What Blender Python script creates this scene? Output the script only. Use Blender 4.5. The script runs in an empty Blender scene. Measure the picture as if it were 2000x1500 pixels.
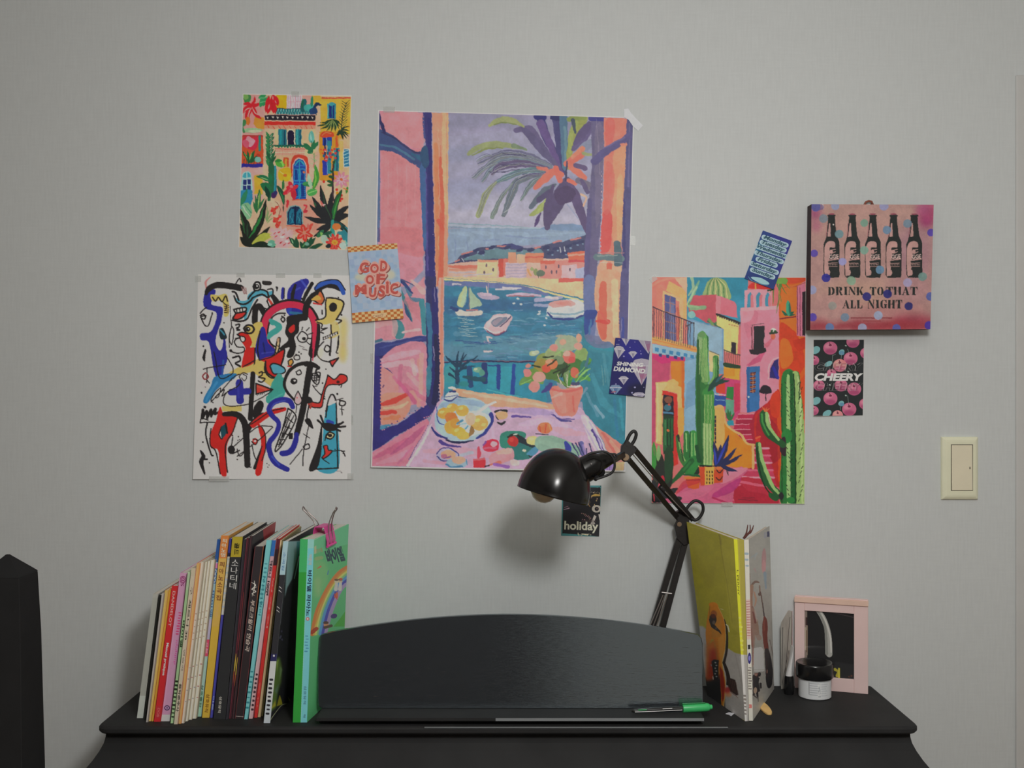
import bpy, bmesh, math, random
import numpy as np
from mathutils import Vector, Matrix

sc = bpy.context.scene
C = sc.collection
PI = math.pi

# ------------------------------------------------------------------ camera
F = 2100.0                      # focal length in pixels of the 2000x1500 frame
WALL = 2.1                      # distance from the lens to the back wall (y = 0)
CZ = 1.5                        # lens height
cam_d = bpy.data.cameras.new('camera')
cam = bpy.data.objects.new('camera', cam_d)
C.objects.link(cam)
cam.location = (0, -WALL, CZ)
cam.rotation_euler = (PI/2, 0, 0)
cam_d.sensor_width = 36.0
cam_d.lens = F/2000*36
cam_d.clip_start = 0.02
sc.camera = cam

# ------------------------------------------------------------------ world, lights, exposure
w = bpy.data.worlds.new('room_air')
sc.world = w
w.use_nodes = True
w.node_tree.nodes['Background'].inputs[0].default_value = (0.9, 0.95, 1.0, 1)
w.node_tree.nodes['Background'].inputs[1].default_value = 0.02

def globe(name, loc, radius, power, color):
    d = bpy.data.lights.new(name, 'POINT')
    d.shadow_soft_size = radius; d.energy = power; d.color = color
    o = bpy.data.objects.new(name, d); C.objects.link(o)
    o.location = loc
    return o
# the round ceiling lamp of the room, above and a little in front of the camera
globe('ceiling_lamp_light', (0.26, -1.72, 1.98), 0.12, 39.8, (1.0, 0.985, 0.955))

vs = sc.view_settings
vs.view_transform = 'Standard'
vs.look = 'None'
vs.gamma = 1.0
vs.exposure = 0.0
vs.use_curve_mapping = False
try:
    sc.cycles.max_bounces = 8
    sc.cycles.diffuse_bounces = 5
    sc.cycles.use_adaptive_sampling = False
    sc.cycles.use_denoising = True
except Exception:
    pass

# ------------------------------------------------------------------ pixel <-> place
def P(px, py, D):
    return Vector(((px-1000)/F*D, D-WALL, CZ+(750-py)/F*D))
def W(px, py, off=0.0):
    """the point of the back wall seen at that pixel, off metres out from it"""
    D = WALL-off
    return P(px, py, D)
H_LID = 0.588
def Dy(py):
    """distance of the point on the piano's lid seen at that row"""
    return H_LID*F/(py-750)

# ------------------------------------------------------------------ colours
KL = 0.55                       # how bright a white surface on that wall comes out
def s2l(c):
    c = np.asarray(c, float)
    return np.where(c <= 0.04045, c/12.92, ((c+0.055)/1.055)**2.4)
def hx(h):
    return np.array([int(h[i:i+2], 16)/255 for i in (0, 2, 4)])
def alb(h, k=None):
    a = np.clip(s2l(hx(h))/(k or KL), 0, 0.93)
    return (float(a[0]), float(a[1]), float(a[2]), 1.0)

# ------------------------------------------------------------------ materials
MATS = {}
def mat(name, color=(.5, .5, .5, 1), rough=0.6, spec=0.3, metal=0.0, attr=False, noise=0.0, nscale=40.0, stretch=(1, 1, 1),
        bump=0.0, bscale=200.0, bstretch=(1, 1, 1), coat=0.0, alpha=1.0, trans=0.0, rough_noise=0.0):
    if name in MATS:
        return MATS[name]
    m = bpy.data.materials.new(name)
    m.use_nodes = True
    nt = m.node_tree
    b = nt.nodes['Principled BSDF']
    b.inputs['Roughness'].default_value = rough
    b.inputs['Specular IOR Level'].default_value = spec
    b.inputs['Metallic'].default_value = metal
    b.inputs['Coat Weight'].default_value = coat
    b.inputs['Alpha'].default_value = alpha
    b.inputs['Transmission Weight'].default_value = trans
    b.inputs['Base Color'].default_value = color
    tc = nt.nodes.new('ShaderNodeTexCoord')
    def nz(scale, st, det=3.0):
        mp = nt.nodes.new('ShaderNodeMapping'); mp.inputs['Scale'].default_value = st
        nt.links.new(tc.outputs['Object'], mp.inputs['Vector'])
        n = nt.nodes.new('ShaderNodeTexNoise'); n.inputs['Scale'].default_value = scale; n.inputs['Detail'].default_value = det
        nt.links.new(mp.outputs['Vector'], n.inputs['Vector'])
        return n
    src = None
    if attr:
        a = nt.nodes.new('ShaderNodeAttribute'); a.attribute_name = 'Col'
        src = a.outputs['Color']
    if noise > 0:
        n = nz(nscale, stretch)
        mr = nt.nodes.new('ShaderNodeMapRange')
        mr.inputs['From Min'].default_value = 0.3; mr.inputs['From Max'].default_value = 0.7
        mr.inputs['To Min'].default_value = 1-noise; mr.inputs['To Max'].default_value = 1+noise
        nt.links.new(n.outputs['Fac'], mr.inputs['Value'])
        vm = nt.nodes.new('ShaderNodeVectorMath'); vm.operation = 'SCALE'
        if src is not None:
            nt.links.new(src, vm.inputs[0])
        else:
            vm.inputs[0].default_value = color[:3]
        nt.links.new(mr.outputs['Result'], vm.inputs['Scale'])
        src = vm.outputs['Vector']
    if src is not None:
        nt.links.new(src, b.inputs['Base Color'])
    if rough_noise > 0:
        n = nz(nscale, stretch)
        mr = nt.nodes.new('ShaderNodeMapRange')
        mr.inputs['To Min'].default_value = max(0.0, rough-rough_noise); mr.inputs['To Max'].default_value = rough+rough_noise
        nt.links.new(n.outputs['Fac'], mr.inputs['Value'])
        nt.links.new(mr.outputs['Result'], b.inputs['Roughness'])
    if bump > 0:
        n = nz(bscale, bstretch, 4.0)
        bp = nt.nodes.new('ShaderNodeBump'); bp.inputs['Strength'].default_value = bump; bp.inputs['Distance'].default_value = 0.001
        nt.links.new(n.outputs['Fac'], bp.inputs['Height'])
        nt.links.new(bp.outputs['Normal'], b.inputs['Normal'])
    MATS[name] = m
    return m

# ------------------------------------------------------------------ mesh building
class MB:
    """collects verts (in world space) and faces"""
    def __init__(s):
        s.v = []; s.f = []
    def add(s, vs_, fs):
        o = len(s.v)
        s.v += [tuple(v) for v in vs_]
        s.f += [tuple(i+o for i in f) for f in fs]
        return s
    def hexa(s, p):
        """8 points: bottom ring 0-3, top ring 4-7"""
        return s.add(p, [(3, 2, 1, 0), (4, 5, 6, 7), (0, 1, 5, 4), (1, 2, 6, 5), (2, 3, 7, 6), (3, 0, 4, 7)])
    def box(s, c, d, R=None):
        c = Vector(c); x, y, z = d[0]/2, d[1]/2, d[2]/2
        q = [Vector(t) for t in ((-x, -y, -z), (x, -y, -z), (x, y, -z), (-x, y, -z), (-x, -y, z), (x, -y, z), (x, y, z), (-x, y, z))]
        if R is not None:
            q = [R @ t for t in q]
        return s.hexa([c+t for t in q])
    def tube(s, path, r, n=12, cap=True, closed=False):
        path = [Vector(p) for p in path]
        rs = r if isinstance(r, (list, tuple)) else [r]*len(path)
        N = len(path); rings = []
        up = None
        for i in range(N):
            if closed:
                t = path[(i+1) % N]-path[i-1]
            else:
                t = path[min(i+1, N-1)]-path[max(i-1, 0)]
            t.normalize()
            if up is None:
                up = Vector((0, 0, 1)) if abs(t.z) < 0.9 else Vector((1, 0, 0))
            a = t.cross(up); a.normalize(); b = a.cross(t); up = b
            rings.append([path[i]+(a*math.cos(2*PI*k/n)+b*math.sin(2*PI*k/n))*rs[i] for k in range(n)])
        vs_ = [v for g in rings for v in g]; fs = []
        for i in range(N if closed else N-1):
            j = (i+1) % N
            for k in range(n):
                l = (k+1) % n
                fs.append((i*n+k, i*n+l, j*n+l, j*n+k))
        if cap and not closed:
            fs.append(tuple(range(n))[::-1]); fs.append(tuple((N-1)*n+k for k in range(n)))
        return s.add(vs_, fs)
    def lathe(s, prof, M, n=48, closed_ends=True):
        """prof: (radius, height) pairs turned about local z, placed with matrix M"""
        vs_ = []; fs = []
        for (r, h) in prof:
            for k in range(n):
                vs_.append(M @ Vector((r*math.cos(2*PI*k/n), r*math.sin(2*PI*k/n), h)))
        for i in range(len(prof)-1):
            for k in range(n):
                l = (k+1) % n
                fs.append((i*n+k, i*n+l, (i+1)*n+l, (i+1)*n+k))
        if closed_ends:
            fs.append(tuple(range(n))[::-1]); fs.append(tuple((len(prof)-1)*n+k for k in range(n)))
        return s.add(vs_, fs)
    def prism(s, pts, off):
        """flat outline pts (Vectors) pushed along off"""
        n = len(pts); off = Vector(off)
        vs_ = [Vector(p) for p in pts]+[Vector(p)+off for p in pts]
        fs = [tuple(range(n))[::-1], tuple(range(n, 2*n))]
        for i in range(n):
            j = (i+1) % n
            fs.append((i, j, n+j, n+i))
        return s.add(vs_, fs)

def put(name, mb, m, parent=None, root=(0, 0, 0), smooth=False, bevel=0.0, seg=2, auto=None, fix=True):
    """links the collected shape as ONE mesh object; its verts are made relative to root"""
    me = bpy.data.meshes.new(name)
    r = Vector(root)
    me.from_pydata([tuple(Vector(v)-r) for v in mb.v], [], mb.f)
    me.validate()
    bm = bmesh.new(); bm.from_mesh(me)
    if fix:
        bmesh.ops.recalc_face_normals(bm, faces=bm.faces)
    if bevel > 0:
        ed = [e for e in bm.edges if len(e.link_faces) == 2 and e.calc_face_angle(0) > 0.6]
        bmesh.ops.bevel(bm, geom=ed, offset=bevel, segments=seg, profile=0.5, affect='EDGES', clamp_overlap=True)
    bm.to_mesh(me); bm.free()
    if smooth:
        for p in me.polygons: p.use_smooth = True
        if auto is not None:
            me.set_sharp_from_angle(angle=auto)
    me.materials.append(m)
    o = bpy.data.objects.new(name, me); C.objects.link(o)
    if parent is not None:
        o.parent = parent
    else:
        o.location = r
    return o

def thing(name, label, cat, loc, group=None):
    o = bpy.data.objects.new(name, None); C.objects.link(o)
    o.empty_display_size = 0.03
    o.location = loc
    return tag(o, label, cat, group)
def tag(o, label, cat, group=None):
    o['label'] = label; o['category'] = cat
    if group: o['group'] = group
    return o
def struct(name, mb, m, bevel=0.0):
    o = put(name, mb, m, bevel=bevel)
    o['kind'] = 'structure'
    return o

# ------------------------------------------------------------------ printing: a small painter that inks a sheet's own colours
def catmull(p, closed, n=8):
    N = len(p)
    if N < 3: return p
    out = []
    for i in range(N if closed else N-1):
        if closed:
            a, b, c, d = p[i-1], p[i], p[(i+1) % N], p[(i+2) % N]
        else:
            a, b, c, d = p[max(i-1, 0)], p[i], p[i+1], p[min(i+2, N-1)]
        for k in range(n):
            t = k/n
            out.append(0.5*((2*b)+(c-a)*t+(2*a-5*b+4*c-d)*t*t+(3*b-a-3*c+d)*t**3))
    if not closed: out.append(p[-1])
    return np.array(out)

_glyph = {}
def glyphs(s_, bold=0.0, shear=0.0):
    key = (s_, bold, shear)
    if key in _glyph: return _glyph[key]
    cu = bpy.data.curves.new('lettering', 'FONT')
    cu.body = s_; cu.size = 1.0; cu.offset = bold; cu.shear = shear
    cu.resolution_u = 4
    o = bpy.data.objects.new('lettering', cu); C.objects.link(o)
    dg = bpy.context.evaluated_depsgraph_get()
    ev = o.evaluated_get(dg)
    me = ev.to_mesh()
    v = np.array([(q.co.x, -q.co.y) for q in me.vertices]) if len(me.vertices) else np.zeros((0, 2))
    f = [tuple(q.vertices) for q in me.polygons]
    ev.to_mesh_clear()
    bpy.data.objects.remove(o); bpy.data.curves.remove(cu)
    _glyph[key] = (v, f)
    return v, f

def vnoise(h, w_, cell, seed):
    """smooth random field, about -1..1"""
    r = np.random.RandomState(seed)
    gh, gw = int(h/cell)+3, int(w_/cell)+3
    g = r.rand(gh, gw)*2-1
    y = np.arange(h)/cell; x = np.arange(w_)/cell
    yi = y.astype(int); xi = x.astype(int)
    fy = (y-yi)[:, None]; fx = (x-xi)[None]
    fy = fy*fy*(3-2*fy); fx = fx*fx*(3-2*fx)
    a = g[yi][:, xi]; b = g[yi][:, xi+1]; c = g[yi+1][:, xi]; d = g[yi+1][:, xi+1]
    return (a*(1-fx)+b*fx)*(1-fy)+(c*(1-fx)+d*fx)*fy

def boxblur(m, r):
    for ax in (0, 1):
        for _ in range(2):
            k = 2*r+1
            pad = [(0, 0), (0, 0)]; pad[ax] = (r+1, r)
            c = np.cumsum(np.pad(m, pad, mode='edge'), axis=ax)
            m = (np.take(c, range(k, c.shape[ax]), axis=ax)-np.take(c, range(0, c.shape[ax]-k), axis=ax))/k
    return m

class Cv:
    """a print: x0..x1, y0..y1 in picture units, res samples per unit"""
    def __init__(s, x0, y0, x1, y1, res=2, bg='ffffff'):
        s.x0, s.y0, s.res = x0, y0, res
        s.w = int(math.ceil((x1-x0)*res)); s.h = int(math.ceil((y1-y0)*res))
        s.a = np.empty((s.h, s.w, 3)); s.a[:] = hx(bg)
        s.ox, s.oy, s.k = 0, 0, 1.0
        s.clip = None
    def at(s, ox, oy, k):
        s.ox, s.oy, s.k = ox, oy, k
        return s
    def pts(s, spec):
        if isinstance(spec, str):
            p = np.array([[float(t) for t in q.split(',')] for q in spec.split()])
        else:
            p = np.array(spec, float)
        return s.m(p)
    def m(s, p):
        return np.stack([(s.ox+p[:, 0]/s.k-s.x0)*s.res, (s.oy+p[:, 1]/s.k-s.y0)*s.res], 1)
    def bb(s, p, pad=2):
        x0 = max(0, int(p[:, 0].min()-pad)); x1 = min(s.w, int(p[:, 0].max()+pad+1))
        y0 = max(0, int(p[:, 1].min()-pad)); y1 = min(s.h, int(p[:, 1].max()+pad+1))
        return x0, y0, x1, y1
    def ink(s, c, m, b, a, soft):
        x0, y0, x1, y1 = b
        if soft > 0:
            m = boxblur(m.astype(float), max(1, int(soft/s.k*s.res)))
        m = (m*a)[..., None]
        reg = s.a[y0:y1, x0:x1]
        s.a[y0:y1, x0:x1] = reg*(1-m)+(hx(c) if isinstance(c, str) else c)*m
    def mask_poly(s, p, b):
        x0, y0, x1, y1 = b
        X = np.arange(x0, x1)+0.5
        m = np.zeros((y1-y0, x1-x0), bool)
        q = np.roll(p, -1, 0)
        for (ax, ay), (bx, by) in zip(p, q):
            if ay == by: continue
            lo, hi = (ay, by) if ay < by else (by, ay)
            r0 = max(y0, int(math.ceil(lo-0.5))); r1 = min(y1, int(math.ceil(hi-0.5)))
            if r1 <= r0: continue
            Y = np.arange(r0, r1)+0.5
            xi = ax+(Y-ay)*(bx-ax)/(by-ay)
            m[r0-y0:r1-y0] ^= X[None] < xi[:, None]
        return m
    def p(s, c, spec, sm=1, a=1.0, soft=0):
        p = s.pts(spec)
        if sm: p = catmull(p, True)
        b = s.bb(p, 2+2.5*soft/s.k*s.res)
        if b[2] <= b[0] or b[3] <= b[1]: return s
        s.ink(c, s.mask_poly(p, b), b, a, soft)
        return s
    def g(s, c, spec, a=1.0, soft=0):
        return s.p(c, spec, 0, a, soft)
    def r(s, c, x0, y0, x1, y1, a=1.0, soft=0):
        return s.p(c, [(x0, y0), (x1, y0), (x1, y1), (x0, y1)], 0, a, soft)
    def e(s, c, cx, cy, rx, ry=None, rot=0, a=1.0, soft=0):
        ry = rx if ry is None else ry
        t = np.linspace(0, 2*PI, 28, endpoint=False); q = math.radians(rot)
        x = rx*np.cos(t); y = ry*np.sin(t)
        return s.p(c, np.stack([cx+x*math.cos(q)-y*math.sin(q), cy+x*math.sin(q)+y*math.cos(q)], 1), 0, a, soft)
    def l(s, c, spec, wd=6, w2=None, a=1.0, sm=1, soft=0):
        """a line; wd, w2 widths at its two ends, or a list of widths along it"""
        p = s.pts(spec)
        ws = list(wd) if isinstance(wd, (list, tuple)) else [wd, wd if w2 is None else w2]
        if sm: p = catmull(p, False)
        N = len(p)
        if N == 1: p = np.vstack([p, p+0.01]); N = 2
        wi = np.interp(np.linspace(0, 1, N), np.linspace(0, 1, len(ws)), ws)/s.k*s.res/2
        wm = wi.max()+1
        b = s.bb(p, wm+2+2.5*soft/s.k*s.res)
        x0, y0, x1, y1 = b
        if x1 <= x0 or y1 <= y0: return s
        m = np.zeros((y1-y0, x1-x0))
        for i in range(N-1):
            a0, a1 = p[i], p[i+1]
            sx0 = max(x0, int(min(a0[0], a1[0])-wm-1)); sx1 = min(x1, int(max(a0[0], a1[0])+wm+2))
            sy0 = max(y0, int(min(a0[1], a1[1])-wm-1)); sy1 = min(y1, int(max(a0[1], a1[1])+wm+2))
            if sx1 <= sx0 or sy1 <= sy0: continue
            X = np.arange(sx0, sx1)[None]+0.5; Y = np.arange(sy0, sy1)[:, None]+0.5
            d = a1-a0; L = max(1e-6, d@d)
            t = np.clip(((X-a0[0])*d[0]+(Y-a0[1])*d[1])/L, 0, 1)
            dist = np.hypot(X-a0[0]-t*d[0], Y-a0[1]-t*d[1])
            v = np.clip(wi[i]+(wi[i+1]-wi[i])*t-dist+0.5, 0, 1)
            sub = m[sy0-y0:sy1-y0, sx0-x0:sx1-x0]
            np.maximum(sub, v, out=sub)
        s.ink(c, m, b, a, soft)
        return s
    def f(s, c, x0, y0, x1, y1, wd, bend=0.0, a=1.0):
        """a leaf or a petal from (x0,y0) to (x1,y1)"""
        mx, my = (x0+x1)/2-(y1-y0)*bend, (y0+y1)/2+(x1-x0)*bend
        return s.l(c, [(x0, y0), (mx, my), (x1, y1)], [wd*.25, wd, wd*.8, wd*.05], a=a)
    def fl(s, c, cx, cy, r, n=6, wd=None, mid=None, rot=0, a=1.0):
        """a flower seen from the front"""
        for i in range(n):
            q = math.radians(rot)+2*PI*i/n
            s.l(c, [(cx, cy), (cx+r*.6*math.cos(q), cy+r*.6*math.sin(q)), (cx+r*math.cos(q), cy+r*math.sin(q))],
                [r*.2, wd or r*.6, r*.25], a=a)
        if mid: s.e(mid, cx, cy, r*.22)
        return s
    def t(s, c, text, cx, cy, wd, ht, ang=0, b=0.0, sh=0.0, a=1.0):
        """lettering fitted into a box wd x ht about (cx, cy), turned ang degrees clockwise"""
        v, fs = glyphs(text, b, sh)
        if len(v) == 0: return s
        lo, hi = v.min(0), v.max(0)
        q = (v-(lo+hi)/2)/np.maximum(hi-lo, 1e-6)*np.array([wd, ht])
        r = math.radians(ang)
        q = np.stack([cx+q[:, 0]*math.cos(r)-q[:, 1]*math.sin(r), cy+q[:, 0]*math.sin(r)+q[:, 1]*math.cos(r)], 1)
        q = s.m(q)
        B = s.bb(q)
        x0, y0, x1, y1 = B
        if x1 <= x0 or y1 <= y0: return s
        m = np.zeros((y1-y0, x1-x0), bool)
        for f in fs:
            p = q[list(f)]
            b_ = s.bb(p, 1)
            if b_[2] <= b_[0] or b_[3] <= b_[1]: continue
            m[b_[1]-y0:b_[3]-y0, b_[0]-x0:b_[2]-x0] |= s.mask_poly(p, b_)
        s.ink(c, m, B, a, 0)
        return s
    def glyph_polys(s, c, polys, x, y, wd, ht, ang=0):
        for g in polys:
            s.g(c, [(x+px*wd, y+py*ht) for px, py in g])
        return s
    def paint(s, warp=1.5, cell=9, seed=1, streak=0.03, grain=0.0):
        """wobble the outlines and vary the ink a little, like brush work"""
        if warp > 0:
            dx = vnoise(s.h, s.w, cell*s.res, seed)*warp*s.res+vnoise(s.h, s.w, cell*s.res/3, seed+5)*warp*s.res*.5
            dy = vnoise(s.h, s.w, cell*s.res, seed+1)*warp*s.res+vnoise(s.h, s.w, cell*s.res/3, seed+6)*warp*s.res*.5
            yy, xx = np.mgrid[0:s.h, 0:s.w]
            yi = np.clip((yy+dy).round().astype(int), 0, s.h-1); xi = np.clip((xx+dx).round().astype(int), 0, s.w-1)
            s.a = s.a[yi, xi]
        if streak > 0:
            n = vnoise(s.h, s.w, 3.1*s.res, seed+2)*.6+vnoise(s.h, s.w, 11*s.res, seed+3)
            s.a = np.clip(s.a*(1+streak*n[..., None]), 0, 1)
        if grain > 0:
            n = vnoise(s.h, s.w, 1.3*s.res, seed+4)
            s.a = np.clip(s.a+grain*n[..., None], 0, 1)
        return s
    def sample(s, X, Y):
        """colour at picture points, smoothed over one sample step"""
        x = np.clip((X-s.x0)*s.res-.5, 0, s.w-1.001); y = np.clip((Y-s.y0)*s.res-.5, 0, s.h-1.001)
        xi = x.astype(int); yi = y.astype(int); fx = (x-xi)[..., None]; fy = (y-yi)[..., None]
        A = s.a
        x1 = np.minimum(xi+1, s.w-1); y1 = np.minimum(yi+1, s.h-1)
        return (A[yi, xi]*(1-fx)+A[yi, x1]*fx)*(1-fy)+(A[y1, xi]*(1-fx)+A[y1, x1]*fx)*fy
    def smooth(s, n=1):
        for _ in range(n):
            a = np.pad(s.a, ((1, 1), (1, 1), (0, 0)), mode='edge')
            s.a = (a[:-2, 1:-1]+a[2:, 1:-1]+a[1:-1, :-2]+a[1:-1, 2:]+4*a[1:-1, 1:-1])/8
        return s

def quad_uv(q, U, V):
    """bilinear point in a quad TL, TR, BR, BL"""
    q = [np.array(t, float) for t in q]
    U = U[..., None]; V = V[..., None]
    return q[0]*(1-U)*(1-V)+q[1]*U*(1-V)+q[2]*U*V+q[3]*(1-U)*V

def sheet(name, quad3, cols, rows, cv, cvq, m, parent=None, root=(0, 0, 0), thick=0.0004, edge='c8c6c2', lift=None, k=None, back=None):
    """a printed sheet: grid over the 3-D quad (TL, TR, BR, BL), inked from print cv inside its picture quad cvq;
    lift(U, V) pushes it out along the quad's normal; the sheet has a rim and a back"""
    U, V = np.meshgrid(np.linspace(0, 1, cols+1), np.linspace(0, 1, rows+1))
    X = quad_uv(quad3, U, V)
    a, b, c, d = [Vector(t) for t in quad3]
    nrm = (b-a).cross(d-a); nrm.normalize()
    nrm = np.array(nrm)*-1.0                # towards the viewer for TL,TR,BR,BL seen from the front
    if lift is not None:
        X = X+lift(U, V)[..., None]*nrm
    uv = quad_uv(cvq, U, V)
    col = np.clip(s2l(cv.sample(uv[..., 0], uv[..., 1]))/(k or KL), 0, .93)
    n = (rows+1)*(cols+1)
    idx = np.arange(n).reshape(rows+1, cols+1)
    fr = np.stack([idx[:-1, :-1], idx[1:, :-1], idx[1:, 1:], idx[:-1, 1:]], -1).reshape(-1, 4)
    ring = np.concatenate([idx[0, :-1], idx[:-1, -1], idx[-1, :0:-1], idx[:0:-1, 0]])
    Xf = X.reshape(-1, 3)
    rv = Xf[ring]-nrm*thick
    rimf = Xf[ring]
    R = len(ring)
    allv = np.concatenate([Xf, rimf, rv])-np.array(root)
    i = np.arange(R); j = (i+1) % R
    sk = np.stack([n+i, n+j, n+R+j, n+R+i], -1)
    ci = [0, cols, cols+rows, 2*cols+rows]
    bk = np.array([[n+R+ci[0], n+R+ci[1], n+R+ci[2], n+R+ci[3]]])
    if lift is not None:                    # a curled sheet: its back follows it
        iu = np.unique(np.linspace(0, cols, 25).astype(int)); iv = np.unique(np.linspace(0, rows, 25).astype(int))
        bv = X[np.ix_(iv, iu)].reshape(-1, 3)-nrm*thick-np.array(root)
        bi = n+2*R+np.arange(len(bv)).reshape(len(iv), len(iu))
        bk = np.stack([bi[:-1, :-1], bi[:-1, 1:], bi[1:, 1:], bi[1:, :-1]], -1).reshape(-1, 4)
        allv = np.concatenate([allv, bv])
    faces = np.concatenate([fr, sk, bk])
    ec = np.array(alb(edge, k)[:3]) if edge else np.array([.5]*3)
    colf = np.concatenate([col.reshape(-1, 3), np.tile(ec, (len(allv)-n, 1))])
    me = bpy.data.meshes.new(name)
    me.vertices.add(len(allv)); me.vertices.foreach_set('co', allv.astype(np.float32).ravel())
    me.loops.add(faces.size); me.loops.foreach_set('vertex_index', faces.astype(np.int32).ravel())
    me.polygons.add(len(faces)); me.polygons.foreach_set('loop_start', np.arange(0, faces.size, 4, dtype=np.int32))
    at = me.attributes.new('Col', 'FLOAT_COLOR', 'POINT')
    rgba = np.ones((len(allv), 4), np.float32); rgba[:, :3] = colf
    at.data.foreach_set('color', rgba.ravel())
    me.update(calc_edges=True)
    me.validate()
    me.materials.append(m)
    o = bpy.data.objects.new(name, me); C.objects.link(o)
    if parent is not None: o.parent = parent
    else: o.location = root
    return o
# ------------------------------------------------------------------ the room
def wallpaper():
    m = bpy.data.materials.new('silk_wallpaper'); m.use_nodes = True
    nt = m.node_tree; b = nt.nodes['Principled BSDF']
    L = nt.links.new
    tc = nt.nodes.new('ShaderNodeTexCoord')
    def noise(scale, st, det):
        mp = nt.nodes.new('ShaderNodeMapping'); mp.inputs['Scale'].default_value = st
        L(tc.outputs['Object'], mp.inputs['Vector'])
        n = nt.nodes.new('ShaderNodeTexNoise'); n.inputs['Scale'].default_value = scale; n.inputs['Detail'].default_value = det
        L(mp.outputs['Vector'], n.inputs['Vector'])
        return n.outputs['Fac']
    def math_(op, a, b_):
        n = nt.nodes.new('ShaderNodeMath'); n.operation = op
        for i, q in enumerate((a, b_)):
            if isinstance(q, (int, float)): n.inputs[i].default_value = q
            else: L(q, n.inputs[i])
        return n.outputs[0]
    v = noise(260, (1, 1, .10), 2.0)         # upright threads
    h = noise(260, (.10, 1, 1), 2.0)         # level threads
    big = noise(2.2, (1, 1, 1), 2.0)         # slow unevenness of the paper
    th = math_('ADD', math_('MULTIPLY', v, .62), math_('MULTIPLY', h, .38))
    mr = nt.nodes.new('ShaderNodeMapRange')
    mr.inputs['From Min'].default_value = .35; mr.inputs['From Max'].default_value = .65
    mr.inputs['To Min'].default_value = .972; mr.inputs['To Max'].default_value = 1.026
    L(th, mr.inputs['Value'])
    k = math_('MULTIPLY', mr.outputs['Result'], math_('ADD', .975, math_('MULTIPLY', big, .05)))
    vm = nt.nodes.new('ShaderNodeVectorMath'); vm.operation = 'SCALE'
    vm.inputs[0].default_value = WALLC
    L(k, vm.inputs['Scale'])
    L(vm.outputs['Vector'], b.inputs['Base Color'])
    b.inputs['Roughness'].default_value = .55
    b.inputs['Specular IOR Level'].default_value = .35
    bp = nt.nodes.new('ShaderNodeBump'); bp.inputs['Strength'].default_value = .15; bp.inputs['Distance'].default_value = .0006
    L(th, bp.inputs['Height']); L(bp.outputs['Normal'], b.inputs['Normal'])
    return m
WALLC = (.70, .73, .735)
M_wall = wallpaper()
M_plain = mat('painted_wall', (.68, .68, .66, 1), rough=.8, noise=.03, nscale=30)
M_dark = mat('dark_reflection_cabinet', (.035, .03, .028, 1), rough=.6, noise=.1, nscale=8)
M_ceil = mat('ceiling_paper', (.74, .74, .71, 1), rough=.9, noise=.02, nscale=60)
M_floor = mat('wood_floor', (.30, .19, .11, 1), rough=.45, noise=.25, nscale=6, stretch=(1, 9, 1))
X0, X1, Y0, ZC = -2.3, 2.2, -4.2, 2.40
T = .1
struct('wall_back', MB().box(((X0+X1)/2, T/2, ZC/2), (X1-X0, T, ZC)), M_wall)
struct('wall_left', MB().box((X0-T/2, Y0/2, ZC/2), (T, -Y0, ZC)), M_plain)
struct('wall_right', MB().box((X1+T/2, Y0/2, ZC/2), (T, -Y0, ZC)), M_plain)
struct('wall_front', MB().box(((X0+X1)/2, Y0-T/2, ZC/2), (X1-X0, T, ZC)), M_plain)
struct('floor', MB().box(((X0+X1)/2, Y0/2, -T/2), (X1-X0, -Y0, T)), M_floor)
struct('ceiling', MB().box(((X0+X1)/2, Y0/2, ZC+T/2), (X1-X0, -Y0, T)), M_ceil)
# door casing at the right edge of the picture
a = W(1985, 146, .006); b = W(2075, 146, .006)
struct('trim_1', MB().box(((a.x+b.x)/2, -.003, a.z/2), (b.x-a.x, .006, a.z)), mat('door_casing', (.665, .665, .655, 1), rough=.5, noise=.02, nscale=20), bevel=.002)
# ------------------------------------------------------------------ the piano under everything
M_piano = mat('black_lacquer_satin', (.034, .034, .035, 1), rough=.62, spec=.12, noise=.12, nscale=12, bump=.05, bscale=60)
M_edge = mat('black_lacquer_edge', (.034, .034, .035, 1), rough=.4, spec=.3, noise=.08, nscale=12)
ZL = CZ-H_LID                      # top of the lid
pr = Vector((-.007, -.15, 0))
piano = thing('upright_piano', 'black upright piano standing against the wall under the posters', 'piano', pr)

def rounded_plan(x0, x1, y0, y1, r, n=8):
    """outline in plan with the two front corners (at y0) rounded"""
    pts = [(x0, y1)]
    for k in range(n+1):
        a = PI+PI/2*k/n
        pts.append((x0+r+r*math.cos(a), y0+r+r*math.sin(a)))
    for k in range(n+1):
        a = 1.5*PI+PI/2*k/n
        pts.append((x1-r+r*math.cos(a), y0+r+r*math.sin(a)))
    pts.append((x1, y1))
    return pts
YF = Dy(1420)-WALL                 # front edge of the lid
YB = -.006
XL, XR = -.714, .7005
mb = MB()
def ring(z, g, r):
    return [Vector((x, y, z)) for x, y in rounded_plan(XL-g, XR+g, YF-g, YB, r)]
def loft(mb, rings):
    n = len(rings[0]); vs_ = [v for q in rings for v in q]; fs = []
    for i in range(len(rings)-1):
        for k in range(n):
            l = (k+1) % n
            fs.append((i*n+k, i*n+l, (i+1)*n+l, (i+1)*n+k))
    fs.append(tuple(range(n))[::-1]); fs.append(tuple((len(rings)-1)*n+k for k in range(n)))
    mb.add(vs_, fs)
loft(mb, [ring(ZL, -.004, .022), ring(ZL-.0012, -.001, .024), ring(ZL-.004, .0012, .025), ring(ZL-.0095, .0012, .025), ring(ZL-.0125, -.001, .024), ring(ZL-.0135, -.004, .022)])
put('lid', mb, M_piano, piano, pr)
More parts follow.
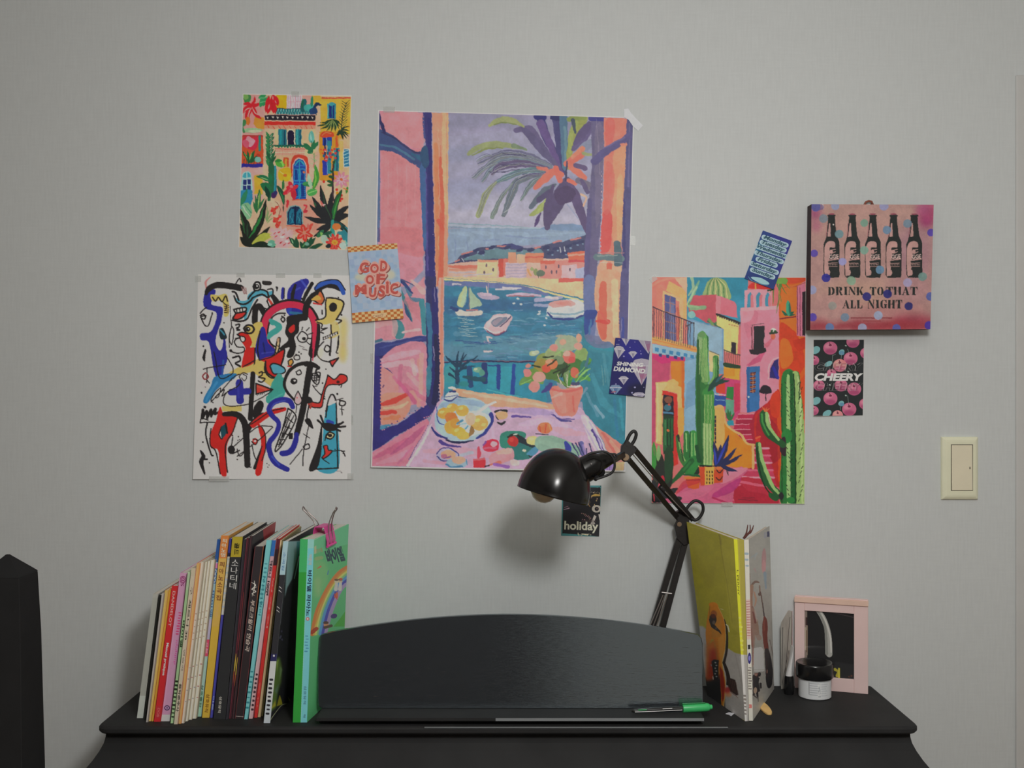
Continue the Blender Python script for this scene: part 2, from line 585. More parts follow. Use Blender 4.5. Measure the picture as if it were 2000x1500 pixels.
# case: narrow under the lid, flaring out towards the keys
mb = MB()
def case_ring(z, hx_, yf):
    return [Vector((pr.x-hx_, yf, z)), Vector((pr.x+hx_, yf, z)), Vector((pr.x+hx_, YB, z)), Vector((pr.x-hx_, YB, z))]
prof = [(.8985, .696, -.238), (.890, .696, -.240), (.880, .698, -.243), (.868, .7035, -.249), (.855, .7115, -.258), (.842, .7215, -.269), (.825, .733, -.283), (.80, .744, -.30), (.76, .750, -.31), (.70, .752, -.315)]
loft(mb, [case_ring(z, h, y) for z, h, y in prof][::-1])
put('case', mb, M_piano, piano, pr)
mb = MB().box((pr.x, -.16, .35), (1.46, .30, .70))
put('lower_panel', mb, M_piano, piano, pr, bevel=.004)
mb = MB().box((pr.x, -.40, .69), (1.50, .26, .05))
put('keybed', mb, M_piano, piano, pr, bevel=.006)
mb = MB().box((pr.x, -.385, .728), (1.30, .20, .022))
put('fallboard', mb, M_edge, piano, pr, bevel=.005)
for sx in (-1, 1):
    put('leg', MB().box((pr.x+sx*.70, -.49, .333), (.06, .06, .666)), M_piano, piano, pr, bevel=.006)
# raised ledge that carries the music, with a grey strip along part of its front
M_rail_highlight = mat('grey_rail_and_highlight', alb('7f8386', .75), rough=.35, spec=.5, noise=.10, nscale=30, stretch=(.2, 1, 1))
ZE = ZL+.014
DE0, DE1 = 1.8474, 1.908
lx0, lx1 = P(622, 0, 1.87).x, P(1375, 0, DE0).x
mb = MB().box(((lx0+lx1)/2, (DE0+DE1)/2-WALL, ZE-.0025), (lx1-lx0, DE1-DE0, .005))
mb.box(((lx0+lx1)/2, (DE0+.02+DE1)/2-WALL, ZL+.0045), (lx1-lx0-.004, DE1-DE0-.02, .009))
put('ledge', mb, M_piano, piano, pr)
rx0 = P(968, 0, DE0).x
put('ledge_rail', MB().box(((rx0+lx1)/2, DE0-WALL-.0003, ZE-.0025), (lx1-rx0, .0008, .0048)), M_rail_highlight, piano, pr)['label'] = 'pale grey strip'
# highlight on the lid's front edge, put in as a pale hairline
put('edge_highlight', MB().box((.11, YF-.0002, ZL-.0007), (.52, .004, .0012)), M_rail_highlight, piano, pr)

# ---- music desk: a thin board with an arched top, leaning back
KD, D0 = .10, (H_LID-.014)*F/634
def desk_pt(px, py, back=0.0):
    a = (py-750)/F
    D = (D0+(H_LID-.014)*KD)/(1+a*KD)      # plane D = D0 + KD*(z - ledge)
    return P(px, py, D)+Vector((0, 1, -KD)).normalized()*back
out = [(630, 1384), (622, 1380), (620.5, 1370), (620.5, 1262), (622, 1247), (627, 1239), (638, 1236)]
xs = np.linspace(660, 1330, 26)
def arch(x):
    t = (x-992)/ (992-633 if x < 992 else 1352-992)
    return 1199.5+(1236-1199.5)*abs(t)**1.9
out += [(x, arch(x)) for x in xs]
out += [(1352, 1236.5), (1363, 1239), (1370, 1246), (1372.5, 1258), (1373, 1370), (1371, 1380), (1363, 1384)]
def desk_mat():
    m = bpy.data.materials.new('open_grain_black_lacquer'); m.use_nodes = True
    nt = m.node_tree; b = nt.nodes['Principled BSDF']; L = nt.links.new
    tc = nt.nodes.new('ShaderNodeTexCoord')
    mp = nt.nodes.new('ShaderNodeMapping'); mp.inputs['Scale'].default_value = (7, 1, 80)
    L(tc.outputs['Object'], mp.inputs['Vector'])
    n = nt.nodes.new('ShaderNodeTexNoise'); n.inputs['Scale'].default_value = 7; n.inputs['Detail'].default_value = 5
    L(mp.outputs['Vector'], n.inputs['Vector'])
    bp = nt.nodes.new('ShaderNodeBump'); bp.inputs['Strength'].default_value = .30; bp.inputs['Distance'].default_value = .0008
    L(n.outputs['Fac'], bp.inputs['Height']); L(bp.outputs['Normal'], b.inputs['Normal'])
    mr = nt.nodes.new('ShaderNodeMapRange'); mr.inputs['From Min'].default_value = .3; mr.inputs['From Max'].default_value = .7
    mr.inputs['To Min'].default_value = .82; mr.inputs['To Max'].default_value = 1.18
    L(n.outputs['Fac'], mr.inputs['Value'])
    vm = nt.nodes.new('ShaderNodeVectorMath'); vm.operation = 'SCALE'; vm.inputs[0].default_value = (.042, .047, .054)
    L(mr.outputs['Result'], vm.inputs['Scale']); L(vm.outputs['Vector'], b.inputs['Base Color'])
    b.inputs['Roughness'].default_value = .05
    b.inputs['Specular IOR Level'].default_value = 1.0
    b.inputs['IOR'].default_value = 2.4
    b.inputs['Specular Tint'].default_value = (.78, .92, 1.0, 1)
    return m
M_desk = desk_mat()
pts = [desk_pt(x, y) for x, y in out][::-1]
nb = Vector((0, 1, -KD)).normalized()*.011
put('music_desk', MB().prism(pts, nb), M_desk, piano, pr, bevel=.0012, seg=1)

# ------------------------------------------------------------------ the dark post at the left edge
def post():
    D = 1.72
    X = lambda px: (px-1000)/F*D
    Z = lambda py: CZ+(750-py)/F*D
    xc = X(15); y = D-WALL
    r = Vector((xc, y, 0))
    t = thing('bedpost', 'black upright post with a pointed top at the edge of the room', 'post', r)
    m = mat('black_painted_wood', (.030, .030, .031, 1), rough=.9, spec=.03, noise=.05, nscale=25)
    w0, w1 = X(66)-xc+.006, X(56)-xc
    mb = MB()
    sq = lambda h, z: [Vector((xc-h, y-h, z)), Vector((xc+h, y-h, z)), Vector((xc+h, y+h, z)), Vector((xc-h, y+h, z))]
    zb = Z(1500)
    loft(mb, [sq(w0+.004, 0), sq(w0-.006, zb), sq(w1+.004, Z(1240)), sq(w1, Z(1122))])
    put('shaft', mb, m, t, r, bevel=.001, seg=1)
    mb = MB()
    loft(mb, [sq(w1, Z(1122)), sq(w1-.001, Z(1119.5)), sq(.004, Z(1085)), sq(.0025, Z(1083))])
    put('cap', mb, m, t, r)
post()

# ------------------------------------------------------------------ light switch
def switch():
    c = W(1872, 914)
    r = Vector((c.x, 0, c.z))
    t = thing('light_switch', 'cream plastic light switch with one wide rocker', 'light switch', r)
    mp = mat('cream_plastic', alb('cbc1a0', .50), rough=.35, spec=.4, noise=.02, nscale=30)
    mr_ = mat('rocker_plastic', alb('b9af9b', .50), rough=.35, spec=.4, noise=.02, nscale=30)
    mk = mat('switch_gap', (.06, .045, .03, 1), rough=.8, noise=.02)
    x0, x1, z0, z1 = W(1837, 0).x, W(1908, 0).x, W(0, 975).z, W(0, 853).z
    mb = MB()
    rr = lambda g, y: [Vector((x0+g, y, z0+g)), Vector((x1-g, y, z0+g)), Vector((x1-g, y, z1-g)), Vector((x0+g, y, z1-g))]
    # curved-in bottom edge below the rocker, domed sides
    loft(mb, [rr(0, 0), rr(0, -.0045), rr(.002, -.007), rr(.006, -.009), rr(.0095, -.0095)])
    put('wall_plate', mb, mp, t, r, bevel=.0005, seg=1)
    xa, xb, za, zb = W(1853.5, 0).x, W(1896, 0).x, W(0, 957.5).z, W(0, 867.5).z
    put('gap', MB().box(((xa+xb)/2, -.0096, (za+zb)/2), (xb-xa, .0006, zb-za)), mk, t, r)
    g = .0011
    rk = MB()
    q = [Vector((xa+g, -.009, za+g)), Vector((xb-g, -.009, za+g)), Vector((xb-g, -.009, zb-g)), Vector((xa+g, -.009, zb-g)),
         Vector((xa+g, -.0112, za+g)), Vector((xb-g, -.0112, za+g)), Vector((xb-g, -.0102, zb-g)), Vector((xa+g, -.0102, zb-g))]
    rk.hexa(q)
    o = put('rocker', rk, mr_, t, r, bevel=.0004, seg=1)
    c2 = W(1889.8, 913)
    for dz in (-.0014, .0014):
        put('dot', MB().box((c2.x, -.0108, c2.z+dz), (.0022, .0012, .0013)), mk, o, r)
switch()

# ------------------------------------------------------------------ unseen dark cabinet added behind the camera, for its reflection in the desk board
def wardrobe():
    r = Vector((-.87, -3.9, 0))
    t = thing('wardrobe', 'tall dark brown two-door wardrobe on the far side of the room', 'wardrobe', r)
    put('body', MB().box((-.87, -3.9, 1.08), (2.2, .58, 2.16)), M_dark, t, r, bevel=.004)
    for sx in (-1, 1):
        d = put('door', MB().box((-.87+sx*.545, -3.6, 1.10), (1.08, .02, 2.06)), M_dark, t, r, bevel=.003)
        put('handle', MB().tube([(-.87+sx*.06, -3.57, 1.0), (-.87+sx*.06, -3.57, 1.2)], .007), M_dark, d, r)
wardrobe()
# ------------------------------------------------------------------ the prints on the wall
M_print = mat('printed_paper', attr=True, rough=.6, spec=.25, noise=.012, nscale=300)
M_gloss = mat('glossy_printed_paper', attr=True, rough=.5, spec=.35, noise=.012, nscale=300)
M_tape = mat('clear_tape', (.80, .82, .80, 1), rough=.25, spec=.5, alpha=.30, noise=.02)
M_wtape = mat('white_masking_tape', (.86, .88, .93, 1), rough=.6, noise=.03, nscale=120)

def on_wall(name, label, cat, q, cv, cols, rows, m=None, off=.0006, lift=None, k=None, thick=.0004, edge='cac8c4', group=None):
    """q: its corners as seen, TL TR BR BL"""
    c = np.mean(np.array(q), 0)
    r = W(c[0], c[1], 0); r = Vector((r.x, 0, r.z))
    q3 = [W(x, y, off) for x, y in q]
    o = sheet(name, q3, cols, rows, cv, q, m or M_print, root=r, thick=thick, lift=lift, k=k, edge=edge)
    return tag(o, label, cat, group), r

def tape(parent, r, px, py, wd, ht, ang=0, off=.0012, m=None):
    a = math.radians(ang); pts = []
    for sx, sy in ((-1, -1), (1, -1), (1, 1), (-1, 1)):
        x, y = sx*wd/2, sy*ht/2
        pts.append(W(px+x*math.cos(a)-y*math.sin(a), py+x*math.sin(a)+y*math.cos(a), off))
    return put('tape', MB().prism(pts, (0, .0002, 0)), m or M_tape, parent, r)

def garden():
    v = Cv(462, 180, 690, 492, 3, 'c9a98c').at(450, 170, 4.546)
    p, g, r, e, l, f, fl = v.p, v.g, v.r, v.e, v.l, v.f, v.fl
    # wall fields
    r('cbab8e', 80, 50, 310, 1450); r('cda98f', 300, 360, 800, 1450); r('d8a33c', 800, 90, 1080, 420)
    r('c78f8b', 90, 60, 310, 430, soft=10); g('d98634', '215,265 300,270 305,380 240,365 205,330'); r('c99a96', 80, 690, 300, 1000, soft=10)
    r('d29d33', 212, 780, 290, 950, soft=6); r('caa98c', 290, 380, 400, 1000, soft=10)
    r('d7a11f', 408, 70, 502, 192); r('d98f86', 640, 70, 720, 170); r('d8a23a', 720, 70, 800, 150); r('b9433f', 810, 92, 1070, 104)
    r('cfae86', 395, 370, 760, 640); r('d3a07f', 400, 600, 760, 1010, soft=8); r('cc8d7c', 440, 1000, 800, 1300, soft=14)
    r('d08a2c', 788, 400, 1005, 830); r('c8a884', 960, 460, 1075, 1000, soft=10); r('c9a48f', 680, 600, 790, 1000, soft=12)
    # curtains and balcony
    r('bcb4bd', 498, 70, 635, 190)
    for i in range(6): l('cc7f92', [(512+i*22, 75), (510+i*22, 188)], 3+i % 2*2)
    l('d9cfd2', '545,75 548,188', 8); l('b98c9c', '520,130 630,130', 10, a=.5)
    r('2f7f86', 405, 190, 760, 250)
    for i in range(15):
        l('8fbdb4', [(410+i*24, 248), (428+i*24, 195)], 5, sm=0); l('17384c', [(428+i*24, 248), (408+i*24, 195)], 4, sm=0)
    l('16283c', '405,192 760,190', 6, sm=0)
    e('1d5c62', 650, 165, 26, 60, 10); e('3f9b95', 700, 185, 50, 34, 0); l('1b2f50', '740,190 765,150 800,160', [22, 30, 12]); e('1e3c6a', 735, 215, 38, 30)
    f('1f5d48', 640, 180, 640, 100, 26); f('2c7d5f', 720, 170, 725, 80, 30)
    r('20202c', 306, 248, 756, 298)
    for i in range(10): g('c9bdb4', [(320+i*44, 262), (342+i*44, 264), (331+i*44, 284)])
    l('cf9a8e', '306,246 756,246', 5, sm=0)
    r('c62d28', 304, 306, 758, 338); l('d9a890', '304,300 758,300', 8, sm=0); r('d58a72', 306, 340, 758, 372)
    for i in range(9): l('c04c3a', [(330+i*48, 345), (345+i*48, 368)], 6)
    # top left flowers
    p('3f7d46', '120,70 175,70 178,120 140,150 115,110'); p('6f9c52', '118,62 150,66 160,100 125,112')
    for q in ((185, 155, 215, 85, 26), (190, 160, 265, 140, 34), (195, 165, 280, 285, 40), (185, 165, 115, 150, 30), (185, 170, 105, 240, 40), (190, 170, 160, 335, 46), (195, 165, 240, 230, 30)):
        f('c8232f', *q, bend=.15)
    for q in ((190, 175, 270, 255, 10), (180, 185, 120, 225, 9), (188, 180, 165, 310, 10)): f('e0a39c', *q, bend=.15)
    e('cf6a2a', 155, 300, 20, 34); e('3c7a4a', 120, 320, 20, 30)
    for q in ((300, 80, 260, 180, 44), (335, 85, 285, 170, 40), (310, 70, 250, 100, 36)): f('2f8a55', *q)
    l('72b783', '262,100 330,90', 6); l('72b783', '265,140 325,120', 6)
    for q in ((380, 70, 380, 235, 60), (340, 85, 315, 225, 44), (400, 85, 425, 170, 44), (360, 120, 330, 235, 50), (385, 140, 400, 240, 40), (345, 120, 430, 130, 34)): f('c0202b', *q)
    for q in ((375, 80, 378, 120, 9), (350, 150, 335, 200, 10), (398, 120, 410, 150, 8)): f('e58d8a', *q)
    e('8fb48a', 195, 385, 90, 22); e('b8c0a4', 215, 392, 60, 12); l('3c7a50', '100,330 120,400', 22)
    # left red window
    r('bf4c2c', 98, 430, 292, 690); r('b03a3a', 98, 428, 292, 445)
    p('c42a44', '105,470 150,435 200,450 240,440 245,520 215,560 160,545 110,520'); p('db8f9d', '150,440 190,455 220,480 180,530 130,500'); p('d2566e', '110,480 140,470 170,500 150,540 120,520')
    l('2d7d78', '262,440 262,560', [22, 30, 22]); f('b03a2a', 250, 680, 245, 590, 60)
    for q in ((165, 660, 110, 570, 26), (170, 670, 150, 560, 20), (175, 670, 215, 560, 30), (185, 670, 240, 610, 26), (160, 680, 150, 600, 20)): f('1f5a35', *q)
    for q in ((170, 650, 190, 575, 10), (150, 640, 125, 580, 8)): f('7fae5a', *q)
    for i in range(7): l('24462f', [(115+i*24, 685), (120+i*24, 640)], 4)
    e('6fa79b', 245, 645, 30, 26); r('2b2a8e', 90, 682, 286, 714)
    # lower left arched window and lagoon
    p('8fc3cc', '100,930 102,790 125,755 160,750 186,785 190,930'); p('3f97a8', '108,800 125,765 160,760 180,800'); r('24306e', 112, 820, 182, 935)
    l('a9cfd4', '145,755 148,935', 8, sm=0); l('a9cfd4', '105,870 190,870', 8, sm=0); l('a9cfd4', '105,812 190,812', 7, sm=0)
    p('2b7fa4', '88,930 190,920 188,1030 160,1060 90,1080'); f('2c7a58', 95, 1050, 150, 900, 44)
    p('7aae86', '95,1060 160,1030 190,1090 180,1160 140,1170'); l('b2ccb0', '110,1060 170,1150', 8); l('4f8f6e', '130,1050 185,1120', 10)
    # centre facade
    r('23707c', 426, 374, 502, 520); r('1f8a94', 440, 380, 455, 515); l('133a58', '480,380 480,515', 10, sm=0)
    p('d9c5ae', '500,530 500,400 520,378 555,378 574,400 574,530', 0); p('1d1837', '507,528 507,405 522,386 552,386 567,405 567,528', 0)
    r('23707c', 578, 374, 630, 520); l('3aa0a0', '592,380 592,515', 9, sm=0); l('123a58', '618,380 618,515', 8, sm=0)
    l('1b4a40', '395,520 690,520', 16)
    for i in range(12): e('236a50', 405+i*26, 522+(i*7) % 10, 10, 12)
    r('d69a86', 400, 540, 660, 608); l('c0655a', '400,548 660,552', 8)
    for i in range(18): l('c9806f', [(405+i*14, 556), (408+i*14, 604)], 4)
    l('ddb9a0', '400,580 655,580', 6)
    # terracotta shutters by the tall blue door
    r('b94a2c', 470, 628, 520, 712); r('d58f3a', 485, 640, 505, 712)
    p('bd3f2f', '545,800 545,640 580,605 650,605 688,640 690,800'); p('d8a79a', '548,1000 548,690 575,640 610,626 650,640 680,690 680,1000', 0)
    p('1c4a9c', '556,1000 556,700 578,652 612,638 648,652 672,700 672,1000', 0)
    for x, y, w_, h in ((562, 725, 46, 110), (616, 725, 50, 110), (562, 850, 46, 130), (616, 850, 50, 130)):
        r('2a7fb4', x, y, x+w_, y+h); r('173a86', x+10, y+8, x+w_-10, y+h-8)
    l('2f9cae', '575,690 615,655 655,690', 12); l('2f9cae', '614,645 614,1000', 6); l('3f6fc0', '562,700 668,700', 5)
    for i in range(8): l('1a2f70', [(630, 860+i*17), (664, 862+i*17)], 5)
    e('b06a4a', 655, 755, 14, 10); e('2f7d48', 690, 862, 46, 22, -5); f('3f9255', 640, 860, 700, 840, 26)
    r('c2553e', 545, 995, 680, 1006)
    # yellow panel with a flower
    p('d3a928', '432,735 525,722 535,820 470,836 430,820'); e('c9692a', 484, 786, 16, 13); l('e2c268', '440,750 470,775', 8)
    # climbing plant in the middle left
    l('245a3a', '345,1000 350,700 340,420', [30, 22, 8])
    for i in range(8):
        y = 420+i*36
        f('2f7d4c', 345, y+30, 315, y-25, 22); f('1d5f43', 348, y+30, 385, y-15, 24); f('a5c7a0', 350, y+26, 372, y-2, 6)
    f('1d5a3c', 345, 640, 320, 560, 26); f('235f3c', 350, 700, 400, 560, 26); f('1d4f36', 355, 690, 410, 610, 24)
    p('1c6a80', '385,700 408,700 410,960 380,960', 0); l('2a8fa0', '396,700 394,950', 10)
    p('27603f', '345,680 385,690 385,900 350,1000 345,850')
    for q in ((345, 830, 230, 795, 44), (350, 880, 265, 870, 48), (355, 860, 335, 760, 40), (360, 960, 270, 880, 50)): f('1f6a44', *q, bend=.1)
    f('123c30', 345, 985, 310, 880, 40); f('8fbb7a', 335, 825, 260, 800, 8); e('40255a', 385, 960, 22, 28); e('2d2f66', 400, 935, 16, 18)
    f('4f9a3c', 405, 660, 490, 690, 46, .2); f('7db954', 420, 640, 470, 720, 24, -.2); f('2f7a3a', 400, 660, 460, 650, 26)
    # palm bush left, middle plant
    f('1c4a38', 415, 880, 475, 1050, 44, -.1); f('2f7d4a', 440, 930, 470, 1040, 14, -.1); f('16342c', 470, 1050, 470, 1110, 12); f('2c6a3c', 465, 910, 470, 825, 30)
    # red lily
    for q in ((540, 900, 470, 950, 46), (545, 890, 520, 840, 40), (560, 900, 560, 990, 50), (560, 900, 600, 870, 34), (545, 905, 500, 890, 46)): f('cf2b3a', *q)
    e('d76a72', 542, 885, 16, 14); f('d35560', 500, 950, 540, 900, 16); e('b9283a', 565, 960, 20, 40)
    # right-hand plants by the door
    for q in ((720, 560, 650, 500, 40), (720, 560, 640, 520, 30), (722, 555, 780, 490, 36), (725, 570, 690, 580, 44), (722, 560, 750, 470, 30)): f('256a45', *q)
    f('5fa9a0', 722, 490, 720, 390, 56); f('94c7b8', 722, 480, 715, 410, 14); l('3a6a4a', '722,560 722,480', 5)
    for i in range(6): l('7fae72', [(740, 600+i*22), (712+i % 2*56, 585+i*22)], [6, 2])
    l('4f8a4c', '745,590 748,740', 5); l('93b487', '740,640 765,650', 6)
    f('3f8a3a', 735, 900, 755, 690, 56, .1); f('78b548', 735, 890, 750, 740, 18, .1); f('9cc1a2', 715, 900, 690, 760, 34); e('49a050', 725, 935, 48, 32, -20); l('8fcb7a', '690,945 765,915', 8)
    f('c9706a', 740, 720, 745, 660, 10)
    # upper right blue window, palms
    r('2a7f90', 862, 150, 936, 282); r('1c2c74', 878, 160, 900, 276); r('1c2c74', 908, 160, 922, 278); e('3f97a0', 900, 152, 26, 16); l('5fb0ac', '868,160 866,276', 6, sm=0)
    for q in ((900, 290, 770, 345, 20), (900, 290, 800, 375, 20), (900, 292, 850, 390, 20), (900, 292, 890, 400, 18), (905, 290, 930, 400, 20), (905, 290, 960, 370, 22), (905, 288, 975, 335, 20), (895, 288, 790, 315, 18)):
        f('23422c', *q, bend=-.12)
    for q in ((895, 295, 815, 345, 8), (900, 295, 870, 390, 8), (908, 292, 945, 380, 8), (905, 292, 912, 395, 7), (900, 292, 835, 380, 7)): f('8a9a54', *q, bend=-.1)
    l('2b3a2c', '985,400 995,260 1030,140', [10, 8, 4])
    for i in range(11):
        x, y = 988+i*3.8, 390-i*24
        l('243a2c', [(x, y), (x-36, y-30)], [6, 3]); l('243a2c', [(x, y), (x+36, y-34)], [6, 3])
    for q in ((980, 380, 1060, 350, 14), (975, 385, 1060, 390, 14), (970, 390, 1050, 440, 16), (965, 395, 1000, 470, 20), (970, 385, 940, 440, 24), (970, 395, 1030, 460, 14), (968, 392, 1055, 420, 12)): f('22382a', *q, bend=-.1)
    # red awning and its window with flowers
    r('253f98', 815, 440, 900, 520); r('16205c', 830, 450, 845, 780); r('2a8090', 862, 480, 896, 770); r('29379a', 818, 650, 862, 780); l('6b9ac0', '856,450 858,770', 6, sm=0)
    p('d2442a', '800,445 812,405 850,392 905,400 920,440 880,446'); l('e07a4c', '815,430 850,405 890,412', 8); l('c9622a', '945,440 940,530', 18); f('d5502e', 950, 530, 935, 445, 22)
    r('2c8488', 916, 540, 966, 750); r('173a60', 940, 545, 952, 745); r('d2b04a', 968, 480, 1000, 740, a=.5)
    for x, y, s_ in ((835, 560, 22), (850, 620, 26), (880, 590, 24), (900, 560, 16), (845, 650, 22), (935, 590, 20), (925, 550, 16), (960, 560, 14), (820, 590, 14), (930, 630, 16), (890, 620, 18), (805, 555, 10)):
        e('d23a36', x, y, s_*.7, s_*.6, 20)
    for x, y in ((870, 560), (828, 610), (905, 600), (880, 640), (950, 600), (862, 585)): e('2a5a7a', x, y, 12, 12)
    for x, y in ((840, 570), (865, 610), (915, 580), (848, 640)): e('e6a0a4', x, y, 7, 6)
    r('2f7396', 1006, 552, 1056, 706); 
    for i in range(5): l('9cc7d4', [(1008, 575+i*28), (1054, 560+i*28)], 6, sm=0)
    l('d8e0dc', '1006,552 1056,552 1056,706 1006,706 1006,552', 5, sm=0)
    # pink flower, trunk, small leaves
    fl('d57f92', 985, 822, 66, 9, 30, None, 10); fl('e2a3ae', 985, 822, 40, 9, 12); e('c2603c', 985, 822, 14, 12)
    l('3b2c34', '912,1000 908,800 915,660', [22, 18, 10])
    for q in ((912, 800, 870, 790, 26), (910, 850, 860, 830, 26), (905, 870, 860, 870, 30), (915, 760, 880, 740, 20), (912, 690, 930, 640, 18)): f('23502f', *q)
    for x, y in ((830, 838), (985, 960), (975, 1010), (990, 990), (945, 910)): e('c9302a', x, y, 13, 12)
    e('c98a2a', 950, 940, 14, 16); f('3f7a3a', 1030, 940, 1040, 880, 24); f('d36a3a', 1000, 900, 1040, 910, 14)
    # big dark agave
    for q in ((905, 1190, 725, 975, 56), (905, 1190, 705, 1045, 56), (900, 1195, 660, 1150, 50), (905, 1190, 800, 870, 60), (905, 1180, 900, 930, 50), (910, 1180, 990, 910, 60), (915, 1190, 1060, 1050, 56), (910, 1195, 1060, 1130, 60), (900, 1200, 740, 1330, 60), (905, 1200, 1050, 1290, 66), (905, 1200, 760, 1270, 44)):
        f('24262a', *q, bend=-.06)
    f('1f5a33', 912, 1180, 985, 915, 44, -.05); f('3f8a3c', 915, 1170, 975, 960, 14, -.05); f('2d4a34', 900, 1180, 812, 890, 12, -.05); f('1d4a4a', 915, 1195, 1050, 1270, 40)
    l('2f8a80', '905,1190 905,1310', [26, 40, 44]); l('2a7c88', '960,1300 1040,1310 1035,1400', [30, 44, 30]); l('79b5a8', '1000,1330 1035,1390', 12)
    f('c9605a', 830, 1060, 800, 1010, 24); f('d9a0a4', 820, 1050, 850, 1040, 14); f('2c5a3a', 760, 1060, 745, 1020, 16); e('c6703a', 940, 1240, 40, 30)
    # lower door
    p('6f9a9a', '500,1225 500,1110 530,1060 575,1046 615,1060 645,1105 645,1225', 0); p('16284a', '508,1222 508,1115 535,1070 575,1056 612,1070 636,1112 636,1222', 0)
    for x in (520, 585):
        p('1f6a86', [(x, 1212), (x, 1120), (x+22, 1080), (x+42, 1085), (x+42, 1212)], 0); l('123050', [(x+10, 1205), (x+30, 1120)], 7); l('4f9aa8', [(x+12, 1150), (x+34, 1190)], 4)
    l('0f1c38', '577,1058 577,1222', 9, sm=0); l('c25a48', '500,1232 650,1236', 10)
    p('c8303a', '500,1005 520,1010 515,1060 500,1070'); l('c23a44', '655,1050 680,1060 650,1105 675,1110', 14); e('b9323e', 668, 1100, 18, 10)
    # red sprays left of the door
    l('7a4a44', '400,1020 440,1080 430,1140', 5)
    for x, y, s_ in ((385, 1090, 34), (410, 1070, 22), (405, 1180, 36), (425, 1215, 34), (440, 1150, 22), (390, 1120, 20), (420, 1240, 20)):
        f('cf2f2e', x-s_*.7, y+s_*.5, x+s_*.7, y-s_*.5, s_); f('d94a3a', x-s_*.6, y-s_*.6, x+s_*.5, y+s_*.5, s_*.7)
    # spiky plants lower left
    for q in ((235, 1120, 205, 1020, 24), (240, 1110, 260, 905, 40), (240, 1100, 300, 990, 24), (240, 1100, 220, 960, 24), (235, 1200, 275, 1160, 18)): f('2c6a40', *q)
    f('79a84f', 245, 1080, 262, 930, 12); f('a9bf7a', 250, 1050, 250, 960, 8)
    for q in ((320, 1200, 345, 1090, 16), (320, 1200, 300, 1100, 12), (325, 1195, 370, 1120, 12), (322, 1210, 380, 1160, 12), (320, 1200, 330, 1060, 10)): f('7f9a66', *q)
    for q in ((150, 1400, 320, 995, 66), (150, 1400, 85, 1080, 66), (155, 1400, 350, 1240, 56), (150, 1410, 82, 1210, 50), (150, 1400, 150, 1180, 60), (160, 1410, 390, 1420, 60), (230, 1245, 270, 1190, 24), (140, 1410, 90, 1330, 50)):
        f('1f2420', *q, bend=.06)
    f('2c7a3c', 165, 1340, 300, 1060, 22, .05); f('2a5a34', 130, 1300, 92, 1120, 16); f('24402c', 150, 1330, 152, 1200, 16)
    p('a9b04a', '190,1390 260,1310 340,1295 360,1330 300,1370 220,1400'); p('1c2a22', '180,1425 260,1370 340,1390 400,1425'); e('5fa08a', 370, 1390, 36, 30, 20); e('82b8a8', 350, 1400, 20, 14)
    # pink blossom mass
    for x, y, s_ in ((400, 1300, 46), (450, 1280, 40), (500, 1300, 46), (430, 1350, 50), (480, 1360, 50), (520, 1340, 34), (440, 1400, 46), (500, 1400, 44), (540, 1290, 26), (370, 1270, 24)):
        fl('d9a0a4', x, y, s_, 6, s_*.5, None, x)
    for x, y in ((405, 1325), (470, 1310), (510, 1340), (430, 1290), (480, 1400), (520, 1385), (390, 1300), (450, 1380)): f('b0323a', x-12, y+8, x+14, y-8, 10)
    e('e0c0bc', 460, 1330, 20, 12); e('e6cfc8', 500, 1370, 16, 12)
    # red flower right, red daisy, ground leaves
    for q in ((590, 1420, 540, 1340, 40), (600, 1425, 580, 1330, 30), (640, 1430, 690, 1350, 44), (660, 1440, 760, 1340, 40), (680, 1430, 730, 1320, 30), (700, 1440, 820, 1390, 40), (560, 1400, 520, 1330, 24), (650, 1440, 620, 1370, 40)): f('1e4a34', *q)
    f('5f9a5a', 640, 1420, 680, 1370, 14); f('7fae86', 560, 1390, 540, 1350, 12); e('6fa090', 680, 1395, 20, 16); f('2c6a4a', 770, 1330, 830, 1270, 40); f('7aae5a', 830, 1330, 800, 1290, 30)
    fl('d23a30', 655, 1295, 74, 6, 44, 'e2b04a', 20); fl('e8756a', 655, 1295, 50, 6, 9, None, 20); f('cc4a40', 700, 1250, 735, 1210, 26); f('d9605a', 690, 1260, 690, 1215, 20)
    e('9cb4a4', 840, 1350, 40, 40); fl('d0312e', 925, 1382, 74, 10, 30, None, 5); fl('e05a4c', 925, 1382, 52, 10, 10, None, 5); e('dd9a3a', 925, 1380, 28, 24); e('c97a2a', 925, 1384, 12, 10)
    e('2c7a86', 1020, 1300, 30, 60, 10); e('a6bcb4', 1000, 1410, 34, 34); l('1d3a34', '1000,1240 1050,1300', 18); f('23503c', 900, 1290, 820, 1310, 30); f('23503c', 880, 1340, 850, 1290, 24); e('1f2a2c', 870, 1410, 26, 20)
    v.paint(.8, 8, 3, .05); v.smooth(1)
    # white margin round the print
    v.l('c6c4c0', '110,60 1075,75 1042,1450 72,1424 110,60', 9, sm=0)
    q = [(474, 183), (686.5, 186.3), (679, 489), (465.4, 483.5)]
    o, r0 = on_wall('garden_poster', 'small poster of a flower-grown yellow and blue house front with potted plants', 'poster', q, v, 210, 300, k=.57)
    tape(o, r0, 577, 184, 15, 11); tape(o, r0, 686, 487, 12, 8)
garden()
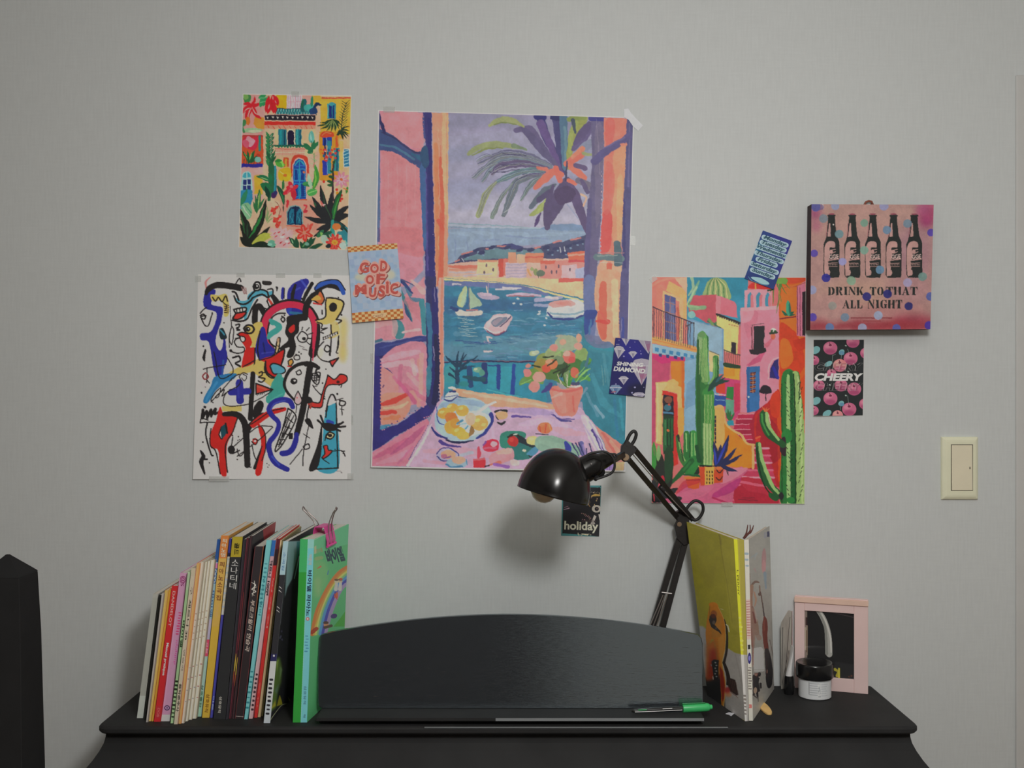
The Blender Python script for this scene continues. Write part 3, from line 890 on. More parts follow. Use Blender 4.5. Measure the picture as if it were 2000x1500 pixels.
def abstract():
    v = Cv(374, 530, 692, 942, 3, 'bdb9ba').at(370, 520, 3.53)
    p, g, r, e, f, t = v.p, v.g, v.r, v.e, v.f, v.t
    def l(c, spec, wd=6, w2=None, a=1.0, sm=1, soft=0):
        if not isinstance(wd, (list, tuple)) and wd < 12: wd = wd*1.3+.6
        return v.l(c, spec, wd, w2, a, sm, soft)
    K, B, R, Y, T = '232122', '2a2b86', 'b32724', 'c7a562', '3b7f97'
    def o(c, spec, wd=8, sm=1):                      # filled shape with a black outline
        p(c, spec, sm); q = spec.split(); l(K, ' '.join(q+[q[0]]), wd, sm=sm)
    # soft washes
    e('c8a05a', 1058, 500, 26, 150, 2, .75, 18); e('c9a866', 1060, 420, 30, 60, 0, .5, 18); e('caa45c', 1060, 610, 26, 60, 0, .6, 16)
    l('c4504e', '145,75 112,110 120,165', [4, 14, 10], a=.6); r('c9a552', 225, 965, 360, 1000, a=.85); e('c5ab95', 700, 640, 30, 60, 0, .3, 20)
    p('c8a45e', '245,760 330,700 470,640 560,640 600,700 600,840 520,800 440,735 350,745'); e('c7b8b0', 700, 830, 60, 50, 0, .5, 20)
    e('b9aab2', 100, 830, 30, 60, 0, .4, 16)
    # big blue river on the left
    p(B, '120,165 180,165 165,215 150,260 190,275 230,290 220,380 195,450 180,520 205,580 250,570 262,640 240,700 225,775 190,770 165,700 150,600 130,520 80,508 78,465 140,455 175,400 185,320 110,290 95,230')
    l(B, '240,490 240,560 225,600', [10, 26, 40]); p('2c6fa0', '180,760 318,738 310,775 250,800 180,860 130,940 95,935 110,890 150,820'); l('3f86b4', '190,800 140,880 115,930', [16, 22, 10], a=.7)
    l('2c5f9c', '235,650 225,760', 14, a=.6)
    # black arch on top of it
    l(K, '115,190 135,155 190,130 270,135 350,150', [22, 40, 42, 44, 46]); l(K, '320,120 345,85 355,105', 6)
    p('c6a85e', '150,195 200,200 250,190 268,230 272,330 240,345 235,280 215,235 170,245 148,225'); l('2c2820', '160,215 180,240 200,215 225,245 250,205 262,240', 7); l('2c2820', '232,250 255,270 250,300', 5)
    for i in range(5): l('3c2f24', [(240, 262+i*14), (270, 270+i*13)], 4)
    l(K, '118,285 95,300 75,325', 6); l(K, '75,340 95,330 112,348 100,365 80,355 85,345 115,340', 7); l(K, '85,365 105,405 130,410 150,350 158,320', 6)
    l(K, '280,275 285,360 290,420 275,470 275,560', [5, 5, 6, 5, 6]); l(K, '290,410 305,440 300,500 290,540 275,500 285,430', 5)
    e(K, 238, 390, 5); p('1f2b33', '205,440 225,425 240,440 258,495 215,500'); l(T, '215,440 240,470', 8)
    # grinning blue bird
    p('4c94aa', '310,215 360,240 410,235 415,270 395,350 380,380 370,310 340,255'); p('4c94aa', '400,215 430,175 490,155 540,175 575,170 560,215 500,205 450,230 415,300 390,340')
    l(K, '308,205 330,250 380,262 420,240 440,215 500,195 540,215 535,175 480,160 440,180 405,225', 9); l(K, '540,160 572,158 575,190 555,220 535,215', 7); l(K, '470,232 430,290 400,360 350,380 296,372', 9)
    l(K, '295,175 320,185 340,235', 12); o('c5c1be', '440,140 455,112 480,112 490,140 478,165 450,165', 9); e(K, 462, 140, 20, 18); e('c8c4c2', 466, 136, 6)
    o('bdb8b4', '305,298 385,285 385,310 325,325', 8); l(K, '325,298 328,318', 5, sm=0); l(K, '345,295 350,315', 5, sm=0); l(K, '365,290 368,312', 5, sm=0)
    o('b8302c', '320,325 388,315 375,345 340,365 300,362', 8)
    for q in ('360,145 378,190', '374,142 386,188', '388,150 394,190'): l('8c6a6a', q, 5)
    o('2d2a2a', '505,103 560,108 558,128 510,124', 4); l(K, '600,145 604,150 602,172', [12, 14, 4])
    # black hooks
    l(K, '520,335 485,278 455,300 450,385', [36, 42, 42, 40]); l(K, '540,300 480,270', 6); o('c6bcb8', '535,240 560,205 590,270 560,290', 7); l('b23a34', '545,225 570,262', [12, 20]); l(K, '575,205 600,240 600,268', [26, 34, 12])
    # blue brush with black bars
    p(B, '672,240 680,165 720,115 800,85 825,110 790,170 770,240 800,270 780,335 690,340 665,290'); l('4a5cb8', '770,95 810,150', 14, a=.6); l('4a5cb8', '700,180 760,150', 10, a=.5); l('2c3f9c', '690,320 690,260', 30)
    l(B, '645,155 640,220', 20); l(K, '655,152 652,220', 5); l(K, '730,130 712,190 708,250', [18, 26, 20]); l(K, '845,120 800,200 785,245', [26, 24, 18]); e(K, 778, 225, 9)
    l('2f7a8a', '700,320 780,330', 20, a=.7)
    # red ring with black arm
    l(K, '565,590 525,520 510,420 550,320 640,265 740,260 820,300 865,380 870,500 850,600', 62); l('b52c48', '565,580 527,515 515,420 553,325 640,272 738,268 815,305 858,380 860,500 850,595', [42, 46, 48, 48, 46, 46, 46, 42, 26, 8])
    l(K, '845,570 832,690', 8); l('b52c48', '858,560 850,650', [14, 6])
    e('bcb8b8', 622, 425, 78, 120, 12); l(K, '660,325 600,330 555,380 540,460 560,530 600,560', 8)
    l('3c8f8a', '560,375 620,420 560,470 545,495', [28, 40, 40, 20]); e('3c8f8a', 575, 390, 22, 18)
    e(K, 637, 345, 5); e(K, 655, 338, 6); e(K, 640, 325, 5); l(K, '632,362 648,350 658,370 645,384 632,368', 7)
    p(K, '680,345 800,330 812,370 760,385 755,450 725,490 735,560 710,625 668,622 690,560 640,575 620,565 680,510 660,460 670,400')
    p('bd2b28', '683,435 722,402 725,440 700,462'); l(K, '800,350 805,280 840,215 900,170', [40, 44, 40, 30])
    l(K, '870,160 900,150 940,130 1000,135 1055,165', [20, 36, 42, 42, 30]); l('2c4fa0', '870,150 910,125 970,105 1030,120 1062,185', [24, 32, 34, 36, 28]); l(K, '862,160 890,115 960,95 1030,100 1075,165', 5)
    o('b9603a', '815,255 870,215 900,170 930,225 905,262 850,235', 7); p('c7984a', '840,232 880,200 910,225 880,235'); l('b03030', '855,255 910,265', 8)
    l('b52c48', '575,580 590,600', 30)
    # yellow house head on the right
    p('c6a560', '945,218 1000,225 1060,245 1052,300 1010,370 940,400 870,385 930,350 938,280'); l(K, '945,218 1010,222 1062,248 1050,305 1012,368', 8); l(K, '1012,368 1050,375 1015,400', 7)
    l(K, '945,218 938,260 936,350 870,372', 7); e(K, 990, 282, 28, 32, 15); p('c6a560', '970,390 1020,385 1030,470 960,500 975,440', a=.8); l(K, '915,305 915,328', 8); e(K, 1048, 335, 7)
    l(K, '880,385 915,400 910,430 950,425 910,445', 6); l(K, '905,455 925,462', 6); l(K, '975,405 978,490 970,615', 7)
    g('2a2728', '918,490 1022,448 1026,466 920,512')
    for i in range(6): g('bab5b4', [(926+i*16, 492-i*6.5), (936+i*16, 488-i*6.5), (937+i*16, 501-i*6.2), (927+i*16, 505-i*6.2)])
    l(K, '925,520 890,560 880,605 910,645 960,660', 6); e('cbbb98', 905, 600, 20, 40, 10, .5, 8); o('b43634', '965,655 1028,632 985,692', 7, 0)
    l(K, '965,612 968,560 945,545 930,575 950,590 968,580', 7); l(K, '1030,480 1025,560 1012,595 1025,600', 5); l(K, '1028,480 1015,590', 4)
    # dancing red face left of the ring
    p('c6a45c', '440,400 500,390 505,480 470,560 430,560 400,480'); o('c4a75e', '375,430 395,408 430,410 445,435 430,458 395,460', 10); e(K, 402, 434, 17, 16); e('bdb8b0', 407, 431, 5)
    p(B, '490,430 520,430 540,520 575,560 600,600 560,640 490,650 455,570'); l(K, '485,450 470,560 480,640', 7); l('20225c', '510,530 520,600', 8); l('4a50a8', '500,600 580,590', 6, a=.6)
    p(R, '345,455 400,462 430,520 420,560 450,565 448,660 380,695 360,690 375,600 385,560 345,500'); l(K, '330,470 360,455 400,466', 6); l(K, '452,566 448,690', 7); l(K, '372,692 450,650', 6)
    o('c1bbb6', '345,480 380,490 382,512 360,520', 5); l(K, '330,470 350,490 318,500', 8); l(K, '320,405 345,400 340,420 325,428 345,440 328,440', 8)
    l(K, '325,500 310,520 330,555 375,560 372,590 330,600 280,585', 6); e(K, 285, 582, 10); l(K, '300,630 340,620 350,650 318,670 350,690 330,678', 9)
    l(K, '260,630 300,700 290,745 210,770 180,640 168,590', 5); l(K, '95,710 130,700 250,680', 5); l(K, '122,700 118,800', 5); l('7a2f34', '110,735 92,758 108,780 130,765 120,740', 7); l(K, '120,785 140,805', 5)
    e(K, 97, 552, 6); l(K, '110,578 100,630 106,655', [12, 22, 6]); e(K, 85, 873, 7); e(K, 110, 832, 3); e(K, 290, 785, 4)
    # yellow star and red profile in the middle
    p('c8a55c', '480,650 560,660 620,640 600,700 580,800 520,780 500,720 440,700'); o(R, '525,650 600,600 655,575 640,660 620,720 615,765 570,760 530,720', 8); p(R, '490,645 580,615 640,590 560,660')
    l(K, '480,650 560,628 620,592', 5); o('c9a67c', '590,600 605,510 622,492 625,520 610,590', 7); l(K, '600,548 612,552', 4); e('a4846a', 612, 510, 9, 14)
    o('4f93a8', '555,690 580,670 640,690 662,720 640,740 580,740', 7); l(K, '525,655 520,720 560,768 615,770', 7)
    l('3c8f86', '620,760 600,820 570,900', [40, 70, 60]); p('3c8f86', '590,790 650,770 655,890 545,945 530,900 580,870'); l('58a69c', '560,925 640,880', 7, a=.6); l('2b7a70', '550,945 625,912', 6)
    l(K, '480,735 500,728 500,750 478,765 520,775 500,800 475,790', 7); o('b9392f', '458,808 575,850 460,882', 7, 0); l('c9604a', '470,830 530,850', 8, a=.6)
    for i in range(5): l(K, [(465+i*12, 878-i*3), (468+i*12, 890-i*3)], 4)
    l(K, '500,735 540,735', 4)
    # black stick, blue cross, scribbles
    l(K, '438,742 420,1050', 34, sm=0); l(B, '345,805 350,925', 52, sm=0); l(B, '288,868 405,862', 46, sm=0); l('3a3f9c', '335,820 340,905', 10, a=.5)
    l(K, '400,745 370,735 345,760 355,790 330,830 270,860 240,900 240,950 300,965 420,945 540,880 575,850', 5); l(K, '345,745 300,770 220,860 150,935', 5)
    l(K, '165,940 150,920 180,870 215,840 200,900 180,900 240,850 225,895 255,870', 5); l(K, '370,745 395,760 380,790 360,770', 4)
    # writing "im" and red figure with black leg
    l(K, '95,990 90,1045', [20, 24]); l(K, '105,970 110,972', 16); l(K, '92,1050 120,1000 125,1045', [14, 20, 18]); l(K, '128,1040 150,990 152,1035', [14, 20, 18]); l(K, '155,1030 180,985 178,1020 205,1000', [14, 20, 16, 10])
    l(K, '75,1080 130,1075 230,1085 270,1130 300,1170', 6); l(K, '75,1080 85,1050 130,1060', 6); l(K, '125,1080 115,1160 150,1290 165,1305', 8)
    p(R, '215,970 240,1020 325,1030 330,1060 300,1150 260,1240 258,1440 215,1420 200,1270 150,1250 150,1150 185,1060 200,1000'); l(K, '330,1050 300,1140 250,1240 265,1420', 6); l(K, '150,1120 145,1230 185,1280 215,1430', 6)
    o('c0bab8', '205,1160 225,1105 240,1130 225,1190', 6); p('1d4450', '222,1110 255,1090 262,1140 225,1185'); l(K, '250,1085 262,1150', 9)
    l(K, '240,1020 320,1020 370,1060 390,1140 400,1370', [30, 40, 44, 46, 42]); l(K, '400,1150 420,1100 490,1030 530,1020', [30, 36, 34, 10])
    p(K, '440,1040 445,975 475,930 500,930 512,960 495,1010 470,1040'); l(R, '655,985 560,1010 480,1060 440,1095', [28, 40, 46, 40]); l(K, '650,978 560,1002 470,1060 425,1090', 5)
    p(R, '470,1080 510,1130 525,1200 515,1300 495,1430 455,1430 475,1300 495,1220'); l(K, '500,1110 522,1160 525,1260 500,1340', 5); l(K, '450,1390 480,1300 500,1240', [22, 14, 4])
    l(K, '570,1105 480,1105 400,1160 300,1250', 5); l(K, '575,1110 470,1205 330,1310', 5); l(K, '430,1230 450,1310 465,1340', 5); l(K, '400,1250 350,1310 330,1260', 5); l(R, '440,1200 455,1190 468,1205 455,1220 438,1212', 12); l(K, '440,1190 470,1200 455,1230 430,1210', 5)
    e(K, 290, 1265, 24, 30); l(K, '290,1240 300,1180', 6); l(K, '300,1290 345,1270', 7); e(K, 338, 1175, 5); e(K, 345, 1195, 4); e(K, 335, 1200, 4); e(K, 330, 1332, 5); e(K, 95, 1212, 6)
    l(K, '80,1270 100,1310 85,1350 110,1430', [8, 28, 30, 10]); l(K, '105,1330 125,1330', 12); e(K, 140, 1355, 5); l(K, '390,1385 425,1385', 5); e(K, 540, 1385, 4); e(K, 550, 1370, 3); e(K, 535, 1360, 4)
    # cobalt ribbon
    l(B, '712,970 690,930 640,920 580,940 550,985 570,1030 615,1080 600,1150 550,1220 560,1300 600,1360 675,1400', [34, 36, 38, 38, 38, 34, 32, 34, 36, 38, 40, 34]); l('4657b0', '660,925 590,945 560,990', 6, a=.6); l('3f57b4', '570,1310 620,1370', 10, a=.6)
    # hatched net
    l(K, '680,980 640,1130 590,1270 640,1230 735,1050 680,980', 7)
    for q in ('665,1040 715,1080', '650,1100 700,1120', '635,1150 680,1160', '620,1195 655,1195', '610,1230 635,1225', '720,1030 640,1180', '705,1000 620,1220', '690,1010 650,1110', '690,1100 615,1245'): l(K, q, 5)
    # round eye head with black back
    e('bdb9b8', 745, 800, 82, 110, 10); l(K, '720,920 670,860 655,800 690,720 760,675 840,672 890,700', [16, 18, 20, 24, 26, 28, 24]); l('b9b2b2', '668,800 700,735 760,695', 4); l(K, '800,680 840,690', 20)
    l(K, '830,700 805,860 780,1000 740,1160', [44, 44, 44, 40]); e(K, 720, 792, 24, 22); e('bdb8b8', 725, 788, 7); l(K, '735,730 760,715 770,740 745,748 735,728', 6)
    l(B, '740,1160 725,1230 690,1280 640,1290', [32, 38, 40, 38]); p('c7a1a4', '725,920 750,870 770,925 748,950'); l(K, '748,860 722,925 748,955 775,925 750,862', 5); e('b03034', 742, 908, 4); l(K, '740,950 735,1010', 4)
    r(K, 686, 1150, 712, 1192); l(K, '840,690 880,700 872,730 890,760', 10); l(K, '850,740 900,735 885,815 845,780 852,740', 6)
    for i in range(3): l(K, [(850, 755+i*16), (895, 752+i*16)], 5)
    for i in range(2): l(K, [(866+i*14, 738), (860+i*14, 800)], 5)
    l(K, '850,820 870,850 910,890 935,915', 5); l(K, '905,880 935,900', 4); e(K, 918, 806, 6); l(K, '855,830 880,825', 4)
    o('b3302c', '955,750 1000,780 1040,745 1082,755 1085,790 1040,815 960,820 930,880 915,965 880,975 830,965 840,935 895,940 915,880 935,820', 6); e('3a1c1c', 1025, 798, 12, 10); l(K, '1030,820 1050,815 1045,835', 5); p('96372f', '815,930 845,935 840,980 825,975')
    p(K, '770,905 830,900 848,935 800,945'); l(K, '825,960 810,1040 830,1100', 7); p(K, '795,1060 830,1050 855,1118 820,1100'); l(K, '825,1090 790,1270 785,1375', 5); l(K, '785,1155 830,1185', 4); l(K, '790,1240 820,1225 830,1250 800,1262 785,1245', 6); l(K, '780,1260 695,1365', 5); e(K, 942, 710, 5)
    # eyelash eye near the ring
    l(K, '745,490 775,450 815,480 800,520 760,520 742,490', 6); e(K, 790, 500, 13, 12); l(K, '775,440 780,420', 5); l(K, '805,445 825,425', 5); l(K, '820,470 850,460', 5); l(K, '815,495 840,500', 5); l(K, '800,515 830,540', 5)
    l('6a6668', '755,545 790,560', 4); l('6a6668', '780,570 810,580', 5); l(K, '740,610 720,625 730,645 760,640 755,615 735,615', 5); o('c08a42', '680,655 705,640 715,665 690,688', 6); l(R, '678,690 700,692', 6); e(K, 755, 592, 6); e(K, 735, 608, 5); e(K, 770, 604, 5)
    # blue cone with eyelashes
    p('3a8ca4', '950,960 975,890 1000,890 1015,1000 1030,1390 880,1400 915,1230 930,1050'); p(K, '915,1080 880,1240 825,1400 880,1395 910,1280'); l(K, '940,1040 965,905 990,885 1010,930 1015,1050', 7); l(K, '1015,1050 1025,1390', 7); l(K, '880,1398 1028,1390', 7)
    p('b7b2b4', '945,960 962,895 990,885 1005,915 1010,940'); l(K, '940,1000 965,905 988,885 1008,920', 6); l('2c3f94', '955,1070 985,1080', 26)
    for q in ('905,1030 930,1095', '885,1060 925,1100', '1045,1085 990,1100', '1075,1105 1000,1110', '1060,1075 1015,1105', '1040,1135 1000,1120'): l(K, q, 14)
    p(K, '905,1090 960,1080 1015,1100 1010,1130 950,1135'); o('c6b48a', '940,1180 965,1145 1000,1160 975,1190', 7); e(K, 970, 1166, 15, 12); l(K, '935,1200 945,1160 970,1140', 5)
    o('b8302c', '925,1240 950,1235 960,1265 985,1272 965,1300 930,1325 915,1318 935,1290', 6); l(K, '985,1275 1050,1270 1075,1310', 5); l(K, '1050,1275 1070,1275', 5); l(K, '920,1330 965,1360', 4)
    for q in ((1062, 1290), (1005, 1262)): e(K, q[0], q[1], 4)
    # scribble on the far right
    l(K, '1005,925 1060,910', 4); l(K, '1035,925 1075,935 1065,960 1035,955 1040,925', 7); l(K, '1050,960 1052,1025', 5); l(K, '1040,985 1065,990', 4); e(K, 1020, 880, 7); l(K, '1025,215 1028,216', 6)
    l('8c898a', '1020,1412 1045,1412', 4); l('7c797a', '1048,1420 1052,1422', 6)
    v.paint(.3, 6, 11, .02); v.smooth(1)
    q = [(387, 535.6), (688.5, 538), (685.5, 936), (378, 935.5)]
    lift = lambda U, V: .0012*(1+np.sin(U*7+1))*V**2+.003*V**6*(.5+.5*np.cos(U*9))
    o_, r0 = on_wall('abstract_poster', 'white poster of tangled black, red and blue doodled faces and limbs', 'poster', q, v, 300, 400, k=.50, lift=lift, edge='c0bcbc')
    tape(o_, r0, 470, 537, 16, 9, 0); tape(o_, r0, 548, 538, 18, 9); tape(o_, r0, 620, 538, 16, 9); tape(o_, r0, 387, 545, 12, 12, 0); tape(o_, r0, 428, 935, 40, 10, 0, .006); tape(o_, r0, 685, 930, 12, 12, 0, .006); tape(o_, r0, 686, 820, 8, 20)
abstract()
def harbour():
    v = Cv(720, 208, 1244, 926, 2.4, '8a88a2')
    p, g, r, e, l, f, t = v.p, v.g, v.r, v.e, v.l, v.f, v.t
    A = lambda: v.at(715, 200, 3.6697)
    Bq = lambda: v.at(715, 540, 3.6697)
    A()
    # sky from lilac down to grey-blue
    g('87839f', '580,60 1640,90 1640,400 580,400'); p('8c8ba5', '560,250 1000,200 1640,300 1640,900 560,900', 0)
    for i, c in enumerate(('7f8199', '9593ad', '858aa6', '9a99b2', '8587a4', '9d9fb6', '8f90ab')):
        p(c, [(590, 100+i*115), (900, 70+i*120), (1250, 130+i*110), (1600, 100+i*112), (1600, 190+i*110), (1200, 220+i*108), (880, 170+i*118), (590, 210+i*110)], a=.5, soft=14)
    p('a3a2b6', '600,800 900,740 1300,800 1600,820 1600,900 600,900', a=.8, soft=14); p('aaa6b8', '600,700 1000,640 1600,740 1640,880 900,840 600,840', a=.5, soft=30); p('8d91ad', '590,600 760,560 900,640 760,760 600,740', a=.6, soft=20)
    # sea line and bay
    l('7b97a5', '585,868 900,880 1250,905 1620,915', 8); l('9aa9b8', '585,880 1000,900 1500,900', 14, a=.7); l('6f8aa2', '590,895 900,905 1250,912', 7)
    p('6f86a6', '1270,895 1350,875 1480,872 1560,885 1640,900 1640,930 1280,915'); p('7f92ab', '585,905 1000,905 1640,925 1640,1000 1300,1020 900,1030 585,1160', 0)
    for q in ('600,930 760,960 700,1060', '760,930 900,950 860,1010', '950,940 1150,950 1100,1000', '1150,960 1400,950', '620,1060 700,1040', '1300,940 1560,935'): l('8fa3b8', q, [14, 34, 12], a=.6)
    for q in ('640,980 640,1100', '720,1000 730,1060', '1000,960 1300,980', '840,990 950,985'): l('6f7fa4', q, [10, 26, 10], a=.55)
    # wooded headland
    p('3f4264', '590,1160 640,1140 680,1100 760,1070 800,1045 900,1030 960,1020 1040,1020 1120,1045 1220,1040 1330,1010 1420,995 1530,965 1640,950 1640,1140 1400,1150 800,1150 700,1160')
    p('5c7a86', '700,1130 780,1090 900,1050 1020,1055 1150,1060 1250,1050 1240,1110 900,1120'); p('3c3f70', '970,1020 1050,1015 1130,1040 1060,1050')
    for q in ('690,1090 790,1060', '860,1050 890,1045', '940,1030 1000,1030', '1210,1045 1250,1035', '1340,1010 1400,990', '1470,985 1540,970', '640,1140 670,1130'): l('b0706f', q, [12, 20, 10])
    for q in ((790, 1060), (830, 1080), (900, 1040), (1010, 1040), (1100, 1060), (1180, 1060), (1290, 1040), (1360, 1050), (1450, 1030), (1500, 1010), (720, 1100), (1320, 1080), (1420, 1080), (1540, 1000)): e('2f345c', q[0], q[1], 26, 12, -15); e('6f86a0', q[0]+14, q[1]+14, 8, 6)
    for q in ('690,1120 700,1140', '1390,1040 1395,1075', '1420,1035 1425,1070'): l('b9bcc6', q, 6)
    # town
    g('c99f92', '585,1160 800,1135 1120,1120 1600,1120 1600,1275 585,1275')
    l('c46a5a', '590,1175 760,1180 960,1170', [14, 30, 22]); l('c4826f', '600,1200 800,1195', 16); g('d2b08a', '800,1125 950,1130 940,1250 790,1250'); g('c9846c', '805,1125 945,1128 945,1145 805,1142'); g('b3483f', '950,1120 985,1120 985,1250 955,1250'); g('c96a60', '985,1120 1020,1120 1010,1240 985,1240')
    g('b4a2ae', '1000,1150 1150,1140 1150,1270 1000,1270'); 
    for i in range(5): l('9c8ea6', [(1005, 1165+i*22), (1150, 1158+i*22)], 5)
    g('d08a70', '1020,1075 1075,1075 1080,1150 1020,1150'); g('cf7a60', '1140,1080 1275,1080 1270,1150 1140,1150'); l('b9564a', '1140,1110 1270,1108', 10); g('d7a288', '1080,1090 1140,1090 1140,1150 1080,1150')
    g('cf7f78', '1250,1150 1420,1130 1590,1140 1590,1280 1250,1280'); g('c95a4c', '1250,1135 1360,1132 1350,1160 1250,1160'); g('c9604a', '1440,1080 1590,1060 1590,1150 1450,1140'); l('d98f7c', '1450,1100 1580,1085', 14); g('b7444a', '1450,1130 1590,1130 1590,1145 1450,1145')
    g('c7a2a8', '1400,1170 1510,1160 1510,1260 1400,1260'); g('9aa0bc', '1500,1190 1600,1175 1600,1270 1500,1260')
    for q in ((1288, 1180), (1378, 1175), (1365, 1215), (1330, 1215), (1460, 1200), (860, 1170), (910, 1200), (850, 1220)): e('5c4c5c', q[0], q[1], 6, 14)
    for q in ('600,1220 780,1215', '700,1240 900,1230', '620,1250 720,1250'): l('a3a7b8', q, 9, a=.7)
    e('7f8a5c', 1215, 1215, 16, 26); e('5c6a5c', 1250, 1225, 30, 24); l('4c4a3c', '1235,1240 1240,1290', 5); e('8f9a6c', 1190, 1195, 12, 14); l('cf8f5c', '1160,1200 1180,1240', 14)
    # palm
    l('4f4468', '1440,560 1400,660 1350,760 1300,890', [50, 110, 90, 30]); l('54466c', '1440,560 1500,680 1540,790 1590,930', [40, 80, 60, 40]); p('47395c', '1350,640 1440,600 1500,640 1480,700 1440,720 1380,730')
    l('8a90ac', '1440,730 1520,830', 8); l('4c3a6a', '1250,795 1225,850 1205,890', [8, 30, 8])
    for q in ('1430,520 1380,400 1300,270 1250,110', '1420,500 1390,330 1365,110'): l('3f3c6a', q, [16, 44, 60, 64])
    l('2c2c6c', '1225,100 1270,110', 50); l('2c2c5c', '1340,105 1390,110', 40)
    for q, c in (('1420,480 1420,330 1415,110', '4c6a84'), ('1400,500 1330,330 1250,150', '5c4a7c'), ('1450,470 1470,300 1560,110', '8a9050')): l(c, q, [20, 50, 60])
    l('5f8090', '1425,460 1430,300 1425,180', [10, 20, 24]); l('7c8a4c', '1460,120 1560,105', 40); l('8f9a58', '1460,360 1465,250 1500,150', [20, 34, 40]); l('3f4a5c', '1480,130 1500,220', [30, 12])
    for q, c in (('1380,470 1260,330 1180,200 1070,200', '5c5478'), ('1330,420 1230,300 1120,180', '565074'), ('1480,340 1550,260 1620,170', '5a5078'), ('1490,300 1560,210 1600,150', '544a70'), ('1510,350 1600,300 1640,280', '7a8098')): l(c, q, [20, 64, 60, 30])
    l('8d9468', '885,165 960,125 1040,125 1130,175', [20, 40, 40, 14]); l('6f7a4c', '920,160 1000,145 1080,160', [6, 12, 6])
    l('899269', '735,370 800,325 900,300 1000,305 1110,330', [30, 42, 44, 42, 14]); l('7a8450', '760,380 860,335 980,325', [8, 14, 8]); l('6a7a64', '1060,310 1150,340', [34, 14])
    for q, c, w_ in (('1330,450 1150,375 980,360 800,440', '62627e', [14, 40, 34, 6]), ('1330,460 1150,400 950,400 760,540', '6c7480', [14, 40, 40, 8]), ('1330,470 1100,420 930,450 830,570', '6a7a88', [14, 44, 50, 8]), ('1330,480 1130,440 960,460 900,520', '5a4f70', [14, 50, 56, 10]), ('1330,490 1150,490 1000,540 920,580', '5c7a80', [14, 44, 40, 10]), ('1310,500 1100,560 1050,640 985,810', '5f6a74', [14, 50, 60, 30]), ('1280,520 1180,590 1110,700', '667a78', [14, 40, 10]), ('1050,580 970,680 905,820', '708078', [8, 30, 34]), ('930,570 860,660 805,810', '8b936a', [14, 46, 34]), ('1340,500 1200,520 1120,520', '4a4468', [12, 26, 8]), ('900,380 860,380 790,420', '7d8496', [10, 10, 6]), ('940,430 860,470 780,540', '7d8890', [6, 14, 10])):
        l(c, q, w_)
        P_ = [tuple(float(z) for z in t_.split(',')) for t_ in q.split()]
        for d_, cc in ((-16, '45426a'), (-7, '9a9fae'), (4, '4f5a6c'), (11, '8a8f78'), (18, '565078')):
            l(cc, [(x+d_*.35, y+d_*(.3+.7*i/len(P_))) for i, (x, y) in enumerate(P_)], [2, 4, 2], a=.75)
    for q in ('1080,440 950,450', '1150,380 980,370', '1000,500 880,500', '1100,480 960,500', '1150,520 1080,560'): l('3f3c5c', q, [6, 14, 5])
    for q in ('1090,545 1180,500', '900,500 1000,460', '985,790 1070,740'): l('b9bcc0', q, [4, 7, 3], a=.8)
    for q, c, w_ in (('1400,520 1340,500 1290,540 1215,610', 'c9685a', [40, 50, 60, 30]), ('1230,470 1290,480 1300,500', 'b86a60', [20, 30, 20]), ('1440,440 1540,370', 'c9685a', [50, 60]), ('1470,460 1560,540', 'cb6c5c', [50, 50]), ('1450,560 1500,580', 'c9685a', [30, 30]), ('1480,390 1550,330', 'c97a64', [30, 40]), ('1360,470 1390,560', 'c86458', [40, 40]), ('1560,365 1610,375', '8c946a', [26, 18])):
        l(c, q, w_)
    l('3c3a5c', '1440,420 1430,560', [10, 16]); l('5a4c70', '1500,450 1570,470', [30, 40]); l('6a6478', '1520,560 1600,600', [40, 50]); l('564c70', '1540,560 1590,640', [24, 34])
    l('566070', '1360,590 1280,640 1180,750', [14, 60, 30]); l('8f9a5c', '1310,680 1250,760 1180,810', [14, 50, 20]); l('4c4468', '1320,640 1240,700', [40, 40]); l('96a264', '1290,700 1230,790', [20, 20]); l('4f4468', '1340,600 1300,760 1300,900', [20, 60, 40])
    l('c9a08a', '1540,660 1580,680 1560,740', 14)
    # left shutter in the window: pink leaf, blue rails
    A(); g('c08090', '85,60 410,72 410,1200 300,1321 85,1321')
    r('c27a80', 110, 340, 395, 1000, a=.8); p('c8868a', '120,80 390,80 400,330 130,200', a=.6); p('bf7078', '110,900 400,920 410,1100 250,1080 120,1020', a=.7); l('b5737c', '150,830 280,850', 8, a=.7)
    for i in range(9): l('cf9aa0' if i % 2 else 'b86f78', [(130+i*32, 360+(i*53) % 90), (126+i*32, 700+(i*37) % 200)], [6, 14, 6], a=.35)
    r('5c6a90', 78, 62, 100, 1000); l('4a6a90', '92,330 96,900', 10); r('55507c', 84, 900, 98, 1000)
    p('3a4a78', '85,200 150,215 250,280 350,350 420,360 440,480 400,480 320,430 220,365 140,345 85,330'); l('34365e', '110,215 200,255 320,340 410,370', [10, 12, 14, 10]); l('4a7a90', '100,300 220,330 340,410', [12, 18, 14], a=.7); l('2f5a7a', '330,370 430,420', [20, 50]); l('2c2c5c', '85,60 105,140 130,215', [14, 24, 20])
    for i in range(9): l('c27a80', [(150+i*26, 345+i*13), (156+i*26, 372+i*13)], 5)
    p('34306c', '405,70 468,72 470,300 480,560 490,900 500,1321 425,1321 420,900 405,480 430,300 410,180', 0); p('3c5c8c', '385,480 430,470 430,900 440,1000 415,1060 400,800'); l('2a2866', '452,120 460,500 470,1321', [24, 30, 40]); l('554a8c', '430,500 440,1200', [8, 14], a=.7); l('3f4a80', '410,100 420,250', 14)
    p('2c4a6c', '400,330 440,320 450,440 420,470 390,400')
    for i in range(14): e('8a86ac', 478+(i*13) % 16, 110+i*84, 2.5, 4)
    for i in range(8): l('c27a80', [(402, 100+i*26), (412, 108+i*26)], 4)
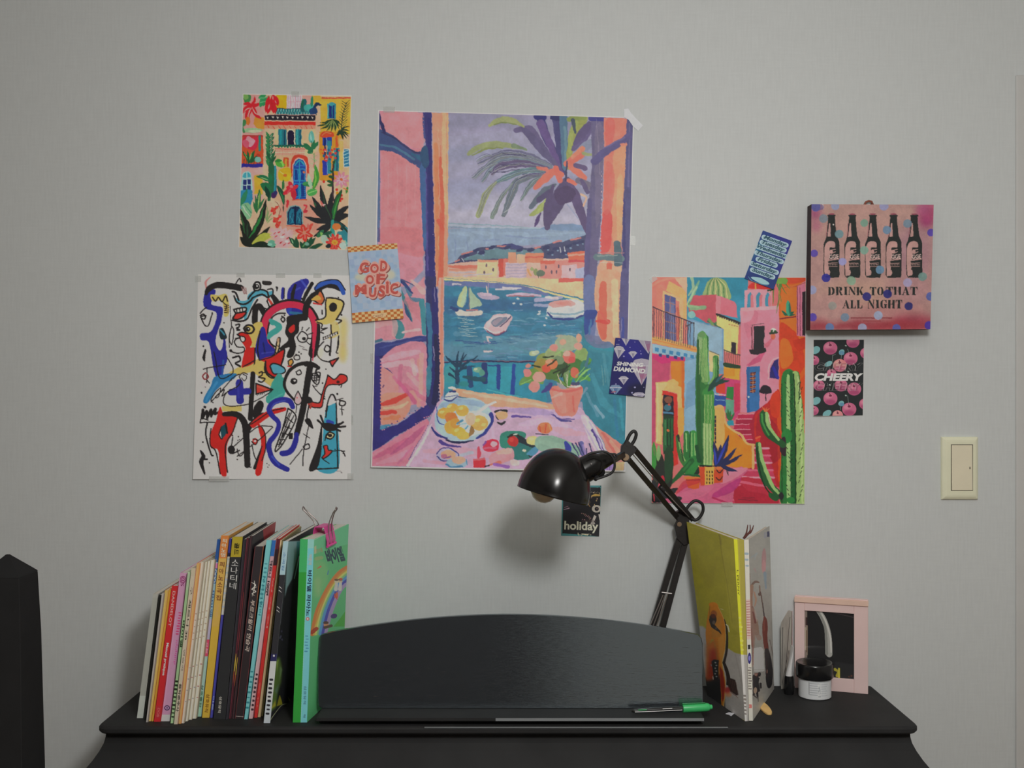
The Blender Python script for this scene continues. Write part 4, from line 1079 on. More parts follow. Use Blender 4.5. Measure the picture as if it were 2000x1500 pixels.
    # orange inner frame
    p('cd8a72', '470,72 590,75 585,1321 498,1321 490,900', 0); l('d9a07c', '560,80 560,400 570,800', [30, 30, 20]); l('c4604c', '530,400 545,700 540,1000 530,1300', [20, 30, 40, 40]); l('cf7a58', '500,300 510,800 510,1200', [30, 26, 20]); l('c95848', '520,850 545,900', 30); l('d8a878', '585,90 585,900', 8, a=.7)
    for i in range(8): l('b9503f' if i % 2 else 'dcab88', [(515+(i*17) % 50, 180+i*130), (518+(i*17) % 50, 270+i*130)], [4, 10, 4], a=.6)
    # right shutter: mauve upright, orange leaf
    p('5c5678', '1610,105 1705,110 1700,500 1680,900 1640,1321 1570,1321 1580,950 1600,700 1620,450', 0); p('6c647e', '1640,200 1700,200 1690,700 1650,900 1640,600', a=.7); l('544e78', '1605,700 1590,1000 1580,1300', [30, 40, 40]); l('3c3a7c', '1615,115 1700,118', 40); l('8d8496', '1650,120 1680,520', [4, 8], a=.5)
    p('cf7466', '1705,108 1870,115 1865,300 1850,600 1830,1000 1840,1321 1660,1321 1690,900 1705,500', 0); p('d58a6c', '1790,300 1865,290 1850,600 1830,1000 1770,1000 1760,600', a=.9); p('c4504e', '1700,800 1760,800 1750,1040 1680,1070'); p('c85e5a', '1720,130 1780,130 1770,280 1720,320', a=.8); p('d89a74', '1800,560 1840,560 1830,1000 1800,1000', a=.8); p('cb625c', '1720,440 1780,500 1760,760 1705,780', a=.7)
    p('d19a80', '1670,1150 1830,1150 1840,1321 1680,1321'); l('c9604f', '1745,1160 1740,1290', [40, 50])
    p('4c4a74', '1870,115 1915,118 1910,500 1890,1000 1880,1321 1830,1321 1835,900 1860,400', 0); l('6a6488', '1890,150 1880,600', [10, 14], a=.6); l('3c3a6c', '1850,700 1850,1300', [14, 24])
    l('544e7c', '1640,420 1720,350 1800,300 1900,230', [60, 56, 50, 40]); l('6c6890', '1700,330 1850,250', [10, 14], a=.6); l('c97a68', '1830,300 1860,300', 20)
    for i in range(22): e('b9a4a8' if i % 2 else '8a80a0', 1690-i*.5, 500+i*28, 3, 6)
    l('5a7078', '1650,1110 1740,1110 1830,1120', 44); l('4a606c', '1800,1015 1805,1150', [50, 60]); l('7a8a88', '1660,1100 1800,1095', [10, 8])
    l('a5787c', '1660,1080 1850,1078', 5); l('c0c0c4', '1655,1145 1840,1150', 5, a=.5)
    # ---- lower half
    Bq()
    g('34708e', '560,10 1590,20 1640,30 1640,900 560,900')
    for i, c in enumerate(('5f86a4', '3f86a0', '2c6690', '4f88a4', '3a7ea0', '6490a8', '3a94a4', '4a7ca0')):
        for j in range(5): l(c, [(570+j*200+(i*71) % 90, 60+i*72+(j*29) % 50), (650+j*200, 50+i*72+(j*17) % 40), (770+j*200, 66+i*72+(j*23) % 50)], [8, 36, 8], a=.5)
    p('31477a', '570,150 1600,200 1600,260 1000,240 800,300 570,260', a=.4, soft=12); p('6f90a2', '600,470 1600,420 1600,600 1200,560 600,600', a=.5, soft=16)
    for i in range(60): l(('7fa4b4', '2a5a84', '4a94a8', '6f88ac')[i % 4], [(590+(i*211) % 940, 240+(i*89) % 340), (640+(i*211) % 940, 236+(i*89) % 340), (690+(i*211) % 940, 242+(i*89) % 340)], [3, 9, 3], a=.6)
    # beach and shallow water
    p('d2ae88', '560,10 900,35 1150,60 1350,110 1580,165 1580,20 560,0', 0); l('d8bc88', '560,20 900,45 1150,75 1350,125 1580,185', 14); l('5e6a98', '570,50 850,60 1120,85 1300,130', [30, 40, 40, 20]); g('c2554e', '1380,15 1570,12 1570,35 1380,42')
    # sail boats
    p('a8b488', '725,90 700,80 660,160 655,210 700,215'); p('93a891', '740,80 765,120 820,180 830,210 760,225 740,230'); l('6f6a74', '735,80 740,235', 6); p('9bb4a0', '700,110 720,100 715,200 680,205', a=.7); p('c4b8b0', '645,240 740,250 830,245 815,280 680,285 655,275'); l('b06a66', '720,240 800,240', 10); l('2c3f70', '610,225 650,240', [20, 26]); l('5a7f94', '640,260 660,290', 8)
    l('a08aa4', '875,50 875,120', 5); l('c9b0a4', '862,70 870,120', 8); p('a497ae', '800,120 870,130 945,140 940,165 850,165 810,145'); p('b8a6b8', '820,115 900,125 890,140 830,135')
    for q in ('930,95 1080,90', '620,55 680,55', '980,80 1110,85'): l('b9b4bc', q, [14, 22, 10])
    l('b4a0b4', '1010,135 1130,130 1250,140', [14, 26, 16]); l('94606c', '1020,140 1200,145', 8)
    l('9a9ab8', '1220,170 1320,160 1400,150', [30, 30, 20]); l('8f96b4', '1215,205 1310,210', 22); l('c4b8bc', '1290,150 1370,155', 18)
    # white launch
    p('b8bcc0', '1295,240 1350,180 1480,165 1560,190 1570,260 1500,300 1380,300 1310,285'); p('c98f8c', '1310,205 1350,175 1450,170 1500,195 1460,220 1360,225'); p('c4807a', '1360,195 1440,180 1470,195 1420,210'); l('d0ccc4', '1300,240 1400,225 1560,205', 12); l('7f9aa8', '1320,265 1450,275 1560,250', 14); l('2c3a78', '1300,260 1340,295 1450,305 1565,280', [8, 16, 18, 10]); l('8fa4b0', '1340,290 1500,292', 8)
    # rowing boat
    p('bfa2a8', '850,350 900,290 960,265 1040,280 1035,330 1000,390 930,415 870,400'); p('c9b4b8', '860,340 920,285 1030,275 1020,300 920,310 880,370', a=.8); p('6a7488', '895,330 930,300 1000,290 1010,310 960,350 920,360'); p('9a8a98', '905,335 940,305 980,300 930,350', a=.8); l('3c3a5c', '1035,285 1010,320 960,360', 7); l('8f4c5c', '870,395 930,420 990,395', 9); l('3c3f6c', '860,380 930,425 1010,390', 6); l('c9b8ba', '850,365 900,400 960,400', 10)
    # ripples and reflections
    for i in range(10): l('9fb0b0', [(655+(i*37) % 60, 300+i*14), (720+(i*53) % 100, 303+i*14)], [4, 10, 4])
    for q in ('865,435 900,440', '850,470 890,475', '850,540 910,535', '870,445 880,480'): l('c0b0b4', q, [14, 24, 10])
    for q in ('640,460 820,470', '700,475 940,480', '850,470 930,465', '900,530 910,532'): l('2f4f88', q, [6, 14, 6])
    for q in ((1070, 430), (1050, 470), (1230, 400), (1320, 390), (1400, 330), (1460, 340), (1050, 570), (970, 580), (1160, 180), (960, 240), (1090, 230), (1350, 340)): l('3c5a80', [(q[0]-40, q[1]), (q[0]+40, q[1]-4)], [4, 12, 4]); l('7f9ab0', [(q[0]-30, q[1]+14), (q[0]+34, q[1]+10)], [3, 8, 3])
    for q in ((1300, 280), (1240, 250), (1240, 265), (1290, 300), (1280, 350), (1235, 270), (1090, 160), (1060, 195), (1110, 200)): e('b4bcc0', q[0], q[1], 10, 7)
    # railing and terrace
    p('2a7f98', '560,620 1250,620 1300,900 1000,860 560,800', 0); r('2f8fa0', 870, 640, 940, 800, a=.7); r('35a0ac', 960, 645, 1040, 830, a=.5); p('3a8a94', '570,650 640,650 620,800 570,800')
    l('8a5a64', '560,612 800,610 1240,608', 8); l('23244a', '560,618 700,605 800,600 950,612 1240,612', 9)
    l('1f3a80', '950,645 950,800', 26); l('1f3f8c', '1058,640 1050,850', 28); l('22357a', '880,640 960,640', 8)
    l('1f3f5c', '655,780 650,640', [34, 20])
    for q in ('650,640 600,600', '650,630 660,540', '670,640 700,550', '660,640 720,560', '690,640 800,570', '640,640 570,570', '660,700 600,650', '650,690 720,640', '680,660 780,640', '600,700 650,740'): l('1c3a52', q, [22, 6])
    l('24426c', '740,660 750,780', 40); l('22356c', '850,640 850,750', 46); l('1f4a5a', '700,720 840,740', [20, 40]); e('6f9a84', 800, 670, 34, 20); e('a8b49a', 785, 665, 12, 10); e('4f8a7c', 830, 690, 20, 26); e('2c7a80', 700, 770, 40, 20)
    p('2f8296', '540,760 700,790 660,830 560,820', a=.6)
    # orange sill
    p('d1987c', '640,800 800,830 1000,850 1320,910 1320,960 900,940 780,880 640,850'); l('dcb09a', '700,830 1000,880 1300,930', [14, 24, 14], a=.7); l('3f9aa4', '870,810 1000,845 1120,860', [8, 10, 6])
    # pink strip left of the bay
    p('cf9388', '520,10 560,10 555,400 560,800 530,900 515,600', 0); l('c9705c', '545,20 540,500 545,850', [14, 20, 14], a=.6)
    # teal wall on the right
    p('2f7488', '1560,280 1640,260 1640,480 1870,500 1860,1190 1790,1200 1640,1060 1560,960 1540,700'); p('5f6a94', '1560,30 1640,30 1640,420 1580,420'); p('2c4488', '1570,260 1620,250 1630,330 1570,420'); l('3f6a94', '1610,300 1600,420', 14)
    for q, c in (('1600,520 1760,560 1740,700', '3a7f90'), ('1620,700 1700,900 1820,1000', '3f8a9c'), ('1580,840 1660,1000', '5f8ea4'), ('1700,560 1740,780', '4a8898'), ('1780,880 1800,1150', '2f6f94'), ('1640,930 1700,1010', '8fa4b4'), ('1820,880 1840,1100', '3a8ea0'), ('1570,600 1580,680', '2c4f8c')): l(c, q, [20, 60, 20], a=.65)
    p('2f8294', '1600,500 1740,495 1790,540 1640,520'); p('64698c', '1560,420 1700,440 1780,500 1640,510', a=.8); l('5f8f94', '1690,640 1700,780', 8, a=.7); l('7aa0a0', '1710,660 1715,760', 4, a=.6)
    # orange leaf of the right shutter, lower part
    p('cf9478', '1650,0 1830,0 1830,460 1740,470 1660,400'); l('c9604f', '1700,60 1690,300 1700,430', [50, 70, 50]); l('d8ac88', '1780,40 1790,420', [50, 40]); l('c0443f', '1650,320 1730,325', [14, 40]); l('c95a4f', '1680,260 1740,330', 14); l('d09880', '1660,20 1665,240', 14)
    p('4f4c78', '1825,0 1880,0 1875,450 1820,450'); l('3a4488', '1840,300 1840,440', 20); l('8a84a4', '1835,300 1825,440', 5, a=.7); p('2f3f84', '1570,250 1650,240 1640,300 1570,300')
    # left shutter, lower
    p('c08290', '65,320 420,0 430,420 60,470', 0); l('3f7a84', '190,0 270,160 330,320', [20, 24, 8]); p('417a84', '190,310 260,330 275,430 210,440'); p('44708a', '270,60 330,130 320,150 420,160 330,180', a=.9); l('2f3f74', '255,30 330,120', [30, 12]); l('4a5078', '250,20 400,90', [10, 16, 8]); p('2f4f74', '270,190 300,240 330,330 290,270'); l('c99a9a', '330,30 410,110', [20, 40]); l('ba7480', '300,180 420,300', [60, 90], a=.6); l('cf9a9c', '80,350 200,330 200,420', [40, 50, 30], a=.7); l('c9a4a8', '260,400 380,380', [14, 22]); l('3f7f8c', '400,180 420,400', [40, 40])
    p('333a78', '60,490 200,465 330,435 440,425 445,460 330,490 200,530 110,580 60,590'); l('46508c', '100,510 250,480 400,445', [8, 16, 10], a=.7); l('3f6a80', '60,470 110,455', [14, 24]); l('28285c', '60,590 190,555 300,525', [14, 24, 6])
    p('bf7f92', '100,600 420,480 430,900 330,920 110,1060'); 
    for q, c in (('120,600 260,560 380,540', 'c79aa8'), ('130,640 300,620 380,680', 'cba4ae'), ('300,700 380,780', 'c9989c'), ('380,600 400,800', 'c98a84'), ('250,640 240,760', 'b96a86'), ('330,600 350,700', 'd0a4a4'), ('400,560 390,880', 'cf9a94'), ('280,780 420,880', 'bb6a84'), ('330,830 380,920', 'cf9088'), ('240,760 350,900', 'b85a80')): l(c, q, [30, 50, 30], a=.8)
    l('3a3a74', '105,660 150,665 190,700', [8, 14, 8]); p('c9898a', '105,670 170,680 220,740 230,830 150,880 105,900'); p('cf8878', '110,860 240,830 310,870 315,950 250,1040 150,1060 108,1040'); l('c4453f', '120,915 200,890 290,850', [30, 40, 30]); l('c4453f', '115,980 210,970', [30, 26]); l('dba48a', '130,945 250,930 300,900', [14, 24, 14]); l('d07a5c', '130,1020 230,1010', [14, 40]); l('6a4c6c', '120,790 130,780', 10); p('4a84a4', '100,1070 180,1060 150,1110 105,1110'); l('bf5f84', '200,720 330,870', [20, 30], a=.6)
    p('302c70', '50,560 100,580 105,1060 100,1100 230,1060 330,990 430,920 520,890 525,920 450,1010 330,1080 200,1150 110,1220 45,1250', 0)
    for i in range(26): e('c08494' if i % 3 else '302c70', 104+i*14, 1100-i*8+((i*7) % 5)*3, 5, 4)
    for i in range(24): e('b87a94', 120+i*15, 1215-i*10+((i*5) % 4)*4, 6, 4)
    for i in range(18): e('302c70', 103, 610+i*24, 6, 8)
    p('30305f', '430,0 500,0 510,300 520,600 520,900 470,960 430,900 440,700 430,400', 0); l('356a8c', '440,200 470,500 450,800', [30, 50, 30]); l('2a2a66', '490,100 500,500 490,850', [40, 50, 50]); l('23244a', '500,420 510,700 490,900', [24, 34, 40]); l('b0a4b4', '490,80 492,180', 6, a=.6); l('9a94ac', '485,500 490,600', 7, a=.7)
    for i in range(20): e('23244a', 520+(i % 3)*3, 430+i*24, 6, 8)
    p('3f7f90', '440,640 470,700 450,860 430,800', a=.7)
    # floor, pink then table cloth
    p('c2788e', '40,1260 110,1220 330,1080 440,1020 470,1060 330,1300 290,1362 38,1358', 0)
    for q, c in (('60,1300 200,1230 300,1160', 'b85a7e'), ('80,1340 220,1300 290,1250', 'cf90a4'), ('180,1270 320,1170 420,1070', 'a8527c'), ('230,1340 340,1220', 'b6688c'), ('50,1280 120,1240', 'c98a9c')): l(c, q, [14, 50, 14], a=.7)
    for i in range(16): l('5a4a7c', [(310+i*9, 1310-i*16), (322+i*10, 1290-i*16)], [8, 3])
    p('b89ab4', '510,900 600,860 780,880 900,930 1100,940 1330,950 1540,940 1640,1060 1720,1250 1760,1420 290,1362 340,1260 450,1060', 0)
    for q, c in (('420,1250 700,1250 1000,1300', 'c796a8'), ('1000,1000 1300,980 1550,1010', 'b8a0c4'), ('1030,960 1200,965 1330,980', '9c86b4'), ('1100,1060 1300,1040 1500,1100', 'bfa6c4'), ('420,1320 600,1340', 'c48a9e'), ('1350,1090 1420,1110 1560,1130', 'cf94a4'), ('1420,1180 1560,1200', 'c998ac'), ('560,880 800,890', '9cb0c8'), ('1550,1000 1620,1150 1680,1300', 'c9c0c8'), ('600,1300 760,1260', '9fb4c4'), ('900,1000 920,1200', 'c4a4bc'), ('1250,1120 1200,1200', 'b89cc0'), ('360,1280 460,1080', 'c4b8c4')): l(c, q, [24, 60, 24], a=.7)
    l('5a4490', '1050,1000 1120,1005 1180,1010', [20, 12, 10]); l('5f4c8c', '1330,990 1400,1020 1490,1020', [8, 10, 8])
    l('c9c4cc', '300,1355 400,1200 470,1060', [20, 14, 6], a=.8)
    # bowl of oranges
    p('9db4c4', '505,960 560,890 700,870 830,890 905,980 900,1060 820,1150 700,1190 580,1160 500,1080'); p('8aa4bc', '520,930 640,875 830,900 860,940 700,920 560,940'); p('b8c4c8', '640,1020 740,960 900,1000 880,1080 780,1140 700,1130')
    l('3a4a94', '505,930 520,1040 560,1060', [5, 8, 5]); l('2c3480', '895,985 905,1040 850,1120 790,1160', [26, 20, 22, 10]); l('2c3074', '475,1080 510,1130 580,1160', [10, 20, 10]); l('22264a', '575,1170 660,1190 770,1175', [10, 18, 6]); l('4a3a84', '535,1180 590,1210 680,1220', [26, 20, 8]); l('c9ccd0', '760,1000 850,940 930,900', [26, 20, 10]); l('b0bcc8', '770,980 860,920', 12)
    for q in ((560, 980, 46, 40, 'd09a48'), (620, 940, 40, 30, 'd49a4a'), (690, 960, 46, 40, 'd6a04e'), (610, 1010, 46, 40, 'd0743c'), (600, 1080, 40, 50, 'd8a04a'), (660, 1110, 50, 36, 'd9a648'), (700, 1140, 46, 30, 'd8a850'), (815, 1050, 62, 54, 'd6a058'), (640, 1050, 36, 36, 'd48c40'), (750, 1020, 40, 44, 'd4a890')): e(q[4], *q[:4])
    for q in ((545, 970), (680, 945), (800, 1030), (600, 930), (650, 1100), (840, 1060)): e('e0b870', q[0], q[1], 18, 12, -20)
    l('4a84a4', '655,1050 690,1030', [12, 16]); l('5a94b0', '710,1090 730,1070', 12); p('8a6a44', '735,1140 755,1065 780,1110 750,1140'); l('8fb0c0', '650,1060 720,1050', 8)
    # sugar pot, cup, bread, fruit, sweets
    p('b4bcc8', '565,860 600,820 650,825 665,860 620,890 575,888'); l('34407c', '560,880 600,892 665,860', [8, 12, 6]); l('2f3a70', '600,825 640,822', [12, 14]); l('3a4880', '565,865 660,850', 5); e('c9c4c0', 620, 800, 30, 10)
    p('cf9a72', '930,975 1005,965 1010,1010 985,1025 945,1020'); l('24242c', '925,970 960,955 1010,965', [14, 10, 16]); l('24242c', '930,1000 950,1025', 6); l('24242c', '945,1045 970,1055 1000,1040', [10, 18, 8])
    e('d4704a', 1280, 1085, 52, 38); l('b9483a', '1245,1075 1250,1110', 8); l('b9483a', '1290,1060 1285,1115', 8); l('e08a5c', '1310,1060 1325,1100', 10); l('33303c', '1215,1125 1300,1130', [8, 6]); e('cf7a54', 1260, 1065, 20, 12)
    p('2f7a6c', '975,1120 1130,1115 1130,1190 1060,1230 970,1220'); p('2a6a68', '1060,1180 1200,1220 1180,1300 1060,1300'); l('1f2a34', '1100,1160 1170,1200 1230,1230', [40, 36, 20]); e('b02c2c', 1055, 1180, 40, 36); e('c9403a', 1045, 1170, 16, 14); l('1f2420', '1020,1150 1060,1135 1100,1145', [14, 20, 10]); l('b8c4b8', '1060,1135 1080,1130', 10); e('cdb878', 1195, 1175, 46, 34); e('d8c890', 1185, 1165, 20, 12); l('22262a', '1160,1270 1180,1290 1220,1250', 8); p('4a84a4', '1150,1270 1200,1225 1240,1230 1200,1280'); e('c9c0a8', 1135, 1245, 14, 10)
    p('7fa090', '1230,1150 1330,1140 1450,1180 1560,1260 1400,1300 1220,1230'); l('8aaa98', '1250,1180 1400,1220', [30, 50], a=.7)
    p('c9304a', '845,1190 900,1165 950,1185 945,1240 890,1255 845,1240'); e('c8a0ac', 915, 1200, 26, 18); l('d05a74', '850,1230 930,1225', 14); l('7a4a94', '840,1205 860,1180', 12); p('c4465c', '800,1230 815,1220 825,1280 800,1300'); p('c8303c', '768,1310 855,1300 858,1365 770,1365', 0); l('d9606a', '775,1310 850,1305', 16); p('c48a94', '900,1270 1040,1230 1050,1310 900,1340'); l('d4a098', '950,1260 1030,1250', [30, 40]); l('c96a5c', '880,1350 960,1330', [10, 24]); l('8a5aa4', '920,1345 1020,1362', 24); l('2c2430', '855,1358 880,1352', 10); p('c9b4b4', '1040,1310 1100,1320 1090,1350 1040,1350')
    e('a8a0bc', 580, 1280, 78, 46); l('3f3f80', '505,1270 540,1235 600,1232 660,1270 640,1310 560,1320 510,1290', 8); e('cf9a80', 590, 1275, 54, 32); e('b06a84', 560, 1285, 24, 16); l('8a5a8c', '560,1300 610,1290', 10)
    e('8fa8b8', 650, 1335, 74, 36); e('d09a84', 665, 1315, 50, 28); l('4a7aa0', '575,1345 620,1362 690,1360', 12); l('5a88a8', '720,1310 725,1345', 8)
    # flower pot
    l('3f3a80', '1340,990 1400,1030 1470,1035', [6, 16, 6]); p('d0786c', '1315,800 1400,780 1545,790 1530,900 1500,990 1440,1000 1370,985 1335,900'); p('d58a80', '1340,830 1420,820 1430,970 1380,960', a=.6); l('c4605c', '1320,805 1430,825 1540,800', [14, 20, 14]); l('b9524e', '1480,860 1490,970', [14, 10], a=.6); l('dca49a', '1330,870 1400,840', [10, 20], a=.6); l('8a94a8', '1540,860 1580,800', [8, 20], a=.6)
    for q, c, w_ in (('1430,790 1420,700 1350,600', '3a5c2c', [20, 30, 20]), ('1450,790 1480,700 1600,620', '3f7a34', [20, 50, 20]), ('1440,780 1300,700 1240,690', '5a7a3c', [10, 50, 30]), ('1440,760 1430,640 1400,520', '6f8a5c', [10, 60, 60]), ('1470,740 1540,640 1600,600', '4f8a3c', [14, 44, 30]), ('1260,760 1150,740 1105,770', '5f8a4c', [30, 50, 20]), ('1500,740 1560,720 1600,740', '4c8a44', [20, 44, 20])): l(c, q, w_)
    for q in ((1280, 590, 60, 40, '7a8a4c'), (1340, 560, 60, 50, '8a9a6c'), (1200, 550, 30, 20, '9aa884'), (1440, 480, 90, 60, '8f9c84'), (1540, 560, 50, 50, '7d9a5c'), (1260, 640, 60, 50, '90803c'), (1400, 640, 70, 50, '2f4a2c'), (1500, 640, 60, 50, '3f6a34'), (1190, 700, 60, 40, '64863c'), (1330, 700, 70, 40, '4a6a34'), (1380, 600, 40, 30, '6a8060'), (1560, 660, 30, 60, '2f6a5c')): e(q[4], *q[:4])
    for q in ((1455, 580, 44, 46, 'd2685e'), (1440, 555, 26, 20, 'e0988c'), (1345, 510, 30, 26, 'c98078'), (1330, 630, 46, 34, 'd07048'), (1290, 660, 30, 30, 'c94f3a'), (1240, 720, 46, 40, 'd08a80'), (1155, 690, 28, 30, 'd07878'), (1205, 790, 40, 40, 'd4827c'), (1495, 690, 30, 40, 'd0604c'), (1520, 500, 30, 26, 'd08c80'), (1525, 440, 18, 34, 'c4907c'), (1410, 470, 26, 22, 'b8907c'), (1160, 640, 20, 14, 'cf8078'), (1475, 600, 26, 24, 'c84f4c'), (1310, 610, 24, 16, 'd98a6c'), (1385, 430, 30, 10, '9a9a8c')): e(q[4], *q[:4])
    for q in ('1270,580 1340,575', '1340,690 1420,660', '1380,700 1460,640', '1190,640 1250,650', '1300,640 1360,600', '1400,720 1440,640'): l('22301f', q, [10, 28, 10])
    for q in ('1500,760 1560,690 1610,660', '1500,720 1570,650', '1530,760 1600,700', '1110,770 1180,740', '1360,560 1420,520'): l('7fb060', q, [6, 14, 5])
    for q in ('1370,700 1400,780', '1440,700 1445,790', '1380,730 1430,800'): l('cfb4ac', q, [5, 9, 5])
    l('3a3a7c', '1260,830 1300,800 1325,770', [10, 40, 20]); p('8a8a94', '1360,760 1400,770 1440,800 1400,805'); l('3f4464', '1480,770 1520,765', [20, 24]); l('b8b4b0', '1450,790 1530,785', [10, 14]); l('3f6a7c', '1590,560 1580,640', [14, 24]); e('a8b49c', 1215, 545, 26, 16)
    # right-hand corner: chair stripes, spoon and knives
    p('cf7f74', '1650,1080 1740,1140 1830,1200 1870,1260 1850,1330 1750,1300 1700,1180'); l('c4605c', '1690,1120 1780,1240', [14, 40], a=.8); l('d29a84', '1750,1180 1830,1290', [20, 40], a=.7); p('c0bcc8', '1560,990 1640,1080 1720,1250 1760,1420 1690,1420 1640,1200')
    for q in ('1620,1100 1680,1180 1710,1280', '1640,1130 1690,1250'): l('4c3a80', q, [20, 9, 5])
    for q in ('1560,1060 1660,1250', '1600,1040 1700,1220', '1660,1160 1730,1330'): l('a89ac4', q, [10, 26, 10], a=.7)
    l('303a94', '1430,1190 1450,1230 1455,1260', [26, 50, 20]); l('5a5a94', '1540,1200 1560,1290', [40, 30]); l('8a78ac', '1555,1210 1570,1270', [16, 16])
    for q in ('1480,1200 1530,1300', '1500,1190 1550,1290', '1520,1190 1570,1300', '1600,1200 1640,1330', '1580,1230 1580,1320'): l('2f3060', q, [10, 8, 4])
    p('9a80bc', '1600,1300 1700,1270 1770,1330 1750,1400 1680,1420 1600,1400'); 
    for i in range(7): l('6a4c94', [(1630+i*18, 1310+i*3), (1650+i*16, 1400)], 5)
    g('c9a880', '1780,1330 1850,1330 1845,1402 1780,1400')
    v.paint(1.0, 9, 5, .05); v.smooth(1)
    q = [(738.5, 215), (1238, 229), (1220.5, 921), (725, 912.5)]
    v.at(0, 0, 1); v.l('c6c2c4', '738.5,215 725,912.5 1220.5,921', 4.5, sm=0); v.l('c6c2c4', '738.5,215 1238,229 1220.5,921', 3, sm=0)
    lift = lambda U, V: .008*V**4*(1-.3*np.cos(U*6))+.0015*(1-np.cos(V*9))*U*(1-U)
    o_, r0 = on_wall('harbour_poster', 'large poster of an open window over a harbour, palm tree, boats and a breakfast table', 'poster', q, v, 500, 700, m=M_gloss, k=.55, lift=lift)
    # torn strips of white masking tape on its corner
    pts = [W(x, y, .0014) for x, y in ((1219, 213), (1227, 212), (1233, 221), (1242, 231), (1256, 245), (1246, 256), (1236, 246), (1228, 234), (1219, 229))]
    put('tape', MB().prism(pts, (0, .0003, 0)), M_wtape, o_, r0)['label'] = 'torn white masking tape'
    tape(o_, r0, 760, 214, 22, 12, 2); tape(o_, r0, 1236, 470, 10, 18); tape(o_, r0, 728, 700, 9, 20)
harbour()
def cactus():
    v = Cv(1268, 536, 1578, 990, 3, 'c96a6a').at(1260, 530, 3.191)
    p, g, r, e, l, f, t = v.p, v.g, v.r, v.e, v.l, v.f, v.t
    # sky
    r('2c7f9a', 255, 30, 640, 330); r('3a8aa8', 255, 170, 640, 330, soft=16)
    # melon cactus behind the roofs
    p('8aa06a', '368,170 372,110 395,60 440,40 490,52 520,100 526,175', 1)
    for i in range(8): l('b9b77e' if i % 2 else '4f7a4a', [(385+i*18, 165), (395+i*15, 90), (440+(i-4)*4, 44)], [8, 6, 3])
    # blue-green agave left of it
    l('8fae92', '290,40 300,100 270,150', [20, 16, 8]); l('6f9f84', '335,60 310,120 290,190', [10, 24, 20]); l('9cb794', '320,100 280,170 262,210', [16, 12, 6]); l('5f8f6c', '280,205 350,170 370,180', [24, 16, 4])
    # far pink block
    g('b8505e', '270,230 300,150 445,145 445,330 380,320 270,250'); p('c96a7a', '445,150 500,165 560,190 570,210 575,290 445,262', 0); l('7fa07a', '290,230 370,225', [30, 24]); l('8fae84', '270,215 330,222', 14)
    g('d07a86', '440,150 470,160 470,265 440,262')
    # left apartment, salmon
    g('cf7468', '40,32 262,34 258,470 40,440'); p('c9806a', '70,90 150,130 200,330 100,300', a=.4); g('d8a56a', '150,60 260,120 258,300 235,300 232,180 130,120'); g('e0a488', '180,40 262,36 262,140'); l('d99078', '45,90 110,55 210,40', 12, a=.6)
    g('d9a878', '108,120 240,170 232,470 210,465 213,190 118,145 118,430 108,430'); g('4c5288', '122,142 190,165 190,450 122,428'); r('7f86a8', 150, 190, 182, 440, a=.6)
    for i in range(4): l('a0706a', [(122, 190+i*60), (190, 208+i*60)], 5, sm=0)
    l('a0706a', '156,155 156,440', 4, sm=0); l('b55040', '200,230 214,300 205,420', 14, a=.6)
    # blue house
    g('6f94b4', '262,300 300,300 490,360 490,640 460,640 460,1100 240,1060 245,560 262,460'); g('7fa5bf', '245,560 330,540 320,1010 240,1000'); g('5b83a8', '260,700 330,640 330,820 250,860', a=.5); g('8aa9be', '300,310 480,360 480,560 400,520 300,420')
    e('7fb0ae', 290, 270, 24, 22); l('3c6a5a', '390,310 470,345', [10, 20]); l('6f8a54', '400,300 420,330', 16); l('4f7a4c', '440,320 460,340', 14)
    # pale yellow house with tiles
    g('d3c178', '445,268 585,322 575,520 500,500 490,480 490,360 445,335'); l('2c2628', '445,266 590,322', 12, sm=0)
    for i in range(10): l('2c2628', [(448+i*14.4, 266+i*5.6), (452+i*14.4, 278+i*5.6)], 8)
    for i in range(4): e('b0845a', 525+i*16, 330+i*4, 6, 4)
    g('2a2230', '538,438 568,448 566,520 536,512'); g('cdbb84', '395,490 460,520 462,640 400,620'); l('6a6a60', '400,495 460,520', 5, sm=0)
    l('4c3c3c', '492,490 560,515 612,525', 5); 
    for i in range(9): l('5a4a44', [(496+i*13, 494+i*3.4), (498+i*13, 575)], 3, sm=0)
    g('d09a3a', '490,590 590,600 585,690 490,660'); p('25402c', '490,570 540,575 610,590 590,605 520,600 490,590'); r('cf8a30', 490, 605, 560, 655)
    # pink house, tower with arches
    g('cd8094', '595,230 835,215 835,880 595,880'); p('c0697e', '610,250 700,250 690,330 640,420', a=.5); p('d794a2', '600,230 680,235 660,300 600,320', a=.7); g('b94a70', '630,585 720,510 760,480 720,560 650,590', a=.8)
    g('d3909e', '620,115 790,110 790,225 620,235'); 
    for x in (636, 692, 748): p('3f86a2', [(x, 228), (x+2, 150), (x+18, 128), (x+34, 150), (x+34, 225)], 0); 
    for x in (636, 692, 748): p('c4707a', [(x+20, 228), (x+20, 160), (x+28, 140), (x+38, 152), (x+38, 225)], 0)
    g('d99aa4', '598,228 700,222 838,212 838,236 598,250'); p('c8302e', '648,105 660,75 700,72 750,85 780,110'); l('dd9a4a', '690,72 688,110', 9, sm=0)
    g('26242a', '678,342 744,338 742,500 674,500'); l('7a3a48', '662,350 668,490', 6, sm=0); p('2a2228', '648,490 670,485 752,478 756,500 700,520 660,516', 0); l('6a4450', '665,335 740,325', 4, sm=0); l('6a4450', '668,335 664,480', 4, sm=0)
    e('c9664a', 798, 405, 15, 20); l('2f3a2c', '780,385 820,380', 14); e('d8d0c0', 800, 365, 16, 12); e('2f4a30', 790, 372, 8); e('2f4a30', 812, 375, 8); l('b0485a', '790,420 760,460', [14, 30], a=.5)
